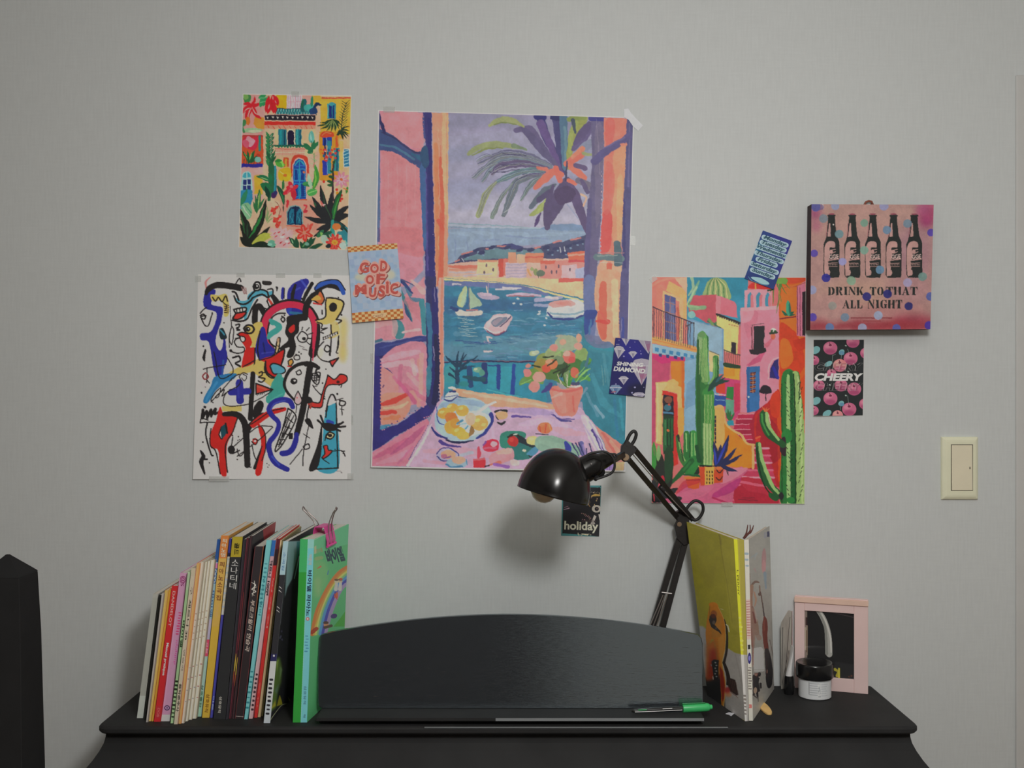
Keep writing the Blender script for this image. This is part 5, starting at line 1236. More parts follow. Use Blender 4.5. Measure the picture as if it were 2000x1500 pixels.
    p('2b2868', '775,665 780,600 805,558 832,545 832,672', 0); l('d8a0a8', '770,670 770,600 800,550 835,540', 8); l('2a2a90', '800,600 825,660', 20)
    g('3468a0', '632,596 714,590 712,870 634,880'); g('2b5c94', '632,596 650,594 650,880 634,880')
    for i in range(5):
        g('5c2c30', [(654, 630+i*27), (688, 626+i*27), (687, 647+i*27), (654, 651+i*27)]); l('c98a5a', [(654, 641+i*27), (688, 638+i*27)], 3, sm=0)
    l('c98a5a', '671,628 671,760', 3, sm=0); e('b8c4c8', 645, 782, 6)
    # magenta passage in the middle
    g('c03f70', '480,660 590,680 590,880 560,930 480,900'); g('2d7a3c', '510,720 552,722 550,800 505,790'); g('5c9a80', '500,800 555,800 552,900 500,880'); g('b92f4a', '555,700 590,700 590,860 560,880', a=.7); g('c9402e', '440,690 500,700 500,760 440,755'); g('2a4a94', '432,770 505,778 500,840 430,840'); l('c9b8bc', '436,764 500,770', 6, sm=0); l('6f94b4', '440,800 495,806', 6)
    for q in ((525, 930, 505, 880), (530, 930, 530, 870), (535, 930, 555, 880), (525, 925, 515, 860)): f('2f6a3c', *q, 14)
    r('2c8aa0', 512, 930, 552, 962)
    # stairs at the top
    for i in range(6):
        y = 888+i*32; x0 = 575-i*4 if i < 2 else 560+i*14
        g('9c2440' if i % 2 else 'b02a4a', [(max(555, 580-i*12), y), (690, y), (680, y+34), (max(550, 575-i*12), y+34)]); l('d98a98', [(max(552, 582-i*14), y+2), (688, y)], 5, sm=0)
    g('9e2238', '690,870 790,800 840,740 840,1260 740,1300 680,1180 670,1050 650,960')
    # right orange wall
    g('cf5a22', '835,36 1003,38 1000,640 835,880'); p('d9702c', '850,120 900,90 1000,100 1000,420 860,400', a=.8); p('c23a22', '840,330 900,350 960,420 990,600 860,700 840,560', a=.9); p('d87a2a', '845,430 900,440 920,560 850,600', a=.7); g('b83420', '918,430 1000,410 1000,480 960,500 930,470'); g('c4452a', '850,38 1003,38 1003,60 900,80')
    g('c9748c', '945,90 1000,60 1000,410 945,400'); l('7a2f4a', '948,95 950,395', 5, sm=0); l('7a2f4a', '965,100 966,400', 4, sm=0); g('2a1c24', '978,130 1000,125 1000,400 980,402')
    l('b0523a', '870,100 930,95 1000,70', 5)
    for q in ((885, 275, 850, 245, 18), (885, 275, 930, 250, 18), (885, 275, 860, 262, 16), (890, 275, 935, 268, 14)): f('1f5a44', *q)
    f('3c9a7a', 895, 275, 890, 180, 32); f('226a58', 905, 270, 900, 190, 14); l('7a2430', '840,295 940,282', 8, sm=0)
    for q in ((800, 60, 800, 200), (820, 60, 850, 190), (830, 60, 880, 140), (840, 60, 830, 220), (850, 60, 820, 260), (800, 80, 780, 130), (860, 50, 900, 110)): l('4f7a3c', [q[:2], q[2:]], [10, 3])
    l('6f9a44', '810,60 870,60', [30, 40]); l('23422c', '765,120 800,110', 10); l('b08a4a', '835,120 840,200', 5)
    # orange steps and red hill on the right
    p('b02a28', '685,900 720,860 760,820 800,770 835,740 850,900 860,1280 820,1350 740,1300 700,1150 680,1000'); g('cf4a22', '820,830 1000,640 1000,1450 860,1450 830,1300'); p('c23a24', '780,790 815,745 835,760 835,900 790,900')
    p('8f1c30', '700,900 760,900 840,1000 850,1150 760,1200 700,1080', a=.6); g('cf5226', '840,1100 880,1000 1000,1000 1000,1440 870,1440')
    l('26202a', '752,740 752,805', 6, sm=0); p('26202a', '712,755 722,722 750,708 780,724 788,755 750,762')
    # lower stairs, path
    for i in range(8):
        y = 1100+i*46; x0 = 690-i*22
        g(('ad2b44', 'b83a58')[i % 2], [(x0-10, y), (760+i*10, y), (790+i*8, y+50), (x0-30, y+50)]); l(('d58a9c', 'c9607a')[i % 2], [(x0-10, y), (770+i*8, y+2)], 13, sm=0)
    g('a82438', '540,1360 600,1330 830,1420 830,1450 560,1450'); g('b02c40', '560,1290 640,1280 820,1330 830,1400 640,1370'); g('c95a72', '575,1300 830,1345 830,1360 580,1318'); g('c4546c', '600,1330 830,1385 830,1372 610,1315', a=.0)
    # orange garden wall with a curved top
    g('cf8028', '480,860 500,900 510,960 560,1000 610,1050 660,1080 672,1220 620,1230 480,1210'); l('dba46a', '420,860 470,840 492,880 500,940 540,985 600,1020 630,1070 680,1080', [20, 18, 16, 14, 12, 14, 16, 12]); g('d9a05a', '420,850 490,850 495,1000 490,1210 415,1210'); g('c97a2a', '560,1010 650,1090 650,1220 560,1220', a=.5); l('dba46a', '672,1080 672,1225', 16, sm=0)
    g('3a2a3a', '418,905 442,900 442,1070 418,1080')
    for i in range(6): l('c9954a', [(419, 925+i*26), (441, 920+i*26)], 4, sm=0)
    l('c9954a', '430,905 430,1075', 4, sm=0)
    # path on the ground
    p('c05a7c', '230,1330 330,1310 480,1250 600,1215 640,1240 560,1330 540,1450 42,1450 60,1420 200,1390', 0); p('a83070', '430,1380 540,1310 600,1290 560,1360 480,1400 420,1410', a=.8); p('d38296', '500,1240 640,1225 560,1290 470,1320', a=.8); p('c96a86', '200,1390 420,1330 360,1400 200,1440', a=.7); l('a82c54', '420,1410 530,1450', 12)
    # left lower house
    g('b8486a', '40,520 160,540 150,680 70,690 60,1070 40,1070'); g('c2306e', '45,515 250,540 250,560 100,575 45,540'); g('cf7a2a', '160,560 245,560 240,980 225,990 225,730 165,690'); g('c9662a', '225,560 246,560 242,960 225,980')
    g('d99a5a', '40,410 70,405 320,470 322,505 40,445'); l('c9703a', '50,425 320,490', 8, a=.6); g('8fb0c2', '45,450 320,505 310,535 200,535 45,510'); 
    for x in (62, 105, 150, 195, 240, 282): g('3a7fae', [(x, 462+x*.2), (x+24, 466+x*.2), (x+22, 492+x*.18), (x, 488+x*.18)])
    for x in (85, 130, 180, 220): g('2c3f7a', [(x, 500+x*.14), (x+20, 502+x*.14), (x+18, 524+x*.14), (x, 518+x*.14)])
    g('d9aa6a', '66,690 150,690 165,680 195,700 226,725 228,850 204,850 200,760 110,740 105,1080 66,1070'); g('e0b47c', '70,690 140,700 100,760 95,1060 70,1060'); l('e3bd8a', '75,700 80,900 70,1060', 10); g('d39a4a', '204,850 240,850 240,1000 204,1060'); l('dda866', '150,690 175,680 200,700', 18)
    g('c2302a', '106,740 200,765 205,1200 150,1230 150,800 106,770'); g('1f3a2c', '112,765 178,780 178,1120 112,1140'); g('20202a', '112,765 178,780 176,900 112,890'); g('255a34', '110,920 172,915 172,1100 110,1120'); l('3c7a4a', '125,930 125,1080', 8, sm=0); l('16241c', '140,920 140,1100', 6, sm=0); l('16241c', '158,920 158,1100', 5, sm=0)
    e('7a4a3a', 145, 800, 24, 22); e('3a6a7a', 140, 850, 24, 20); l('4a7a9c', '118,880 170,885', 12); e('b04a3a', 150, 830, 8); e('c96a3a', 143, 992, 9)
    # balcony railing
    l('3a2a3c', '50,222 70,232 305,325', 6, sm=0); l('3a2a3c', '50,225 50,410', 5, sm=0)
    for i in range(17): l('4a3444', [(58+i*14, 226+i*6), (56+i*14, 412+i*4)], 3.5, sm=0)
    l('33303c', '255,340 305,318 303,470', 5, sm=0); l('3a2a3c', '265,335 265,460', 4, sm=0); l('3a2a3c', '280,330 280,462', 4, sm=0)
    # tall cactus in the middle
    l('2d6a34', '360,420 352,700 350,1000 350,1200', [70, 78, 66, 60]); l('4f8a4a', '355,400 360,600 380,690', [54, 40, 30]); l('5f9a54', '372,395 385,600 395,680', [20, 24, 20]); l('8aa87c', '345,395 345,480', [30, 14], a=.8); l('27582c', '330,430 335,900 345,1190', [14, 26, 30])
    l('3c7a3c', '440,540 440,660 410,720 380,760', [34, 40, 46, 50]); l('6fa05a', '430,540 428,650 400,700', [10, 12, 10]); l('4f8a4a', '445,530 447,650', 12); l('23502a', '452,545 452,670 420,730', 8)
    l('35803c', '395,760 400,900 395,1100 390,1210', [64, 66, 60, 56]); 
    for i in range(6): l(('8fb06a', '5f9a4c')[i % 2], [(372+i*10, 770), (370+i*10, 1000), (368+i*9, 1205)], 6)
    g('a9bd84', '360,945 410,950 415,1205 362,1205', a=.75); l('5f9450', '375,950 378,1200', 5); l('5f9450', '395,950 398,1200', 5)
    for i in range(5): l('93b070', [(345+i*9, 420), (348+i*9, 560), (356+i*8, 690)], 4)
    l('c4d09a', '340,430 338,640', 3); e('5f8a54', 352, 395, 22, 16)
    for q in ((395, 745, 460, 650, 30), (400, 735, 500, 660, 22), (420, 700, 525, 680, 24), (400, 740, 440, 690, 26)): f('22423c', *q)
    f('2c5a64', 440, 690, 490, 640, 16)
    # small cactus left of it
    l('2d7038', '270,1240 260,1150 258,1010', [50, 46, 34]); l('3a8a44', '300,1240 300,1150 300,1010', [50, 48, 40]); l('7fb06a', '290,1200 290,1010', 8); l('7fb06a', '310,1200 308,1010', 7); l('8abc74', '258,1120 256,1010', 8); l('1f4a28', '278,1220 280,1000', 6)
    l('3a6a34', '200,1030 215,1120 240,1190 290,1230', [20, 30, 34, 40]); l('7fa860', '210,1060 225,1130 250,1180', 8); l('2c2a2a', '205,1025 212,1060', [18, 8]); l('1f3a2a', '222,1110 240,1180', 6)
    p('2f7a3c', '240,1200 300,1150 340,1170 335,1240 290,1275 250,1260'); l('1d4a2c', '320,1090 335,1180', [20, 30]); p('1f2e24', '310,1250 340,1215 335,1260 300,1285')
    l('245a30', '150,1330 230,1250 290,1180', [14, 34, 30]); l('2c7038', '240,1240 280,1190', 14)
    p('c9562a', '250,1290 345,1290 335,1350 300,1358 268,1350', 0); l('d97a3a', '248,1285 348,1285', 14, sm=0); l('7a2c20', '255,1300 340,1300', 5, sm=0); l('1f5a34', '235,1265 345,1275', [8, 16])
    # dark foreground plant, left
    for q in ((110, 1400, 60, 1130, 70), (100, 1400, 100, 1140, 70), (120, 1400, 160, 1130, 70), (110, 1380, 50, 1250, 60), (115, 1400, 130, 1180, 60)): f('262a26', *q)
    p('23402a', '120,1150 150,1080 175,1150 170,1260 130,1320'); f('3a8a3c', 45, 1260, 55, 1060, 44); f('7fa86a', 80, 1180, 85, 1080, 30); f('5f7a4a', 60, 1150, 50, 1090, 14); p('a82434', '85,1300 110,1270 120,1300 105,1330'); l('c94a5a', '60,1420 95,1310', 12)
    for q in ((60, 1440, 45, 1300, 60), (80, 1430, 120, 1330, 80), (110, 1400, 205, 1350, 40), (120, 1400, 175, 1380, 44), (160, 1430, 230, 1412, 40)): f('24262a', *q)
    p('b5283c', '190,1390 235,1310 330,1290 350,1310 250,1350', a=.6); l('c23a4a', '55,1430 52,1390', 8)
    # tiled pot with blue agave
    g('c2482a', '335,1218 490,1212 482,1312 345,1335'); g('d9a04a', '370,1220 430,1218 425,1325 372,1332'); l('e0b066', '335,1216 490,1210', 8, sm=0)
    for i in range(3):
        for j in range(4): l('3a2420', [(384+i*17, 1246+j*22), (384+i*17, 1254+j*22)], 7)
    l('2c1c24', '440,1230 462,1255 485,1230', 6); l('2c1c24', '440,1285 462,1300 480,1280', 6); g('d98a4a', '430,1218 490,1214 484,1235 430,1240', a=.6); l('1c1c24', '340,1214 488,1212', 9, sm=0)
    for q in ((440, 1215, 425, 1060, 34), (440, 1215, 520, 1020, 40), (445, 1215, 470, 1080, 36), (450, 1215, 570, 1100, 26), (450, 1215, 605, 1140, 26), (455, 1210, 590, 1150, 20), (460, 1205, 575, 1245, 26), (440, 1215, 440, 1110, 40)):
        f('262a52', *q, bend=.05)
    f('2c3aa0', 445, 1205, 510, 1060, 18); f('2f3fa8', 440, 1205, 430, 1100, 16); f('3a4ab4', 455, 1180, 490, 1120, 10); l('26282a', '505,1235 515,1262', 4); l('26282a', '515,1235 518,1270', 4)
    # big cactus on the right
    p('2c7036', '848,700 855,640 880,612 905,610 925,620 960,635 968,760 985,860 992,1200 990,1450 845,1450 850,1100 846,900'); l('8fb06a', '935,640 950,800 965,1000 968,1440', [40, 50, 56, 54]); l('a9c082', '952,660 968,850 980,1440', [10, 14, 14]); l('1f5a2c', '910,630 915,900 918,1440', [20, 30, 40]); l('93b878', '892,650 890,900 890,1440', [18, 28, 30]); l('2a7036', '868,650 866,1440', [24, 30]); l('16381f', '925,640 935,900 938,1440', 8); l('16381f', '852,700 852,1440', 5); l('16381f', '965,690 958,800', 6)
    for i in range(26):
        y = 700+i*29
        l('1c2c1e', [(880+(i*37) % 30, y), (872+(i*37) % 30, y-10)], 4); l('1c2c1e', [(950+(i*23) % 30, y+8), (958+(i*23) % 30, y-8)], 4); l('1c2c1e', [(905+(i*11) % 10, y+14), (916, y+6)], 4)
    p('2a7a3a', '850,1010 885,980 915,1010 905,1060 860,1070'); p('30242c', '838,1060 868,1030 880,1080 875,1150 845,1130')
    l('23502c', '735,885 740,940 770,1010 860,1080', [40, 50, 50, 40]); l('8fb470', '758,885 770,960 830,1050', [20, 22, 14]); l('3f8a44', '728,890 735,950 770,1020', 12); l('dfe0b8', '770,890 780,950', 4)
    for i in range(4): l('cf6a3c', [(745+i*4, 872), (728+i*16, 845+(i % 2)*8)], [10, 3])
    l('23542e', '705,1080 715,1180 745,1290 840,1400', [34, 46, 50, 40]); l('8fb470', '712,1075 730,1180 790,1330 840,1390', [18, 22, 22, 12]); l('17301e', '695,1100 705,1200 740,1330 800,1410', 8); e('c9302a', 702, 1045, 16, 18); l('cf5a3a', '690,1040 715,1030', 10)
    p('26242a', '830,1395 850,1375 862,1400 850,1430'); e('2c7a3a', 905, 1425, 26, 20); p('23542e', '770,1380 830,1400 820,1430 780,1415')
    l('5a2430', '580,1420 700,1428', 3); l('5a2430', '600,1410 680,1412', 3)
    v.paint(.6, 7, 21, .04); v.smooth(1)
    v.l('c9c0bb', '42,33 1003,37 993,1450 38,1444 42,33', 4, sm=0)
    q = [(1273, 540.5), (1574.3, 542), (1571, 984.4), (1272, 982)]
    lift = lambda U, V: .003*V**4*(1-U*.3)
    o_, r0 = on_wall('cactus_poster', 'poster of tall green cacti in a stepped lane between pink, blue and orange houses', 'poster', q, v, 300, 440, m=M_gloss, k=.61, lift=lift)
    tape(o_, r0, 1276, 545, 14, 10, -35); tape(o_, r0, 1420, 985, 22, 8, 0, .004)
cactus()
def music_card():
    v = Cv(676, 470, 794, 636, 5, '93a6bd').at(670, 460, 8.33)
    p, g, r, e, l, t = v.p, v.g, v.r, v.e, v.l, v.t
    def uv(u, w_):            # card coordinates 0..1 to crop coordinates
        q = quad_uv([(75, 185), (880, 122), (990, 1350), (158, 1425)], np.array(u*1.0), np.array(w_*1.0)); return float(q[0]), float(q[1])
    def cell(c, u0, w0, u1, w1, a=1.0): g(c, [uv(u0, w0), uv(u1, w0), uv(u1, w1), uv(u0, w1)], a)
    for i in range(9):
        for j in range(12):
            if (i*7+j*5) % 3: cell(('86a0bc', '9cabc0', '8b9dbb', '9aa6b8')[(i*3+j) % 4], i/9, j/12, (i+1)/9, (j+1)/12, .7)
    for q in ((200, 360), (330, 350), (560, 330), (680, 330), (800, 330), (160, 500), (850, 500), (150, 800), (870, 700), (220, 1100), (420, 1080), (640, 1080), (850, 1050)): e('7d97b4', q[0], q[1], 34, 30, 0, .6, 8)
    e('b8b49a', 300, 680, 110, 60, 0, .8, 20); e('b9b59c', 760, 640, 90, 80, 0, .8, 20)
    def check(w0, rows, h_):
        cell('c9a676', 0, w0, 1, w0+rows*h_)
        for j in range(rows):
            for i in range(16):
                if (i+j) % 2 == 0: cell('a8602f', i/16, w0+j*h_, (i+1)/16, w0+(j+1)*h_)
    check(0, 3, .0245); check(.868, 4, .033)
    def letters(dx, dy, c, k):
        for s_, x, y, w_, h_, a in (('G', 345, 525, 150, 175, -4), ('O', 512, 535, 140, 155, 0), ('D', 662, 498, 115, 175, 4),
                                    ('O', 437, 718, 130, 150, 0), ('F', 612, 710, 140, 170, 2),
                                    ('M', 290, 880, 190, 160, -3), ('U', 482, 925, 120, 160, 2), ('S', 632, 905, 110, 190, 4), ('i', 722, 845, 50, 200, 0), ('C', 832, 865, 130, 180, 2)):
            t(c, s_, x+dx, y+dy, w_+k, h_+k, a, .045+k*.0006)
    def halo(c, grow, dx, dy):
        for q in ('275,580 345,440 400,450', '450,540 512,460 570,540 512,610 450,540', '620,410 620,580 720,520 640,420', '380,720 437,650 490,720 437,790 380,720', '555,640 560,790 680,640', '200,950 260,810 310,900 350,810 390,960', '420,850 430,960 500,990 545,860', '690,830 590,840 670,920 600,990', '722,760 722,930', '890,790 780,840 790,920 900,950'):
            l(c, [tuple(float(z)+d for z, d in zip(s_.split(','), (dx, dy))) for s_ in q.split()], grow)
    halo('7d4a46', 78, 14, 16); halo('d0938a', 78, 0, 0)
    letters(0, 0, 'ac4f49', 0)
    for q in ((345, 525, 12), (505, 540, 16), (655, 505, 14), (440, 720, 18)): e('d79a92', q[0], q[1], q[2]*.8, q[2])
    cell('c7a680', .40, .905, .66, .955); t('8c5a44', 'CARIST', 575, 1312, 170, 44, -4)
    v.smooth(1)
    q = [(679, 482.2), (775.6, 474.6), (788.8, 622), (689, 631)]
    o_, r0 = on_wall('music_card', 'pale blue card reading GOD OF MUSIC in red between chequered bands', 'card', q, v, 160, 240, k=.57, off=.0045, lift=lambda U, V: .004*V**3, edge='a9a09a')
music_card()

def diamond_card():
    v = Cv(1186, 656, 1275, 779, 5, '2a2a66').at(1180, 640, 10)
    p, g, r, e, l, t = v.p, v.g, v.r, v.e, v.l, v.t
    p('25255c', '200,600 900,700 850,1400 80,1300', soft=60); p('2c2a80', '300,200 700,260 760,600 400,640', soft=60, a=.8); p('20203e', '480,1150 830,1100 800,1380 500,1340', soft=40)
    def gem(cx, cy, w_, h_, rot=0, c='a3a0ac', d='7f7c90'):
        m = math.radians(rot)
        def T(x, y): return (cx+(x*math.cos(m)-y*math.sin(m))*w_, cy+(x*math.sin(m)+y*math.cos(m))*h_)
        g(c, [T(-.5, -.22), T(-.3, -.45), T(0, -.5), T(.3, -.45), T(.5, -.22), T(0, .5)])
        g(d, [T(-.2, -.2), T(.2, -.2), T(0, .5)]); l('c3c0c8', [T(-.5, -.22), T(.5, -.22)], 10, sm=0); l('c3c0c8', [T(-.2, -.2), T(0, .5)], 6, sm=0)
        l('8f8ca0', [T(-.2, -.2), T(0, -.48), T(.2, -.2)], 6, sm=0)
    gem(425, 240, 190, 220); gem(290, 480, 220, 250, 8); gem(560, 525, 165, 140); gem(380, 1030, 190, 170)
    gem(850, 300, 380, 420, -4, '97929f', '84708a'); g('8c5a78', [(820, 330), (905, 300), (880, 470), (840, 440)], .7)
    gem(730, 860, 440, 520, 0, 'a19ba8', '8a6a84'); g('94587a', [(690, 920), (840, 900), (790, 1010), (720, 980)], .6)
    gem(220, 1215, 250, 200, 0, '6c86a4', '4f6a94'); l('9a5a6a', '150,1260 220,1250', 20); gem(680, 1340, 250, 160, 0, 'a09cae', '8a86a0')
    for q in ((385, 560, 18), (720, 510, 14), (505, 385, 12), (600, 1165, 20), (230, 1100, 14), (775, 1165, 10), (600, 280, 10), (710, 455, 10), (290, 245, 10), (545, 1270, 20)): e('8f8cb4', q[0], q[1], q[2], q[2]*.8)
    t('d0d0ca', 'SHINING', 505, 715, 520, 78, 4, .04, .15); t('d0d0ca', 'DIAMOND', 492, 825, 620, 92, 5, .04, .15); l('9a9aac', '235,325 295,325', 8)
    v.smooth(1)
    q = [(1202, 659.5), (1271.5, 666.5), (1259, 775.5), (1189.5, 768.5)]
    on_wall('diamond_card', 'navy card reading SHINING DIAMOND with grey gems', 'card', q, v, 140, 210, k=.60, off=.0065, edge='6a6a80')
diamond_card()

def weekday_card():
    v = Cv(1450, 446, 1551, 569, 6, '2c3f78').at(1440, 430, 10.714)
    p, g, r, e, l, t = v.p, v.g, v.r, v.e, v.l, v.t
    p('2f6a86', '180,1180 320,800 560,560 560,420 420,500 260,860', soft=40); p('33347c', '700,300 1140,440 800,1400 700,1300 960,700', soft=40); p('2a3a70', '150,1200 760,1440 900,1150 300,1100', soft=30)
    days = (('Monday', 790, 440, 500), ('Tuesday', 750, 545, 500), ('Wednesday', 715, 655, 640), ('Thursday', 665, 775, 560), ('Friday', 615, 880, 390), ('Saturday', 560, 1000, 560), ('Sunday', 530, 1115, 460))
    ang = 20.5; c_, s_ = math.cos(math.radians(ang)), math.sin(math.radians(ang))
    for n, x, y, w_ in days:
        h = w_/2
        l('9fb6c2', [(x-h*c_, y-h*s_+4), (x, y), (x+h*c_, y+h*s_-4)], 100); l('86a2ac', [(x-h*c_*.93, y-h*s_*.93), (x, y), (x+h*c_*.93, y+h*s_*.93)], 72); 
    for n, x, y, w_ in days:
        h = w_/2-30
        l('7f9a9c', [(x-h*c_, y-h*s_), (x, y), (x+h*c_, y+h*s_)], 16, a=.5)
    for n, x, y, w_ in days: t('2c4a5c', n, x, y+3, w_, 104, ang, .03, .25)
    p('8fb4bc', '290,1190 480,1205 640,1290 660,1345 520,1335 360,1260'); l('4f7f94', '230,1180 340,1290 640,1370', [8, 26, 8])
    v.smooth(1)
    q = [(1490, 450), (1547.3, 470.6), (1511, 565.3), (1454, 543.4)]
    on_wall('weekday_card', 'small blue card listing the days of the week, stuck on at a slant', 'card', q, v, 150, 220, k=.57, off=.0045, edge='a8b0bc')
weekday_card()

def cherry_card():
    v = Cv(1584, 659, 1693, 817, 5, '262a2c').at(1575, 650, 8.571)
    p, g, r, e, l, t = v.p, v.g, v.r, v.e, v.l, v.t
    def fruit(x, y, R_, c='b5607f', d='8f3a60', h='cf8fa0'):
        e(c, x, y, R_, R_*.92); e(d, x-R_*.02, y+R_*.5, R_*.75, R_*.36, 0, .7, 14); e(h, x-R_*.25, y-R_*.35, R_*.55, R_*.35, -15, .6, 14); e('7a2c4a', x, y-R_*.4, R_*.22, R_*.16); l('5c2c3c', [(x, y-R_*.4), (x-R_*.1, y-R_*.75)], 10)
    for q in ((400, 255, 118), (740, 430, 118), (780, 150, 110), (1000, 340, 100), (130, 460, 85), (400, 1100, 118), (715, 1280, 120), (980, 1190, 98), (115, 1300, 85), (580, 880, 110), (210, 880, 95), (800, 940, 118)): fruit(*q)
    fruit(560, 545, 115, 'c47a7e', 'b0507a', 'd8a898'); fruit(420, 680, 80); fruit(520, 1380, 90, 'c87f84', 'b0506a', 'd9a49a')
    for q in ((155, 290, 80, 60, 60), (370, 520, 70, 40, 50), (590, 320, 50, 40, 60), (160, 1140, 80, 60, 60), (580, 1180, 50, 40, 60), (340, 1350, 80, 50, 30)): e('6fa0a4', *q[:4], -30); 
    for q in ((590, 340, 46, 36), (590, 1200, 40, 30)): e('5a86a0', *q)
    for q in ('690,270 715,340', '440,370 430,520', '590,340 580,440', '560,1200 570,1290', '690,1050 705,1190', '440,380 490,360'): l('7f8f8a', q, 6)
    for q in ((660, 215), (660, 1050), (700, 650), (390, 870)): e('9aa8a0', q[0], q[1], 16, 12, 30)
    def outline(y):
        for dx, dy in ((-4, 0), (4, 0), (0, -4), (0, 4)): t('b4b0b0', 'CHEERY', 545+dx, y+dy, 800, 128, 0, .045, .2, a=.45)
        t('2c2a2e', 'CHEERY', 545, y, 800, 128, 0, .04, .2, a=.0)
    base = v.a.copy(); outline(570); outline(905)
    keep = v.a.copy(); v.a = base.copy()
    # hollow lettering: only its rim stays printed
    m0 = v.a.copy()
    v.a = keep
    for y in (570, 905):
        tmp = v.a.copy(); t('ff0000', 'CHEERY', 545, y, 800, 128, 0, .035, .2)
        inside = (np.abs(v.a-hx('ff0000')).sum(-1) < .02)
        v.a = tmp; v.a[inside] = m0[inside]*.88
    t('d4d4cc', 'CHEERY', 548, 740, 815, 130, 0, .05, .2)
    v.smooth(1)
    v.l('bdb9b6', '117,115 968,112 946,1387 110,1395 117,115', 8, sm=0)
    q = [(1588.4, 663.4), (1688, 663), (1685.3, 811.6), (1587.8, 812.8)]
    on_wall('cherry_card', 'black card of pink cherries reading CHEERY three times', 'card', q, v, 200, 300, k=.60, lift=lambda U, V: .0035*V**4*(1-U), edge='b8b4b2')
cherry_card()

def holiday_card():
    v = Cv(1092, 942, 1180, 1053, 6, '3f7478').at(1000, 840, 6.818)
    p, g, r, e, l, t = v.p, v.g, v.r, v.e, v.l, v.t
    p('26262a', '690,780 720,762 1140,766 1172,790 1165,1395 1140,1405 700,1375 672,1340', 1); g('26262a', '680,780 1180,770 1165,1300 1160,1420 900,1390 680,1360')
    for i in range(16): e(('b09a68', '8a7a54', 'a58c72', '7a5c54')[i % 4], 1000+(i*67) % 170, 830+(i*41) % 190, 9, 6, i*30)
    l('a88c4c', '1060,880 1110,865 1165,870', [10, 34, 20]); l('4c4038', '1000,900 1030,960', [20, 30]); l('9a7a4a', '1010,880 1000,960 1040,1020', 8)
    for i in range(9): e('b4aca0', 1000+i*20, 832-(i % 2)*6, 4)
    e('a9a49c', 1125, 1048, 62, 50); e('26242a', 1128, 1050, 28, 28); e('6a5a54', 1132, 1046, 8)
    g('a9a49e', '1095,1130 1125,1150 1080,1250 1040,1265'); g('a9a49e', '1150,1120 1165,1200 1175,1210 1172,1120'); g('8f8a86', '1075,1180 1050,1260 1110,1250')
    for i in range(14): e(('a87a7a', '7a5a64', '94806a')[i % 3], 930+(i*53) % 120, 1110+(i*37) % 90, 7, 6)
    for i in range(12): l('5a4444', [(930+i*16, 1195), (934+i*16, 1225)], 4)
    l('9a8090', '690,1060 760,1040', [6, 12]); l('7a5a6a', '700,1030 745,1015', 8)
    t('c9c6a8', 'holiday', 922, 1292, 452, 150, 2, .025)
    for i in range(8): e('9a9a86', 880+i*24, 1385+(i % 3)*10, 8, 6)
    l('b4b29a', '880,1370 885,1400', 8); l('b4b29a', '930,1385 1010,1390', 14)
    v.smooth(1)
    q = [(1098, 948), (1174.5, 948.3), (1170, 1048), (1096, 1046.5)]
    on_wall('holiday_card', 'dark card with teal rim reading holiday, below the lamp head', 'card', q, v, 150, 200, k=.50, edge='9aa4a4')
holiday_card()

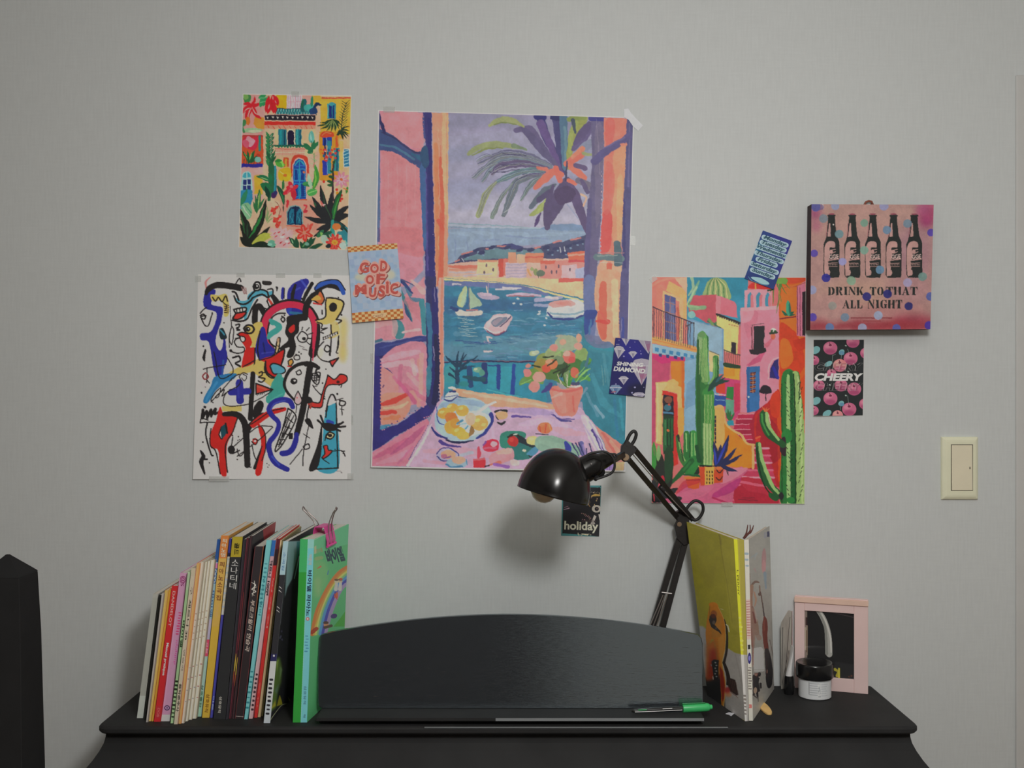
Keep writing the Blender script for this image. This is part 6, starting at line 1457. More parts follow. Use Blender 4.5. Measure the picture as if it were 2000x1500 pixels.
STENCIL = {
    'D': [[(.0, 0), (.40, 0), (.40, 1), (.0, 1), (.0, .93), (.07, .93), (.07, .07), (.0, .07)], [(.47, 0), (.72, .05), (.92, .25), (.98, .5), (.92, .75), (.72, .95), (.47, 1), (.47, .9), (.6, .78), (.64, .5), (.6, .22), (.47, .1)]],
    'R': [[(.0, 0), (.38, 0), (.38, 1), (.0, 1), (.0, .93), (.06, .93), (.06, .07), (.0, .07)], [(.44, 0), (.74, .03), (.88, .14), (.88, .38), (.74, .49), (.44, .52), (.44, .43), (.56, .36), (.56, .16), (.44, .09)], [(.46, .56), (.72, .56), (.9, .9), (1, .93), (1, 1), (.7, 1)]],
    'I': [[(.08, 0), (.92, 0), (.92, .07), (.78, .07), (.78, .93), (.92, .93), (.92, 1), (.08, 1), (.08, .93), (.22, .93), (.22, .07), (.08, .07)]],
    'N': [[(.0, 0), (.32, 0), (.92, .8), (.92, 1), (.78, 1), (.1, .12), (.0, .07)], [(.04, .2), (.14, .3), (.14, .93), (.22, .93), (.22, 1), (0, 1), (0, .93), (.04, .93)], [(.74, 0), (1, 0), (1, .07), (.92, .07), (.92, .68), (.82, .55), (.82, .07), (.74, .07)]],
    'K': [[(.0, 0), (.38, 0), (.38, 1), (.0, 1), (.0, .93), (.06, .93), (.06, .07), (.0, .07)], [(.44, .5), (.72, .07), (.66, .07), (.66, 0), (.98, 0), (.98, .07), (.88, .07), (.66, .38), (.94, .93), (1, .93), (1, 1), (.64, 1), (.46, .62)]],
    'T': [[(0, 0), (1, 0), (1, .34), (.94, .34), (.88, .12), (.67, .08), (.67, .93), (.78, .93), (.78, 1), (.22, 1), (.22, .93), (.33, .93), (.33, .08), (.12, .12), (.06, .34), (0, .34)]],
    'O': [[(.46, 0), (.24, .05), (.06, .25), (.0, .5), (.06, .75), (.24, .95), (.46, 1), (.46, .92), (.36, .8), (.33, .5), (.36, .2), (.46, .08)], [(.54, 0), (.76, .05), (.94, .25), (1, .5), (.94, .75), (.76, .95), (.54, 1), (.54, .92), (.64, .8), (.67, .5), (.64, .2), (.54, .08)]],
    'H': [[(.0, 0), (.36, 0), (.36, 1), (.0, 1), (.0, .93), (.05, .93), (.05, .07), (.0, .07)], [(.64, 0), (1, 0), (1, .07), (.95, .07), (.95, .93), (1, .93), (1, 1), (.64, 1)], [(.41, .46), (.59, .46), (.59, .54), (.41, .54)]],
    'A': [[(.44, 0), (.58, 0), (.94, .93), (1, .93), (1, 1), (.58, 1), (.58, .93), (.62, .93), (.40, .16)], [(.38, .22), (.44, .34), (.16, .93), (.26, .93), (.26, 1), (0, 1), (0, .93), (.07, .93)], [(.30, .66), (.48, .66), (.48, .74), (.26, .74)]],
    'L': [[(.0, 0), (.52, 0), (.52, .07), (.44, .07), (.44, 1), (.0, 1), (.0, .93), (.08, .93), (.08, .07), (.0, .07)], [(.5, .92), (.8, .88), (.93, .62), (1, .62), (1, 1), (.5, 1)]],
    'G': [[(.46, 0), (.24, .05), (.06, .25), (.0, .5), (.06, .75), (.24, .95), (.46, 1), (.46, .92), (.36, .8), (.33, .5), (.36, .2), (.46, .08)], [(.54, 0), (.78, .06), (.88, 0), (.92, 0), (.92, .36), (.84, .36), (.72, .14), (.54, .08)], [(.54, .52), (1, .52), (1, .59), (.93, .59), (.93, 1), (.86, 1), (.78, .94), (.54, 1), (.54, .92), (.62, .88), (.62, .59), (.54, .59)]],
}
def stencil(v, c, word, x, y, wd, ht, gap=.12):
    adv = {'I': .62, 'T': 1.0, 'L': .85}
    tot = sum(adv.get(ch, 1.05) for ch in word)+gap*(len(word)-1)
    u = wd/tot
    for ch in word:
        a = adv.get(ch, 1.05)
        v.glyph_polys(c, STENCIL[ch], x, y, a*u, ht); x += (a+gap)*u

def beer_canvas():
    v = Cv(1578, 392, 1830, 652, 4, 'a5827e').at(1570, 380, 5.358)
    p, g, r, e, l, t = v.p, v.g, v.r, v.e, v.l, v.t
    for q in ((300, 300, 260, 240, 'a8867e'), (800, 250, 400, 200, 'ac8982'), (1150, 600, 200, 300, '9c7680'), (200, 700, 200, 260, 'a4817e'), (600, 1050, 500, 160, 'ac8a7c'), (1100, 1000, 250, 160, 'a37b7e'), (300, 1150, 240, 140, 'a8807e'), (900, 1230, 400, 90, 'a47070')): e(q[4], q[0], q[1], q[2], q[3], 0, .8, 60)
    for q in ((1300, 200, 110, 120, '9a3a62'), (1280, 290, 60, 60, '8f3868'), (120, 200, 60, 60, '8f3a6c'), (130, 330, 40, 60, '9a4a70'), (1150, 1330, 240, 70, '8c3244'), (700, 1370, 420, 50, '8f3440'), (150, 1370, 130, 60, '8c3440'), (1000, 1380, 300, 40, '962f38'), (560, 1360, 60, 40, '96303c'), (1250, 150, 70, 60, 'a0567c')): e(q[4], q[0], q[1], q[2], q[3], 0, .8, 40)
    for i in range(26): e('8f3842', 90+i*49, 1395-(i*37) % 30, 36, 18+(i*13) % 16, 0, .55, 12)
    K = '262a2a'
    for i, (x, top) in enumerate(((290, 205), (507, 205), (723, 205), (940, 205), (1155, 205))):
        g(K, [(x-32, 215), (x+34, 215), (x+38, 300), (x+52, 430), (x+82, 500), (x+84, 840), (x+74, 872), (x-64, 874), (x-84, 840), (x-82, 520), (x-62, 470), (x-48, 420), (x-40, 300)])
        l(K, [(x-32, 222), (x+34, 222)], 20); e('8f4c5c', x, 205, 32, 8)
        g('b08a86', [(x-26, 300), (x-14, 300), (x-8, 440), (x-44, 445)]); p('b08a86', [(x-60, 520), (x-20, 490), (x+30, 500), (x+36, 555), (x-20, 560), (x-16, 640), (x-34, 720), (x-30, 770), (x-50, 840), (x-72, 840), (x-76, 600)])
        p('b08a86', [(x-30, 790), (x-16, 820), (x-30, 850), (x-66, 845)]); g('a5827e', [(x-28, 575), (x+70, 570), (x+72, 740), (x-30, 745)], .0)
        e('b08a86', x-4, 600, 18, 22); l('b08a86', [(x+10, 580), (x+40, 575)], 8); l('b08a86', [(x, 620), (x+40, 600)], 7)
        t('c4aaa6', 'GGE', x+24, 652, 98, 46, -3, .03); l('b08a86', [(x-34, 690), (x+74, 676)], 12, sm=0); l(K, [(x-34, 706), (x+74, 694)], 10, sm=0)
        for k in range(3): l('a4827e', [(x-34, 722+k*17), (x+60, 720+k*17)], 7, sm=0)
        for k in range(4): e(K, x-30+k*28, 740, 5)
        l('8f4c5c', [(x-56, 440), (x-44, 300)], 4)
    e('c9c0bc', 308, 318, 8)
    stencil(v, K, 'DRINK', 252, 968, 372, 86); stencil(v, K, 'TO', 690, 970, 145, 86); stencil(v, K, 'THAT', 858, 968, 330, 86); stencil(v, K, 'ALL', 405, 1106, 208, 88); stencil(v, K, 'NIGHT', 668, 1104, 362, 90)
    l('7a2f38', '495,1293 920,1293', 12, sm=0); l('8a3a40', '620,1324 800,1324', 9, sm=0)
    for i in range(40): l('a5827e', [(500+i*10.5, 1286), (503+i*10.5, 1300)], 3, a=.6)
    DOT = ((125, 130, 50, '5a5f9e'), (328, 120, 44, '8a93b4'), (838, 122, 48, '8d90b8'), (205, 252, 46, '74808c'), (632, 300, 42, '6f9484'), (870, 372, 44, '64809c'), (1085, 305, 46, '6c8294'), (370, 415, 46, '66868e'), (1330, 400, 40, '4f3f9c'), (108, 618, 40, '5546a0'), (632, 585, 44, '74988a'), (405, 705, 42, '8c8cbc'), (797, 790, 44, '5f82a0'), (232, 875, 46, '2c2c84'), (497, 905, 48, '7c9a84'), (1242, 862, 46, '6a8884'), (1085, 925, 46, '9a92b4'), (88, 1000, 46, '8a90b4'), (658, 1070, 46, '2a2a6e'), (875, 1042, 46, '2a2a6e'), (1098, 1170, 44, '2a2a68'), (1325, 1068, 46, '4f5c9e'), (300, 1165, 44, '8a8884'), (430, 1285, 44, '6c8096'), (780, 1265, 46, '8f9cb8'), (92, 1285, 44, '4f3fa0'), (270, 1390, 44, '55709c'), (612, 1395, 46, '9096b4'), (970, 1398, 44, '4f5a9e'), (1310, 1370, 46, '44349a'))
    for x, y, R_, c in DOT: e(c, x, y, R_, R_*.98, 0, .92)
    l('c4b4b0', '195,95 208,150', [14, 3]); p('4a4884', '80,100 190,105 205,150 120,175 85,150', a=.5)
    v.paint(.3, 8, 4, .04, .012); v.smooth(1)
    D = .030
    q = [(1585, 398.8), (1823.6, 400), (1817, 643), (1582.5, 644)]
    # corners found where its front face stands, D out from the wall
    q3 = [W(q[0][0], q[0][1], D), W(q[1][0], q[1][1], D), W(q[2][0], q[2][1], D+.018), W(q[3][0], q[3][1], D+.018)]      # hangs a little forward at the foot
    c = sum((Vector(t_) for t_ in q3), Vector())/4; r0 = Vector((c.x, 0, c.z))
    tt = thing('canvas_picture', 'square pink canvas of five black bottles reading DRINK TO THAT ALL NIGHT with confetti dots', 'picture', r0)
    sheet('painted_front', q3, 240, 245, v, q, M_print, parent=tt, root=r0, thick=.001, k=.64, edge='3a2c30')
    mside = mat('canvas_side', alb('30262a', .5), rough=.8, noise=.25, nscale=30)
    mb = MB(); f_ = [Vector((p_.x, p_.y+.0012, p_.z)) for p_ in q3]; b_ = [Vector((p_.x, p_.y+D-.0015 if i_ < 2 else p_.y+D-.0005, p_.z)) for i_, p_ in enumerate(q3)]
    mb.hexa([b_[3], b_[2], b_[1], b_[0], f_[3], f_[2], f_[1], f_[0]])
    put('stretcher_box', mb, mside, tt, r0)
    h = W(1697, 399, .012)
    put('hanging_loop', MB().tube([h+Vector((-.009, 0, -.002)), h+Vector((-.006, 0, .004)), h+Vector((0, 0, .0065)), h+Vector((.005, 0, .005)), h+Vector((.008, 0, -.002))], .0022, 10), mat('brown_cord', alb('6a3f34', .5), rough=.8, noise=.2), tt, r0, smooth=True)
beer_canvas()
# ------------------------------------------------------------------ swing-arm desk lamp behind the music desk
def lamp():
    mk = mat('black_enamel', (.0075, .007, .007, 1), rough=.21, spec=.38, noise=.1, nscale=30)
    mm = mat('black_lamp_metal', (.020, .017, .017, 1), rough=.42, spec=.45, noise=.15, nscale=60)
    ms = mat('steel_spring', (.45, .42, .41, 1), rough=.35, metal=.9, noise=.05)
    mbr = mat('brass_screw', (.42, .30, .20, 1), rough=.35, metal=.9, noise=.05)
    mbl = mat('bulb_glass', (.72, .62, .45, 1), rough=.12, spec=.6, noise=.03)
    mc = mat('black_cable', (.018, .018, .019, 1), rough=.5, spec=.4, noise=.05)
    DB, DJ, DT, DH = 2.050, 2.060, 1.91, 1.80
    base = P(1247, 1330, DB); base.z = ZL
    t = thing('desk_lamp', 'black swing-arm desk lamp bent over behind the music desk', 'lamp', base)
    r = base
    M = Matrix.Translation(base)
    put('base', MB().lathe([(.0005, 0), (.040, 0), (.042, .002), (.042, .010), (.038, .015), (.016, .018), (.014, .034), (.0005, .036)], M, 40, False), mk, t, r, smooth=True, auto=.6)
    def bar(name, a, b, w_, th, m=mm, parent=t, smooth=False):
        """flat bar between two points, w_ across the picture, th in depth"""
        a, b = Vector(a), Vector(b); d = (b-a).normalized(); y = Vector((0, 1, 0)); s = d.cross(y).normalized(); n = s.cross(d).normalized()
        q = []
        for p_ in (a, b):
            q += [p_-s*w_/2-n*th/2, p_+s*w_/2-n*th/2, p_+s*w_/2+n*th/2, p_-s*w_/2+n*th/2]
        return put(name, MB().hexa(q), m, parent, r, bevel=.0008, seg=1)
    def plate(name, pts, D, th, m=mm, parent=t):
        return put(name, MB().prism([P(x, y, D-th/2) for x, y in pts], (0, th, 0)), m, parent, r, bevel=.0008, seg=1)
    # lower arm: two parallel bars, springs between them near the foot
    la0, la1 = P(1236, 1352, DB), P(1329.5, 1040, DJ)
    lb0, lb1 = P(1261, 1348, DB), P(1340.5, 1048, DJ)
    bar('lower_arm', la0, la1, .0115, .010); bar('lower_arm', lb0, lb1, .0118, .010)
    for (x0, y0), (x1, y1) in (((1232, 1312), (1295, 1162)), ((1241, 1312), (1300, 1160)), ((1250, 1312), (1304.5, 1160))):
        put('spring', MB().tube([P(x0, y0, DB-.0085), P(x1, y1, DJ-.0085)], .0011, 8), ms, t, r)
    a = P(1292, 1157, DJ-.0085); b = P(1312, 1159.5, DJ-.0085)
    put('spring_bar', MB().tube([a, b], .0016, 8), ms, t, r)
    plate('foot_bracket', [(1228, 1340), (1270, 1336), (1264, 1358), (1232, 1360)], DB, .016)
    # elbow
    plate('elbow_bracket', [(1318, 1003), (1330, 996), (1352, 1006), (1346, 1018), (1347, 1062), (1336, 1066), (1322, 1052), (1318, 1030), (1324, 1018)], DJ, .018)
    for x, y, R_ in ((1327, 1024, .0045), (1340, 1008, .0045), (1329, 1044, .004), (1338, 1055, .004)):
        c = P(x, y, DJ-.010); put('screw', MB().tube([c, c+Vector((0, .004, 0))], R_, 14), mbr if y == 1024 else mm, t, r)
    # upper arm
    ua0, ua1 = P(1352, 1014, DJ), P(1238, 876, DT)
    ub0, ub1 = P(1324, 1012, DJ), P(1224, 893, DT)
    bar('upper_arm', ua0, ua1, .0095, .010); bar('upper_arm', ub0, ub1, .0095, .010)
    a, b = P(1338, 1005, DJ-.008), P(1290, 951, 1.975)
    put('spring', MB().tube([a, b], .0042, 10), mm, t, r, smooth=True)
    put('spring_wire', MB().tube([P(1346, 1010, DJ-.013), P(1299, 960, 1.975)], .0009, 6), ms, t, r)
    put('spring_wire', MB().tube([P(1283, 942, 1.97), P(1233, 884, DT-.006)], .0009, 6), ms, t, r)
    # wire loops at both ends
    def loop(name, pts, D, rad):
        c = catmull(np.array(pts, float), False, 6)
        put(name, MB().tube([P(x, y, D) for x, y in c], rad, 10), mc, t, r, smooth=True)
    loop('cable_loop', [(1334, 1006), (1345, 988), (1358, 978), (1371, 984), (1373, 998), (1366, 1011), (1357, 1016), (1350, 1012)], DJ-.008, .0030)
    loop('cable_loop', [(1221, 868), (1230, 849), (1238, 842), (1242.5, 848), (1239, 860), (1231, 872)], DT-.006, .0030)
    # head joint
    plate('head_bracket', [(1214, 872), (1226, 860), (1240, 872), (1243, 882), (1232, 892), (1230, 902), (1218, 902), (1212, 896)], DT, .018)
    c = P(1222, 893, DT-.012); put('wing_screw', MB().tube([c, c+Vector((0, .006, 0))], .0062, 16), mbr, t, r)
    c = P(1228, 868, DT-.010); put('screw', MB().tube([c, c+Vector((0, .004, 0))], .0045, 14), mm, t, r)
    bar('head_link', P(1216, 888, DT-.01), P(1196, 899, DH+.02), .010, .010)
    rg = [P(1199+5.5*math.cos(k*PI/8), 892+5.5*math.sin(k*PI/8), DH+.012) for k in range(16)]
    put('joint_ring', MB().tube(rg, .0018, 8, closed=True), mm, t, r, smooth=True)
    # shade: a bell turned about a leaning axis
    cen = P(1079.5, 966, DH)
    ax = Vector((.262, .03, .965)).normalized()
    q = ax.to_track_quat('Z', 'Y').to_matrix().to_4x4()
    MS = Matrix.Translation(cen) @ q
    R0, Hh = 70.5/F*DH, 90/F*DH
    prof = [(R0*math.cos(a)**.92, Hh*math.sin(a)) for a in np.linspace(0, PI/2*.985, 22)]
    inner = [(max(.0006, rr-.0012), hh-.0006 if hh > .001 else hh) for rr, hh in prof][::-1]
    prof = inner+[(R0+.0006, -.0016), (R0+.0012, -.0006)]+[(rr+.0008, hh+.0008) for rr, hh in prof]
    shade = put('lamp_shade', MB().lathe(prof, MS, 64, False), mk, t, r, smooth=True, auto=1.0)
    a, b, c_, d = P(1118, 930, DH), P(1160, 908, DH+.006), P(1172, 902, DH+.008), P(1198, 894, DH+.012)
    put('socket_housing', MB().tube([a, a.lerp(b, .3), b, b.lerp(c_, .4), c_, c_.lerp(d, .25), d], [.0225, .0230, .0215, .0205, .0150, .0140, .0085], 28), mk, t, r, smooth=True, auto=.7)
    for x, y in ((1155, 906),):
        c = P(x, y, DH-.018); put('screw', MB().tube([c, c+Vector((0, .003, 0))], .0012, 10), ms, t, r)
    kn = P(1172, 922, DH-.006)
    put('tilt_knob', MB().tube([kn, kn+Vector((0, .02, 0))], .0085, 20), mk, t, r, smooth=True, auto=.7)
    # bulb
    bc = P(1063, 955, DH)
    pts = [(.0005, -.0235), (.008, -.0225), (.0155, -.018), (.021, -.010), (.0225, 0), (.021, .010), (.016, .020), (.013, .030), (.013, .045), (.0005, .046)]
    put('bulb', MB().lathe(pts, Matrix.Translation(bc) @ q, 32, False), mbl, t, r, smooth=True)
    # cable from the housing round to the joint
    pts = catmull(np.array([(1146, 890), (1152, 886), (1166, 883), (1180, 882), (1192, 888), (1199.5, 900), (1200, 914), (1194, 924), (1182, 930), (1163, 936.5)], float), False, 6)
    put('cable', MB().tube([P(x, y, DH-.016) for x, y in pts], .0021, 10), mc, t, r, smooth=True)
    c0, c1 = P(1163, 936.5, DH-.016), P(1166, 929, DH-.004)
    put('cable_clip', MB().tube([c0, c1], .0032, 10), mc, t, r)
lamp()
# ------------------------------------------------------------------ the row of music books
M_pages = mat('book_paper_edges', (.74, .70, .62, 1), rough=.85, spec=.15, noise=.10, nscale=900, stretch=(1, .02, .02))
M_spine = mat('printed_book_cover', attr=True, rough=.48, spec=.35, noise=.015, nscale=200)
KB = .44
def cover_mat(h):
    return mat('book_cover_'+h, alb(h, KB), rough=.45, spec=.35, noise=.03, nscale=30)

class Spine:
    """ink on a spine, in fractions: u across 0..1, v down 0..1"""
    def __init__(s, q, bg):
        s.q = [np.array(t, float) for t in q]          # TL TR BR BL
        xs_ = [t[0] for t in q]; ys_ = [t[1] for t in q]
        s.v = Cv(min(xs_)-1, min(ys_)-1, max(xs_)+1, max(ys_)+1, 5, bg)
        s.d = (s.q[3]+s.q[2]-s.q[0]-s.q[1])/2
        s.L = float(np.hypot(*s.d)); s.ang = math.degrees(math.atan2(s.d[1], s.d[0]))
        s.wd = float((s.q[1][0]-s.q[0][0]+s.q[2][0]-s.q[3][0])/2)
    def at(s, u, v):
        q = s.q
        p = q[0]*(1-u)*(1-v)+q[1]*u*(1-v)+q[2]*u*v+q[3]*(1-u)*v
        return float(p[0]), float(p[1])
    def band(s, c, v0, v1, u0=-.2, u1=1.2, a=1.0):
        s.v.g(c, [s.at(u0, v0), s.at(u1, v0), s.at(u1, v1), s.at(u0, v1)], a); return s
    def text(s, c, txt, v0, v1, h=.6, u=.5, b=.01, sh=0.0):
        x, y = s.at(u, (v0+v1)/2)
        s.v.t(c, txt, x, y, (v1-v0)*s.L, s.wd*h, s.ang, b, sh); return s
    def stack(s, c, txt, v0, v1, size=.75, u=.5, b=.015):
        """upright letters one under the other"""
        n = len(txt); step = (v1-v0)/n
        for i, ch in enumerate(txt):
            if ch == ' ': continue
            x, y = s.at(u, v0+(i+.5)*step)
            s.v.t(c, ch, x, y, s.wd*size, min(step*s.L*.82, s.wd*size*1.05), s.ang-90, b)
        return s
    def dots(s, c, n, v0, v1, u=.5, w_=.35, h=.010, seed=0):
        """tiny unreadable type"""
        rr = random.Random(seed)
        for i in range(n):
            x, y = s.at(u+rr.uniform(-.06, .06), v0+(v1-v0)*(i+.5)/n)
            s.v.l(c, [(x-s.wd*w_/2, y), (x+s.wd*w_/2*rr.uniform(.5, 1), y+.2)], s.L*h*rr.uniform(.7, 1.2))
        return s
    def line(s, c, u, v0=0, v1=1, w_=.12, a=1.0):
        s.v.l(c, [s.at(u, v0), s.at(u, v1)], w_*s.wd, a=a, sm=0); return s

def slab(mb, a, b, c, d, n):
    """thin board abcd pushed along n"""
    mb.hexa([a, b, c, d, a+n, b+n, c+n, d+n])

def book(label, bl, br, yb, tl, tr, yt, bg, side, ink=None, deep=.222, vx=-.004, name='music_book', left=None, group='music books in the row on the piano', pages=None, cover=None, yb2=None, D=None):
    D = D or Dy(yb)
    g = .25
    bl += g; br -= g; tl += g; tr -= g
    B0, B1, T0, T1 = P(bl, yb, D), P(br, yb, D), P(tl, yt, D), P(tr, yt, D)
    B0.z = B1.z = ZL+.0003
    deep = min(deep, WALL-.012-D)
    bk = Vector((vx*deep/.22, deep, 0))
    r = Vector(((B0.x+B1.x)/2, B0.y+deep/2, ZL))
    t = thing(name, label, 'book', r, group)
    q = [(tl, yt), (tr, yt), (br, yb), (bl, yb)]
    sp = Spine(q, bg)
    if ink: ink(sp)
    sp.v.smooth(1)
    th = .0006
    sheet('spine', [T0, T1, B1, B0], max(4, int(sp.wd*2.2)), int(sp.L*1.6), sp.v, q, M_spine, parent=t, root=r, thick=th, k=KB, edge=bg)
    y1 = Vector((0, th, 0)); ux = (B1-B0).normalized()*.0005
    mb = MB()
    slab(mb, B0+y1, B0+bk, T0+bk, T0+y1, ux)
    if cover is None:
        slab(mb, B1+y1-ux, B1+bk-ux, T1+bk-ux, T1+y1-ux, ux)
    put('cover', mb, cover_mat(side), t, r)
    pu = ux*1.06; ins = Vector((0, 0, .0012))
    tdir = (T0-B0).normalized()*.0010
    p0, p1, p2, p3 = B0+pu+tdir, B1-pu+tdir, T1-pu-tdir, T0+pu-tdir
    e = bk*.995
    put('page_block', MB().hexa([p0+y1*1.05, p1+y1*1.05, p1+e, p0+e, p3+y1*1.05, p2+y1*1.05, p2+e, p3+e]), pages or M_pages, t, r)
    if cover is not None:
        cv, cq, cols, rows = cover
        sheet('front_cover', [T1+y1, T1+bk, B1+bk, B1+y1], cols, rows, cv, cq, M_spine, parent=t, root=r, thick=.0005, k=KB, edge=side)
    return t, r, (B0, B1, T0, T1, bk)

N = 'the row of music books'
book('thick pale grey booklet at the outer end of the book row', 267, 279.6, 1403, 298.5, 309.5, 1160, '8f918a', '8a8b84', lambda s: s.band('a3a8a2', .82, 1.0).band('94958f', 0, .03))
book('thin charcoal book behind the pale grey booklet at the row end', 280.4, 284.6, 1405, 310, 315.5, 1162, '2a2c2a', '2a2a28')
book('thin grey booklet between the charcoal book and the tan one', 284.8, 289.5, 1411, 315.8, 321.5, 1159, '8a8582', '857d78', lambda s: s.line('5c5450', .9, 0, 1, .2).line('9c9894', .4, 0, 1, .3))
book('thin tan orange book just before the red spined one', 290, 295.2, 1409, 322, 329.5, 1153, 'b28a4c', 'a87c40', lambda s: s.line('c29a58', .4, 0, 1, .4))
book('narrow bright orange book touching the red spined one', 295.6, 300.2, 1409, 329.8, 335, 1151, 'c08434', 'b06a2c', lambda s: s.line('8f4a2a', .95, 0, 1, .2))
def ink_red(s):
    s.text('d09a98', 'DANDELOT', .04, .30, .42).text('d6c4be', 'Manuel pratique', .42, .66, .52, b=.03)
    s.band('a02c34', .885, .975, .12, .88).text('d06a64', 'DOB', .90, .965, .4).line('8f2026', .96, 0, 1, .08)
book('red spined book reading Manuel pratique', 300.4, 313.4, 1410, 335.6, 347.5, 1144, 'a8262a', '9c2428', ink_red)
def ink_pink(s):
    s.band('b9b4ae', .955, 1.1).text('7a2f5c', '@', .02, .07, .75, b=.02).text('6f2a58', 'S', .065, .09, .4)
    s.dots('b0406a', 9, .26, .42, .68, .22, .010, 3).dots('b0508a', 12, .45, .62, .72, .10, .008, 4).line('bd8aa6', .12, .3, .9, .12)
    x, y = s.at(.5, .91); s.v.e('3a2a4a', x, y, s.wd*.36, s.wd*.33); s.v.e('b08ab0', x, y, s.wd*.24, s.wd*.21); s.v.e('3a2a4a', x, y, s.wd*.1)
book('pink book with a dark ringed mark low on its spine', 314.3, 331.8, 1409, 351.8, 366, 1119, 'a97f9c', 'a06a92', ink_pink)
def ink_green(s):
    s.band('93a68a', .0, .12).text('22301f', '바이엘', .32, .50, .7, b=.03).dots('1f2c1c', 10, .71, .97, .5, .5, .012, 5).line('4a5c44', .96, 0, 1, .1)
book('narrow pale green book with black lettering', 332.8, 338.9, 1413, 366.6, 373, 1117, '8aa67e', '7c9a70', ink_green)
def ink_w1(s):
    s.band('a39a86', 0, .05).text('5a4a40', '구', .12, .17, .5).text('2c2622', '체르니 30', .2, .46, .5, b=.02).text('6a5a50', '연습곡', .52, .66, .4).line('8f4030', .97, 0, 1, .12)
    s.text('28221f', '음악춘추사', .74, .92, .55, b=.03)
book('off white book with small black lettering after the pale green one', 339.3, 347.6, 1415, 373.6, 383.6, 1110, 'a69d8c', '9a8f80', ink_w1)
book('thin peach orange book before the white booklets', 348.8, 353.8, 1414, 384.2, 391.8, 1100, 'bf8a58', 'a8683c', lambda s: s.line('a86a3a', .9, 0, 1, .2))
def ink_white(seed, band):
    def f_(s):
        s.line('8f887a', .95, 0, 1, .14).line('b9b4a8', .4, 0, 1, .3)
        s.dots('8f7f74', 5, .3, .5, .5, .25, .007, seed).dots('8a5a5a' if band else '7a7a80', 4, .62, .9, .6, .3, .006, seed+1)
    return f_
book('first thin white booklet right of the peach orange book', 354.4, 359.8, 1413, 392.2, 398.8, 1098, 'a69e90', '978e80', ink_white(1, 0))
book('second thin white booklet right of the peach orange book', 361, 367, 1409, 399.2, 405, 1097, 'b2ab9c', '9a9284', ink_white(2, 1))
book('third thin white booklet right of the peach orange book', 368.2, 375, 1406, 405.4, 411.2, 1096, 'ada698', '928a7c', ink_white(3, 0))
book('fourth thin white booklet, next to the pale blue book', 375.8, 383.4, 1404, 411.6, 420, 1094, 'b0a898', '8a8274', ink_white(4, 1))
def ink_blue(s):
    s.band('24467e', 0, .13).band('b06a9a', .135, .165).band('2c5a90', .165, .25).text('a9c0cc', 'OOO', .17, .245, .6, b=.04).band('7d9aa6', .25, .45).text('2f4f80', '바이엘', .29, .44, .6, b=.02)
    s.band('9a8fae', .45, .56, a=.8).band('b0405c', .565, .66, .02, .98).text('d4a0a8', '교본', .58, .645, .45).band('86a29c', .66, .86).band('7fa394', .86, 1.1).text('22402f', '삼호출판', .82, .95, .5, b=.02)
    s.line('5c7484', .97, 0, 1, .08)
book('pale blue music book with a dark blue top on its spine', 384.4, 393.6, 1400, 424.2, 431.6, 1053, '86a2aa', '7a96a0', ink_blue)
def ink_yellow(s):
    s.band('c06a38', 0, .125).stack('d9c0a4', '피아노명', .015, .12, .62).stack('4a2c1c', '피아노소곡집', .14, .36, .66, b=.03).text('a88a60', '연습', .38, .45, .3)
    s.band('b48f34', .5, 1.1, a=.8).text('5a3a18', '삼호뮤직', .87, .97, .46, b=.02).band('c78a4e', .13, .4, a=.25)
book('mustard yellow book with an orange block at the top of its spine', 394.4, 409, 1402, 431.8, 447.6, 1046, 'bb8e48', 'a87c38', ink_yellow)
def ink_violet(s):
    s.band('34347c', 0, .08).band('1f1f3a', .08, .1).band('a8a498', .1, .42)
    for i in range(16): s.band(('8a9a9c', 'b8b0a4', '94a0b0', 'a8b4a8')[i % 4], .11+i*.019, .12+i*.019, a=.8)
    s.band('c0bab2', .40, .425).text('8fa0c4', '리본', .88, .96, .5, b=.02).line('2a2a6a', .9, .43, 1, .2)
book('narrow violet blue book with a chequered white upper spine', 410.2, 416, 1402, 448, 453.6, 1052, '3f3f8c', '34347a', ink_violet)
def ink_black(s):
    s.band('8f8028', 0, .112, .0, 1.0).text('1c1a10', '골드', .035, .10, .42, b=.03).stack('bdbbb4', '소나티네', .122, .29, .60, .5, .0).text('a9a7a0', '삼호뮤직', .875, .965, .26, .42, .02)
book('wide black book with an olive label at the top of its spine', 416.6, 440.6, 1405, 454, 474.6, 1048, '27282a', '232426', ink_black)
book('plain black book right of the olive labelled one', 441, 446.4, 1405, 475, 481, 1053, '26262a', '222226', lambda s: s.line('34303a', .3, 0, 1, .2))
def ink_maroon(s):
    s.line('5c2630', .25, 0, 1, .3).line('3a1c22', .7, 0, 1, .3)
    for u, v0 in ((.3, .64), (.95, .66)):
        s.v.l('b09a3c', [s.at(u, v0), s.at(u, v0+.06), s.at(u-.1, v0+.11)], [.6, 2.2, .8]); s.v.l('8a4a2c', [s.at(u-.1, v0+.1), s.at(u-.15, v0+.16)], [1.6, .6])
    s.line('7a3234', .85, .3, .62, .15)
book('dark maroon and black book with a small yellow flame on its spine', 446.8, 452.8, 1404, 481.3, 487.6, 1051, '2c2024', '2a1a1e', ink_maroon)
def red_top_cover():
    v = Cv(488, 1012, 545, 1410, 3, '29262a')
    v.g('7c2a2e', '512,1035 545,1005 545,1060 532,1056 520,1070'); v.g('5a2226', '508,1050 520,1070 532,1056 530,1100 515,1090', .5); v.l('55424a', [(490, 1048), (545, 1012)], 1.2)
    return v, [(492, 1047), (541, 1017), (541, 1360), (492, 1404)], 60, 200
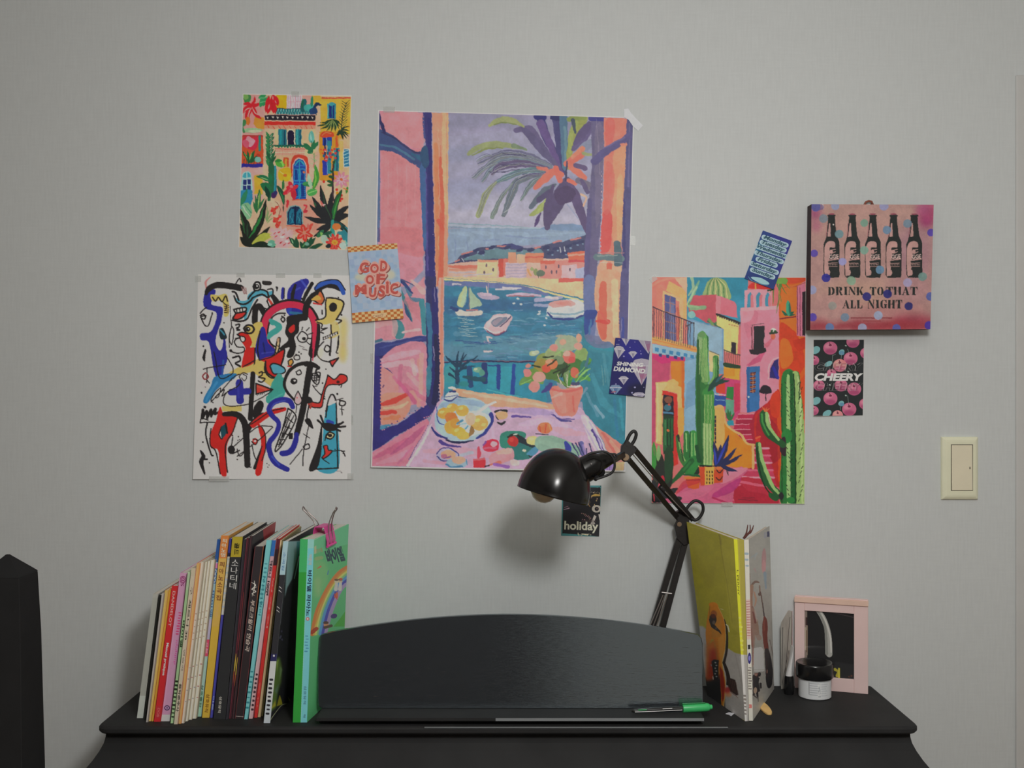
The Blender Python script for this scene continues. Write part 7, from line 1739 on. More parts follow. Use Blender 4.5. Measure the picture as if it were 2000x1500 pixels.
book('tall black book whose cover shows dark red at its back', 453.1, 458, 1404, 487.9, 494.4, 1047, '2a2426', '262226', lambda s: s.line('4a2a30', .4, 0, 1, .2), cover=red_top_cover())
def ink_script(s):
    s.line('5a2a2c', .04, 0, 1, .06).line('8a5030', .96, 0, .5, .07).line('6a3034', .96, .5, 1, .05)
    for q in ([(.1, .21), (.6, .225), (.2, .25), (.75, .235)], [(.2, .25), (.7, .262), (.3, .275), (.6, .285)], [(.4, .2), (.5, .24), (.35, .29)]):
        s.v.l('c2b4a8', [s.at(*p_) for p_ in q], [.8, 1.8, 1.2, .6])
    s.text('b8a49a', '부르크뮐러 연습곡', .31, .61, .48, b=.01, sh=.2).band('2a2426', .62, 1.0, .1, .9)
    s.v.l('a8a098', [s.at(.1, .985), s.at(.95, .988)], 1.0)
book('black book with pale script lettering down its spine', 458.4, 475.6, 1404, 497.4, 515.6, 1067, '2b272a', '2a2224', ink_script)
def ink_cyan(s):
    s.dots('3f7f88', 10, .12, .36, .5, .4, .010, 8).text('20606a', '부르크뮐러', .20, .42, .55).dots('2c707a', 8, .72, .95, .5, .4, .010, 9).line('4a8e92', .95, 0, 1, .1)
book('turquoise spined book next to the black script book', 476.8, 483.6, 1405, 520.4, 531.2, 1055, '67a3a6', '5a969a', ink_cyan)
def ink_pinkblue(s):
    s.band('2c5a94', 0, .09).band('a8868c', .09, .12).text('231f26', '체르니 100번', .11, .31, .8, b=.04).dots('3a2a30', 9, .74, .96, .5, .34, .012, 10).line('c29a9a', .2, .3, 1, .2)
book('pale pink book with a blue top on its spine', 485.6, 493.4, 1404, 531.8, 539.2, 1055, 'b38c90', 'a47c82', ink_pinkblue)
def ink_scarlet(s):
    s.band('50202a', 0, .06).band('2a2024', .06, .15).text('c9807a', '명곡집', .22, .5, .36).text('c4605a', '출판', .8, .95, .36)
book('scarlet red book with a dark top on its spine', 496.2, 502.6, 1402, 539.6, 547, 1052, 'a82c2a', '982a28', ink_scarlet)
book('tan brown booklet right of the scarlet book', 503.2, 509.4, 1401, 547.3, 550.8, 1055, '9c8a68', '8a785a', lambda s: s.line('ada080', .4, 0, 1, .4))
book('thin olive booklet squeezed beside the night-scene book', 509.8, 513.8, 1399, 551.1, 552.8, 1056, '7f7850', '6f6a48')
def ink_night(s):
    s.band('8aa3b4', 0, .185).text('3f6488', '소곡집', .06, .16, .42).band('28282c', .185, .66).band('25254a', .62, .66)
    for v0 in (.25, .27, .36, .38): s.v.l('b4b0aa', [s.at(.2, v0), s.at(.7, v0+.012)], [1.6, .6])
    x, y = s.at(.5, .63); s.v.e('b8b8c4', x, y, 2.0); s.band('a9acad', .66, .88).dots('24242a', 9, .75, .96, .5, .3, .012, 12).band('9aa4b2', .88, 1.1, a=.5).dots('24242a', 9, .75, .96, .5, .3, .012, 12)
def night_cover():
    v = Cv(520, 1018, 608, 1420, 3, '27272b').at(430, 1000, 6.818)
    v.g('7f9aa2', '900,390 1010,390 980,600 930,900 880,1010 850,1150', 1, 6); v.g('2c6a6c', '975,400 1080,390 1000,560 970,640', .9, 4); v.l('8fa8b0', '1000,600 950,900', [14, 10]); v.l('7d8a94', '800,1500 840,1100', [4, 4], a=.5)
    v.at(430, 1210, 7.14)
    v.l('6a8094', '790,520 830,0', 4, a=.6)
    for x, y in ((850, 170), (840, 240), (855, 290), (830, 260)): v.e('4a4a60', x, y, 10, 14)
    v.g('5f7a3c', '780,560 820,520 860,700 850,900 800,1050 780,1250 700,1290 690,1450 640,1450', .9, 12); v.g('88a04c', '780,600 810,560 790,740', .9, 6); v.g('7f9a6c', '830,660 860,720 820,900', .8, 8); v.g('6f8aa0', '760,1000 820,900 790,1060', .5, 10)
    v.g('a09a30', '790,1230 830,1070 860,1150 880,1220', 1, 3); v.g('b0a83c', '700,1250 770,1130 780,1220', .9, 8); v.l('a8b08a', '690,1410 780,1310 870,1230 960,1225', [12, 10, 8]); v.g('8f9630', '960,1120 1010,1250 1030,1200', 1, 3)
    return v, [(563, 1057), (603, 1024), (600, 1352), (527.5, 1412)], 100, 300
book('book with a night scene cover and pale blue top, open gap beside it', 514.6, 527.8, 1412.5, 553, 563.6, 1057, 'a4a8aa', '2a2a2e', ink_night, cover=night_cover(), vx=.012)

# ---- the big green book with a rainbow on its cover
def ink_beyer(s):
    s.band('2c8034', 0, 1, -.2, .55); s.band('3f9a6c', 0, .18, -.2, .55, .6); s.band('62a4b4', -.1, 1.1, .55, 1.2); s.band('8aa88c', 0, .05, .55, 1.1, .5)
    s.line('7fc0c8', .57, 0, 1, .03)
    s.v.t('b08a70', '어린이', *s.at(.78, .11), 20, s.wd*.24, s.ang, .01); s.text('1c2a3c', '바이엘 피아노', .17, .42, .30, .78, .03)
    x, y = s.at(.76, .435); s.v.e('b9403a', x, y, 3.4); s.v.e('c9c0b4', x, y, 1.9)
    s.dots('3f7a90', 6, .52, .62, .78, .16, .006, 3); s.text('2f5a6a', '삼호뮤직', .80, .90, .18, .78); s.text('1f3040', '악', .955, .975, .16, .8)
def rainbow_cover():
    v = Cv(596, 1015, 690, 1418, 4, '4f9a66').at(560, 980, 5.77)
    p, g, l, e, t = v.p, v.g, v.l, v.e, v.t
    g('57a076', '300,430 700,255 690,480 300,600'); p('6aa068', '300,700 420,700 440,900 330,1100 290,1000', a=.8, soft=20); p('7fa070', '310,900 370,880 350,1100', a=.6, soft=14)
    t('8a7a50', '어린이를', 350, 560, 90, 50, -12, .01); g('a9a080', '310,510 330,500 330,590 310,595', .8); l('b08a60', '330,650 380,640', 40, a=.4); l('a8604a', '340,760 370,740', [8, 20])
    t('1d3340', '바이엘', 525, 615, 195, 170, -14, .06); l('3f6a90', '440,830 450,790', 10)
    # rainbow
    for c, d, w_ in (('b86a34', 0, 56), ('c79a44', 36, 40), ('b8b060', 66, 34), ('6fa06a', 96, 40), ('4a80a8', 130, 44), ('3f3f94', 175, 44), ('8a7a9c', 215, 36)):
        l(c, [(285+d*.55, 1500), (340+d*.6, 1240), (440+d*.62, 1000), (560+d*.6, 820+d*.35), (700, 720+d*.8)], [w_*.8, w_, w_, w_*.9, w_*.8])
    l('c4683a', '300,1420 420,1050 560,830 690,730', [10, 20, 30, 40], a=.6)
    g('3f8f34', '480,1420 560,1310 620,1220 610,1410')
    for x, y, c in ((530, 910, 'c9a890'), (572, 905, 'c89a80')): e(c, x, y, 22, 24); e('5a4434', x, y-18, 22, 12); l('b8b4a8', [(x, y+25), (x-10, y+90)], [30, 40])
    e('b04a3a', 578, 880, 20, 12); l('b0563a', '520,1080 530,1040', [40, 20]); l('a83a34', '505,1050 530,1110', 10); e('b87a5a', 412, 1400, 24, 30); e('4a3428', 410, 1375, 26, 16); l('4a3a2c', '400,1430 460,1410', 30); l('8f3a24', '280,1480 320,1440', 40); e('3a2c60', 490, 1300, 34, 26, -30)
    v.at(0, 0, 1); v.l('8fb89a', '613.7,1055 680,1024', 1.6, a=.7)
    return v, [(613.7, 1054), (680.5, 1024.5), (652, 1346), (599.5, 1412)], 150, 420
gt, gr, gq = book('tall green book with a rainbow cover and a pink clip on top', 571.5, 599.8, 1411.5, 586, 613.9, 1053, '2c8034', '34803c', ink_beyer, deep=.205, vx=.0310, cover=rainbow_cover(), name='green_music_book')

# ---- pink binder clip biting on the green book
def clip():
    B0, B1, T0, T1, bk = gq
    mid = (T0+T1)/2+bk*.44
    e = bk.normalized(); s = Vector((e.y, -e.x, 0)); up = Vector((0, 0, 1))
    t = thing('binder_clip', 'pink binder clip with silver wire handles gripping the green book', 'clip', mid)
    mp = mat('pink_clip_enamel', alb('ac2f76', .5), rough=.35, spec=.5, noise=.04, nscale=30)
    mw = mat('clip_wire_steel', (.42, .38, .36, 1), rough=.3, metal=.95, noise=.05)
    hw = (T1-T0).length/2+.0012; L = .025
    th = .0009
    def pt(a, b, c): return mid+s*a+e*b+up*c
    prof = [(-hw, -.024), (-hw-.0006, -.014), (-.0085, .0115), (.0085, .0115), (hw+.0006, -.014), (hw, -.024)]
    mb = MB()
    for (a0, c0), (a1, c1) in zip(prof[:-1], prof[1:]):
        d = Vector((a1-a0, 0, c1-c0)).normalized(); n = Vector((-d.z, 0, d.x))*th
        q0 = [pt(a0, -L, c0), pt(a0, L, c0), pt(a1, L, c1), pt(a1, -L, c1)]
        off = s*n.x+up*n.z
        mb.hexa([*q0, *[p_+off for p_ in q0]])
    put('clip_body', mb, mp, t, mid)
    for sg in (-1, 1):
        a0, c0 = sg*(hw+.0016), -.0225
        rr = .0024
        lip = MB().tube([pt(a0, -L, c0), pt(a0, L, c0)], rr, 10)
        put('clip_lip', lip, mp, t, mid, smooth=True, auto=.8)
        # a wire loop standing up from the lip
        base_a, top_a = sg*(hw+.0012), (sg*(hw+.010) if sg > 0 else -(hw+.024))
        pts = [pt(base_a, -.010, c0+.002), pt(sg*.0125, -.0085, .013), pt(top_a*.8, -.005, .034), pt(top_a, -.0055, .041), pt(top_a*1.02, 0, .0455), pt(top_a, .0055, .041), pt(top_a*.8, .005, .034), pt(sg*.0125, .0085, .013), pt(base_a, .010, c0+.002)]
        c = catmull(np.array([tuple(p_) for p_ in pts]), False, 6)
        put('wire_handle', MB().tube([Vector(p_) for p_ in c], .00115, 8), mw, t, mid, smooth=True)
clip()
# ------------------------------------------------------------------ right-hand end of the piano
def at_lid(px, D):
    v = P(px, 750, D); v.z = ZL+.0003
    return v

def guitar_book():
    DF, DK = 1.874, 2.030
    TL, TR, BR, BL = P(1341, 1019, DK), P(1433, 1052.5, DF), P(1455, 1409, DF), P(1382, 1358, DK)
    SR, SB = P(1453, 1054.5, DF+.002), P(1462.3, 1408, DF+.001)
    for q in (BR, BL, SB): q.z = ZL+.0003
    r = (BR+SB+BL)/3; r.z = ZL
    t = thing('songbook', 'yellow songbook with an orange electric guitar cover, leaning beside the music desk', 'book', r)
    v = Cv(1336, 1014, 1460, 1414, 4, '8c8530').at(1330, 1010, 6.52)
    p, g, l, e = v.p, v.g, v.l, v.e
    g('878029', '60,40 690,270 760,1500 60,1500'); g('8f8834', '510,230 660,270 760,1500 640,1400', a=.7); l('7a7128', '495,220 530,480 600,900 660,1350', [14, 10, 8, 6], a=.8); l('6f6430', '500,220 520,350', 22, a=.5)
    g('7f7628', '110,280 250,520 370,740 480,500 500,400 420,900 330,900 200,600', .5, 14); l('958d3c', '120,120 400,180 640,260', [14, 30, 14], a=.4)
    v.at(1370, 1180, 6.25)
    g('8a8888', '-60,260 20,270 85,330 80,1100 -60,1100', 1, 8); g('938f8c', '270,640 300,560 335,545 420,600 560,625 620,1500 520,1420 260,1300', 1, 4); l('a5a29e', '480,640 560,1300', [30, 50], a=.6); l('857f7c', '420,620 500,1000', [10, 20], a=.6)
    g('232324', '-60,940 280,920 300,1320 -60,1320', 1, 8); g('252425', '40,900 250,860 280,960 60,1000', 1, 10)
    p('a8681c', '100,60 110,-10 190,-10 230,60 280,180 300,340 296,560 262,720 285,860 300,1000 292,1150 275,1290 255,1280 240,960 200,600 150,430 70,500 60,300'); g('a05a24', '60,500 180,430 215,900 60,930', 1, 20); g('8a2c1c', '110,560 190,540 220,900 60,930', .9, 24); g('b37a34', '215,420 290,360 285,620 250,760 230,640', .8, 8); g('9c6a2c', '110,200 200,60 260,200 250,400 140,420', .7, 10)
    g('7c1e1c', '232,760 270,820 295,1000 285,1160 262,1200 240,960', .9, 6); l('b88a50', '215,40 282,190 302,350 296,560 262,715 288,860 302,1000 290,1160 272,1290', [5, 8, 8, 8, 8, 8, 8, 12, 16])
    l('2a2320', '290,190 318,330 322,480 312,600 285,720', [8, 22, 28, 28, 30]); l('2a2320', '280,720 312,800 335,900 330,980', [30, 40, 44, 40]); g('2e2422', '330,900 420,930 455,1110 430,1120 340,1050', 1, 4)
    for i in range(4): l('5a4038', [(360+i*22, 930+i*8), (390+i*18, 1070+i*10)], 5, a=.7)
    e('962a2c', 325, 1060, 36, 40, 0, .9, 10); e('b87040', 335, 1110, 40, 30, 0, .7, 14); l('6a3c34', '360,1070 450,1150', [6, 4])
    e('2c2624', 150, 190, 46, 66); e('6a2f20', 160, 130, 40, 50, 0, .6, 6); l('2c2624', '110,190 150,270 220,330 250,370', [20, 50, 24, 8]); e('6a5a50', 160, 230, 20, 24, 20, .7); e('4a3f3a', 190, 300, 16, 14); l('7a5a20', '110,30 105,180', 8)
    g('1f2022', '130,700 160,680 220,690 215,930 160,930', 1, 3)
    for i in range(6): e('8a8a88', 178+(i % 2)*14, 720+i*34, 12, 8)
    l('7a7470', '125,740 130,760', 10); l('9a9088', '145,890 150,920', 14)
    l('b4b09a', '245,62 275,72', 6); l('b8b49c', '310,255 330,275 345,340', [10, 14, 12])
    v.paint(.3, 6, 9, .03); v.smooth(1)
    cq = [(1341, 1019), (1433, 1052.5), (1455, 1409), (1382, 1358)]
    sheet('front_cover', [TL, TR, BR, BL], 150, 500, v, cq, M_spine, parent=t, root=r, thick=.0006, k=KB, edge='8a8240', lift=lambda U, V: 0*U)
    q = [(1433, 1052.5), (1453, 1054.5), (1462.3, 1408), (1455, 1409)]
    s = Spine(q, '857d3a')
    s.band('8a8784', .635, 1.1).band('b8ac2c', -.1, .635, -.2, .36).band('a8a6a4', .635, 1.1, -.2, .5)  # brighter left band is the spine's edge highlight, inked in
    s.text('3c3a20', 'L PERNY', .17, .31, .22, .2, .02); s.dots('d0c850', 8, .42, .62, .2, .2, .012, 4); s.dots('6a6460', 6, .85, .97, .25, .16, .01, 5); s.line('a09840', .45, 0, .635, .04)
    sheet('spine', [TR, SR, SB, BR], 40, 500, s.v, q, M_spine, parent=t, root=r, thick=.0006, k=KB, edge='857d3a')
    dT, dB = TL-TR, BL-BR
    def rings(f0, f1, g0, g1, k=40):
        """level cuts of a twisted block: corner lines f(top), g(bottom)"""
        out_ = []
        for i in range(k+1):
            v_ = i/k
            out_.append([b_.lerp(t_, v_) for t_, b_ in zip(f0, g0)]+[b_.lerp(t_, v_) for t_, b_ in zip(f1, g1)])
        return out_
    e1, e2 = Vector((.0012, .0008, 0)), Vector((-.0010, .0006, 0)); dn, up = Vector((0, 0, -.0015)), Vector((0, 0, .0010))
    mb = MB(); loft(mb, rings([TR+e1+dn, SR+e2+dn], [SR+e2+dT*.985+dn, TR+e1+dT*.985+dn], [BR+e1+up, SB+e2+up], [SB+e2+dB*.985+up, BR+e1+dB*.985+up]))
    put('page_block', mb, M_pages, t, r)
    n = Vector((-.0007, 0, 0))
    mb = MB(); loft(mb, rings([SR+n, SR], [SR+dT, SR+dT+n], [SB+n, SB], [SB+dB, SB+dB+n]))
    put('back_cover', mb, cover_mat('857d3a'), t, r)
guitar_book()

def white_book():
    DF, DK = 1.8766, 2.072
    TL, TR, BR, BL = P(1462.3, 1053.5, DF), P(1503, 1027, DK), P(1512, 1346, DK), P(1470.5, 1408, DF)
    SL, SB = P(1453.6, 1055, DF), P(1463, 1408, DF)
    for q in (BR, BL, SB): q.z = ZL+.0003
    r = (SB+BR)/2; r.z = ZL
    t = thing('magazine', 'white music magazine with brown violins and a white panel on its cover', 'book', r)
    v = Cv(1456, 1020, 1518, 1414, 4, '979590').at(1330, 1010, 6.52)
    p, g, l, e = v.p, v.g, v.l, v.e
    g('9a9893', '840,280 1130,90 1130,700 840,700', .7, 20); g('25244c', '1092,188 1128,182 1128,250 1092,256'); g('8a8a98', '1050,200 1085,190 1085,270 1050,272', .7); l('8f9aa0', '890,520 960,470', [14, 24], a=.6); l('9aa0a4', '930,540 950,490', 20, a=.5)
    e('a8787c', 1050, 560, 30, 160, 2, .85, 3); e('b58488', 1050, 640, 26, 90); l('a88488', '930,660 950,700', [20, 14], a=.6); l('7c8c9a', '1062,720 1075,910', [40, 24]); l('8f9aa4', '1090,640 1085,800', 10, a=.5)
    l('7a5a4c', '870,720 880,860', [14, 6]); l('6f5448', '885,880 940,830 985,840', [20, 34, 18]); l('94705c', '900,880 880,1100 905,1330', [40, 60, 66]); l('a5806a', '930,960 950,1060 930,1140', [20, 24, 10]); l('6a3c30', '905,1150 925,1300', [26, 40]); l('7a5c4c', '995,880 1000,1000', [16, 20]); e('5a4038', 992, 990, 16, 22); l('54382f', '1005,960 1030,1100 1052,1260', [16, 12, 16]); l('8a6a58', '950,1330 960,1480', [50, 60], a=.8)
    l('a89a94', '940,1200 960,1330', 20, a=.6)
    v.at(1370, 1180, 6.25)
    p('6a2c22', '735,300 748,190 765,150 795,200 805,300 800,420 815,560 770,570 745,440'); p('242326', '770,560 815,560 850,680 870,820 860,980 820,1040 785,980 775,800 768,660'); g('8a4a3a', '745,230 770,190 770,330 750,350', .7, 4); l('4a3430', '830,440 890,690', [5, 7]); l('2c2a2c', '745,0 760,150', [8, 12]); e('a87a6a', 795, 830, 8, 24); l('4a2c28', '790,700 790,900', 10, a=.6)
    g('8f7064', '595,0 640,60 660,250 640,560 600,500', .9, 6); l('6f3c34', '625,100 655,230', [14, 24]); l('94786c', '650,330 700,420', [40, 60], a=.7); l('a88a80', '640,560 620,760', 24, a=.6); l('8a3c34', '612,300 632,740', [6, 8], a=.7)
    p('ffffff', '640,540 720,532 752,560 760,820 740,832 640,830 632,700', 0); l('8a8880', '640,808 755,812', 6); l('a8a69e', '700,545 720,800', 14, a=.5)
    l('2a2628', '660,900 690,1060', [50, 40]); l('2c2426', '640,880 640,1110', [30, 20]); l('262426', '700,860 670,1000 690,1200', [40, 36, 10]); l('2a2628', '715,980 720,1030', 24); e('a08a78', 655, 1060, 20, 40); l('3a2c2c', '630,1110 680,1160', 12); g('7a3a34', '640,850 690,850 670,900', .8); e('9a7a6a', 660, 870, 16, 12); e('a89c94', 700, 900, 10, 10)
    g('a5a39c', '600,1180 790,1100 800,1290 620,1420', .6, 14); l('7a7874', '960,250 955,600', 6); l('6a6866', '880,990 910,960', 8)
    v.paint(.3, 6, 10, .03); v.smooth(1)
    cq = [(1462.3, 1053.5), (1503, 1027), (1512, 1346), (1470.5, 1408)]
    sheet('front_cover', [TL, TR, BR, BL], 90, 480, v, cq, M_spine, parent=t, root=r, thick=.0006, k=.52, edge='a09c94')
    q = [(1453.6, 1055), (1462.3, 1053.5), (1470.5, 1408), (1463, 1408)]
    s = Spine(q, 'aaa8a0')
    s.dots('7a8890', 3, .06, .16, .5, .5, .012, 1); s.band('b0908c', .33, .55, 0, 1, .7)
    for i in range(14): s.v.l('94605c', [s.at(.15, .34+i*.0145), s.at(.85, .341+i*.0145)], 1.6)
    s.band('25252c', .58, .605, .2, .8); x, y = s.at(.5, .655); s.v.e('28265c', x, y, 3.3, 11); s.v.e('6a68a4', x, y, 2, 5); s.dots('6a6460', 9, .70, .83, .5, .5, .008, 2); s.dots('a8605c', 3, .91, .93, .5, .5, .008, 3)
    sheet('spine', [SL, TL, BL, SB], 22, 480, s.v, q, M_spine, parent=t, root=r, thick=.0006, k=KB, edge='aaa8a0')
    dT, dB = TR-TL, BR-BL
    n = Vector((.0006, 0, 0)); mb = MB(); y1 = Vector((0, .0007, 0))
    slab(mb, SB+y1, SB+dB, SL+dT, SL+y1, n)
    put('back_cover', mb, cover_mat('9a9890'), t, r)
    dn = Vector((0, 0, -.0015)); up = Vector((0, 0, .001)); a, b = Vector((.0007, .001, 0)), Vector((-.0008, .001, 0))
    put('page_block', MB().hexa([SB+a+up, BL+b+up, BL+b+dB*.985+up, SB+a+dB*.985+up, SL+a+dn, TL+b+dn, TL+b+dT*.985+dn, SL+a+dT*.985+dn]), M_pages, t, r)
    # brown bookmark strands standing out of the top
    c = P(1457, 1052, DF+.03)
    bm_ = thing('bookmark_tassel', 'brown frayed bookmark tassel sticking up out of the white magazine', 'bookmark', c)
    mt = mat('brown_tassel_thread', alb('4a2f2c', .45), rough=.8, spec=.1, noise=.2)
    for pts in ([(1452, 1052), (1457, 1043), (1459, 1035), (1460.5, 1025)], [(1453, 1052), (1460, 1043), (1465, 1036), (1465, 1025)], [(1455, 1050), (1462, 1042), (1468, 1036), (1472, 1026)], [(1460, 1043), (1466, 1040), (1471, 1031)]):
        cc = catmull(np.array(pts, float), False, 6); n = len(cc)
        put('strand', MB().tube([P(x, y, DF+.03) for x, y in cc], [.0019-.0012*i/n for i in range(n)], 8), mt, bm_, c, smooth=True)
white_book()

def plate():
    D = 1.945; c = at_lid(1489.5, D)
    pts = []
    for k in range(40):
        a = 2*PI*k/40; x = math.copysign(abs(math.cos(a))**.7, math.cos(a))*.0085; y = math.sin(a)*.036
        pts.append(Vector((c.x+.004+x, c.y+y, ZL)))
    o = put('bookend_plate', MB().prism(pts, (0, 0, .0035)), mat('peach_wood', alb('b98a58', .42), rough=.6, noise=.08, nscale=30), None, c, bevel=.0006, seg=2)
    tag(o, 'peach coloured rounded plate lying at the foot of the white magazine', 'bookend')
plate()

def photo_frame():
    DL, DR = 2.080, 2.036
    A, B = at_lid(1552, DL), at_lid(1695.5, DR)
    zt = 1.0905; h = zt-ZL
    u = (B-A); wd = u.length; u.normalize(); n = Vector((u.y, -u.x, 0))      # n: towards the viewer
    r = (A+B)/2; r.z = ZL
    t = thing('photo_frame', 'pink photo frame standing against the wall behind the black jar', 'picture frame', r)
    mp = mat('pink_frame_paint', alb('b39896', .45), rough=.5, spec=.3, noise=.025, nscale=25)
    mp2 = mat('pink_frame_ledge', alb('b3978a', .47), rough=.5, spec=.3, noise=.03, nscale=25)
    def pt(x, z, d=0): return A+u*x+Vector((0, 0, z))+n*d
    def rail(name, x0, x1, z0, z1, d0, d1, m):
        return put(name, MB().hexa([pt(x0, z0, d0), pt(x1, z0, d0), pt(x1, z0, d1), pt(x0, z0, d1), pt(x0, z1, d0), pt(x1, z1, d0), pt(x1, z1, d1), pt(x0, z1, d1)]), m, t, r, bevel=.0008, seg=2)
    fx = lambda px: (px-1551)/(1696-1551)*wd
    xl, xr = fx(1571), fx(1668.5)
    fz = lambda py, D: CZ+(750-py)/F*D-ZL
    zb_, zt_ = fz(1325, 2.055), fz(1197, 2.055)
    rail('frame_side', 0, xl, 0, h-.012, -.011, 0, mp); rail('frame_side', xr, wd, 0, h-.012, -.011, 0, mp)
    rail('frame_bottom', xl, xr, 0, zb_, -.011, 0, mp); rail('frame_top', xl, xr, zt_, h-.012, -.011, 0, mp)
    rail('frame_ledge', -.0004, wd+.0006, h-.012, h-.002, -.011, .0030, mp2); rail('frame_cap', 0, wd, h-.002, h, -.011, .001, mp)
    v = Cv(0, 0, 100, 130, 6, '232324')
    v.l('8a8a86', '27,-2 38,14 47,38 50,62 50,84', [9, 11, 11, 12, 13]); v.l('6f706c', '26,0 37,18 43,40 45,84', [2, 4, 5, 6]); v.l('a5a4a0', '32,0 44,22 52,50 54,80', [2, 3, 3, 3])
    v.r('6f6660', -1, -1, 5, 132); v.r('3a2c2c', 2, 14, 5, 30); v.r('8a8274', 0, 34, 3, 80); v.r('4c342c', 3, 40, 5, 84); v.r('8c7c68', 4.5, 30, 6, 90, .7)
    v.l('8c8430', '62,114 68,118 66,126', [6, 4, 6]); v.l('a09838', '70,112 70,130', 4); v.e('4a3028', 95, 124, 2); v.e('4a3028', 90, 126, 1.5); v.l('3a3436', '52,0 100,8', 2)  # yellow marks are the jar's reflection, painted into the picture
    v.smooth(1)
    sheet('photo', [pt(xl, zt_, -.0045), pt(xr, zt_, -.0045), pt(xr, zb_, -.0045), pt(xl, zb_, -.0045)], 140, 180, v, [(0, 0), (100, 0), (100, 130), (0, 130)], mat('glossy_photo', attr=True, rough=.02, spec=.9, noise=.01), parent=t, root=r, thick=.0004, k=.45, edge='232324')
    put('backing', MB().hexa([pt(xl, zb_, -.011), pt(xr, zb_, -.011), pt(xr, zb_, -.006), pt(xl, zb_, -.006), pt(xl, zt_, -.011), pt(xr, zt_, -.011), pt(xr, zt_, -.006), pt(xl, zt_, -.006)]), mp, t, r)
photo_frame()

def jar():
    D = 2.024; c = at_lid(1591, D)
    t = thing('cosmetic_jar', 'small round jar with a black screw lid and pale grey label', 'jar', c)
    mk = mat('black_jar_plastic', (.012, .012, .013, 1), rough=.22, spec=.5, noise=.05)
    R1, R2 = .0302, .0346
    M = Matrix.Translation(c)
    put('jar_body', MB().lathe([(.0005, 0), (R1-.003, 0), (R1-.0008, .0012), (R1-.0006, .004), (R1-.0006, .036), (.0005, .036)], M, 56, False), mat('white_jar_plastic', alb('a0a2a4', .42), rough=.4, noise=.02), t, c, smooth=True, auto=.7)
    lid = [(.0005, .064), (R2-.006, .064), (R2-.004, .0648), (R2-.0015, .0645), (R2-.0003, .0628), (R2, .060), (R2, .040), (R2-.001, .0375), (R1+.0005, .0370), (.0005, .0368)]
    put('jar_lid', MB().lathe(lid, M, 64, False), mk, t, c, smooth=True, auto=.6)
    # printed label wrapped round the front
    v = Cv(0, 0, 200, 40, 5, 'a2a4a6')
    v.r('8f9294', 0, 0, 200, 3, .5)
    v.r('222426', 52, 2, 55, 30); 
    for i in range(6): v.l('7d8084', [(58, 5+i*5), (100-(i*7) % 14, 5+i*5)], 1.0, sm=0); v.l('8a8d90', [(102, 7+i*5), (146-(i*5) % 12, 7+i*5)], 1.0, sm=0)
    v.l('5a5e62', '98,22 100,14 103,22', 1.6); v.l('5a5e62', '94,26 100,12 107,26', 1.0); v.l('5c6064', '96,34 108,34', 1.6); v.l('6a6e72', '96,29 106,29', 1.2); v.r('b4b6b8', 92, 4, 112, 37, .25)
    v.smooth(1)
    n, m_ = 90, 24
    a0, a1 = math.radians(-165), math.radians(-15)
    U, V_ = np.meshgrid(np.linspace(0, 1, n+1), np.linspace(0, 1, m_+1))
    vs_ = []; 
    for i in range(m_+1):
        for j in range(n+1):
            a = a0+(a1-a0)*j/n; z = .0355-.0335*i/m_
            vs_.append(Vector((c.x+R1*math.cos(a), c.y+R1*math.sin(a), c.z+z)))
    fs = [(i*(n+1)+j, (i+1)*(n+1)+j, (i+1)*(n+1)+j+1, i*(n+1)+j+1) for i in range(m_) for j in range(n)]
    mb = MB(); mb.add(vs_, fs)
    o = put('label', mb, M_spine, t, c, smooth=True, fix=False)
    col = np.clip(s2l(v.sample(U*200, V_*40))/.42, 0, .93).reshape(-1, 3)
    at = o.data.attributes.new('Col', 'FLOAT_COLOR', 'POINT')
    rgba = np.ones((len(col), 4), np.float32); rgba[:, :3] = col
    at.data.foreach_set('color', rgba.ravel())
jar()

def sachet():
    D = 2.068
    q = [P(1525, 1340, D), P(1545, 1340, D+.012), P(1546, 1195, D+.016), P(1539, 1192, D+.013), P(1525, 1216, D)]
    for k in (0, 1): q[k].z = ZL+.0003
    r = (q[0]+q[1])/2
    t = thing('foil_sachet', 'crinkled grey foil sachet standing between the white magazine and the photo frame', 'sachet', r)
    nrm = Vector((-.5, -.86, 0))*-.006
    put('pouch', MB().prism(q[::-1], nrm), mat('grey_foil', alb('86837d', .45), rough=.35, spec=.5, metal=.25, noise=.16, nscale=60, stretch=(1, 1, .35), bump=.5, bscale=70), t, r, bevel=.0012, seg=2)
    for a, b in (((1529, 1225), (1527, 1335)), ((1543, 1205), (1532, 1335)), ((1541, 1270), (1527, 1338))):
        put('crease', MB().tube([P(*a, D+.002), P(*b, D+.001)], .0005, 6), mat('foil_crease', alb('403c3a', .45), rough=.6, noise=.05), t, r)
    # thin red and white card behind it
    c = at_lid(1543, 2.089)
    k = put('card_leaf', MB().prism([P(1540, 1193, 2.0855), P(1547.5, 1194, 2.089), P(1547.5, 1338, 2.089), P(1544, 1338, 2.0855)][::-1], (0, .0008, 0)), mat('red_card', alb('8f4a48', .45), rough=.6, noise=.15, nscale=40), None, c)
    tag(k, 'narrow red card edge showing between the foil sachet and the photo frame', 'card')
sachet()

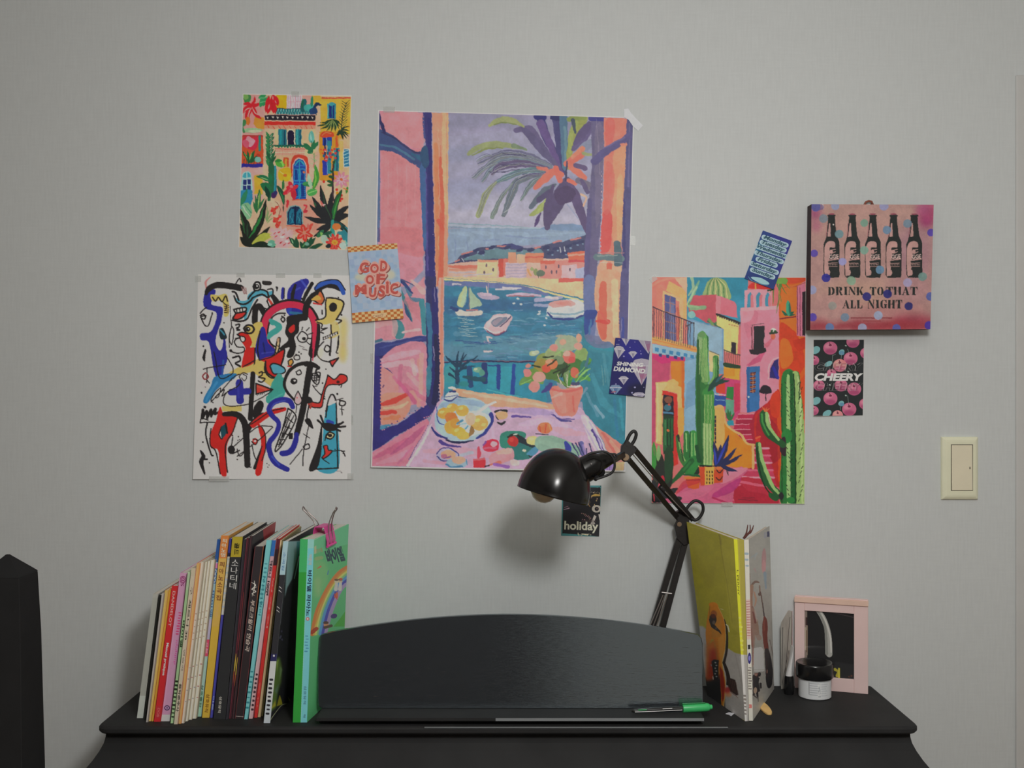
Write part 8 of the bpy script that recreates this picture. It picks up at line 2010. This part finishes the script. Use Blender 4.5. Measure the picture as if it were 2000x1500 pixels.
def tube_():
    D = 2.040; c = at_lid(1541, D)
    t = thing('squeeze_tube', 'small white squeeze tube standing on its black cap beside the photo frame', 'tube', c)
    mb = MB(); n = 32; rings = []
    zc = .0345; top = CZ+(750-1262)/F*D
    for k in range(13):
        f_ = k/12; z = ZL+zc+(top-ZL-zc)*f_
        rx = .0064*(1-f_)+.0005*f_; ry = .0064*(1-f_)+.0098*f_
        rings.append([Vector((c.x+.0065*f_+rx*math.cos(2*PI*i/n), c.y+ry*math.sin(2*PI*i/n), z)) for i in range(n)])
    loft(mb, rings)
    put('tube_body', mb, mat('white_tube_plastic', alb('b8b7bc', .45), rough=.35, spec=.4, noise=.02), t, c, smooth=True, auto=.8)
    put('tube_cap', MB().lathe([(.0005, 0), (.0088, 0), (.0092, .001), (.0088, .030), (.0078, .0345), (.0005, .0347)], Matrix.Translation(c), 32, False), MATS['black_jar_plastic'], t, c, smooth=True, auto=.7)
tube_()

def pen():
    a = P(1233, 1389, 1.873); a.z = ZE+.0042
    b = P(1392, 1381, 1.886); b.z = ZE+.0076
    d = (b-a); L = d.length; d.normalize()
    r = (a+b)/2; r.z = ZE
    t = thing('marker_pen', 'black marker pen with a bright green cap lying before the music desk', 'pen', r)
    mg = mat('green_pen_plastic', alb('2f8a50', .42), rough=.35, spec=.5, noise=.03)
    mgd = mat('green_pen_clip', alb('25683c', .42), rough=.35, spec=.5, noise=.03)
    mkk = mat('black_pen_barrel', (.018, .019, .019, 1), rough=.3, spec=.5, noise=.05)
    mw = mat('white_print_and_glint', alb('b4b4b0', .45), rough=.5, noise=.03)
    Mq = Matrix.Translation(a) @ d.to_track_quat('Z', 'Y').to_matrix().to_4x4()
    put('barrel', MB().lathe([(.0004, 0), (.0016, .001), (.0030, .006), (.0037, .02), (.0041, .05), (.0043, .105), (.0005, .106)], Mq, 28, False), mkk, t, r, smooth=True, auto=.7)
    put('cap', MB().lathe([(.0044, .091), (.0070, .0912), (.0074, .0925), (.0074, .132), (.0070, .136), (.0058, .1385), (.0044, .1395), (.0040, L-.0015), (.0005, L)], Mq, 32, False), mg, t, r, smooth=True, auto=.5)
    up = Vector((0, -.25, 1)).normalized()
    def on(s_, h): return a+d*s_+up*h
    put('cap_clip', MB().hexa([on(.090, .0074)+Vector((0, -.0015, 0)), on(.131, .0070)+Vector((0, -.0015, 0)), on(.131, .0070)+Vector((0, .0015, 0)), on(.090, .0074)+Vector((0, .0015, 0)), on(.090, .0100)+Vector((0, -.0015, 0)), on(.131, .0096)+Vector((0, -.0015, 0)), on(.131, .0096)+Vector((0, .0015, 0)), on(.090, .0100)+Vector((0, .0015, 0))]), mgd, t, r, bevel=.0005, seg=1)
    fr = Vector((0, -1, -.35)).normalized()
    put('white_stripe', MB().tube([a+d*.006+fr*.0030, a+d*.03+fr*.0037, a+d*.06+fr*.0041, a+d*.090+fr*.0042], .0007, 8), mw, t, r)  # reflection along the barrel, built as a thin white strip
    fr2 = Vector((0, -.85, .52)).normalized()
    put('green_print', MB().tube([a+d*.012+fr2*.0033, a+d*.027+fr2*.0039], .0011, 8), mgd, t, r); put('white_print', MB().tube([a+d*.055+fr2*.0041, a+d*.072+fr2*.0042], .0007, 8), mw, t, r)
pen()

def scrap():
    pts = [(1417, 1394.5), (1424, 1391.5), (1430, 1393), (1436, 1392), (1432, 1395.5), (1428, 1399), (1424, 1396.5)]
    q = []
    for x, y in pts:
        v = P(x, y, Dy(y)); v.z = ZL; q.append(v)
    c = sum(q, Vector())/len(q); c.z = ZL
    o = put('paper_scrap', MB().prism(q, (0, 0, .0006)), mat('crumpled_white_paper', alb('9a9aa0', .45), rough=.7, noise=.2, nscale=300), None, c)
    tag(o, 'tiny torn scrap of white paper on the lid below the yellow songbook', 'paper scrap')
scrap()
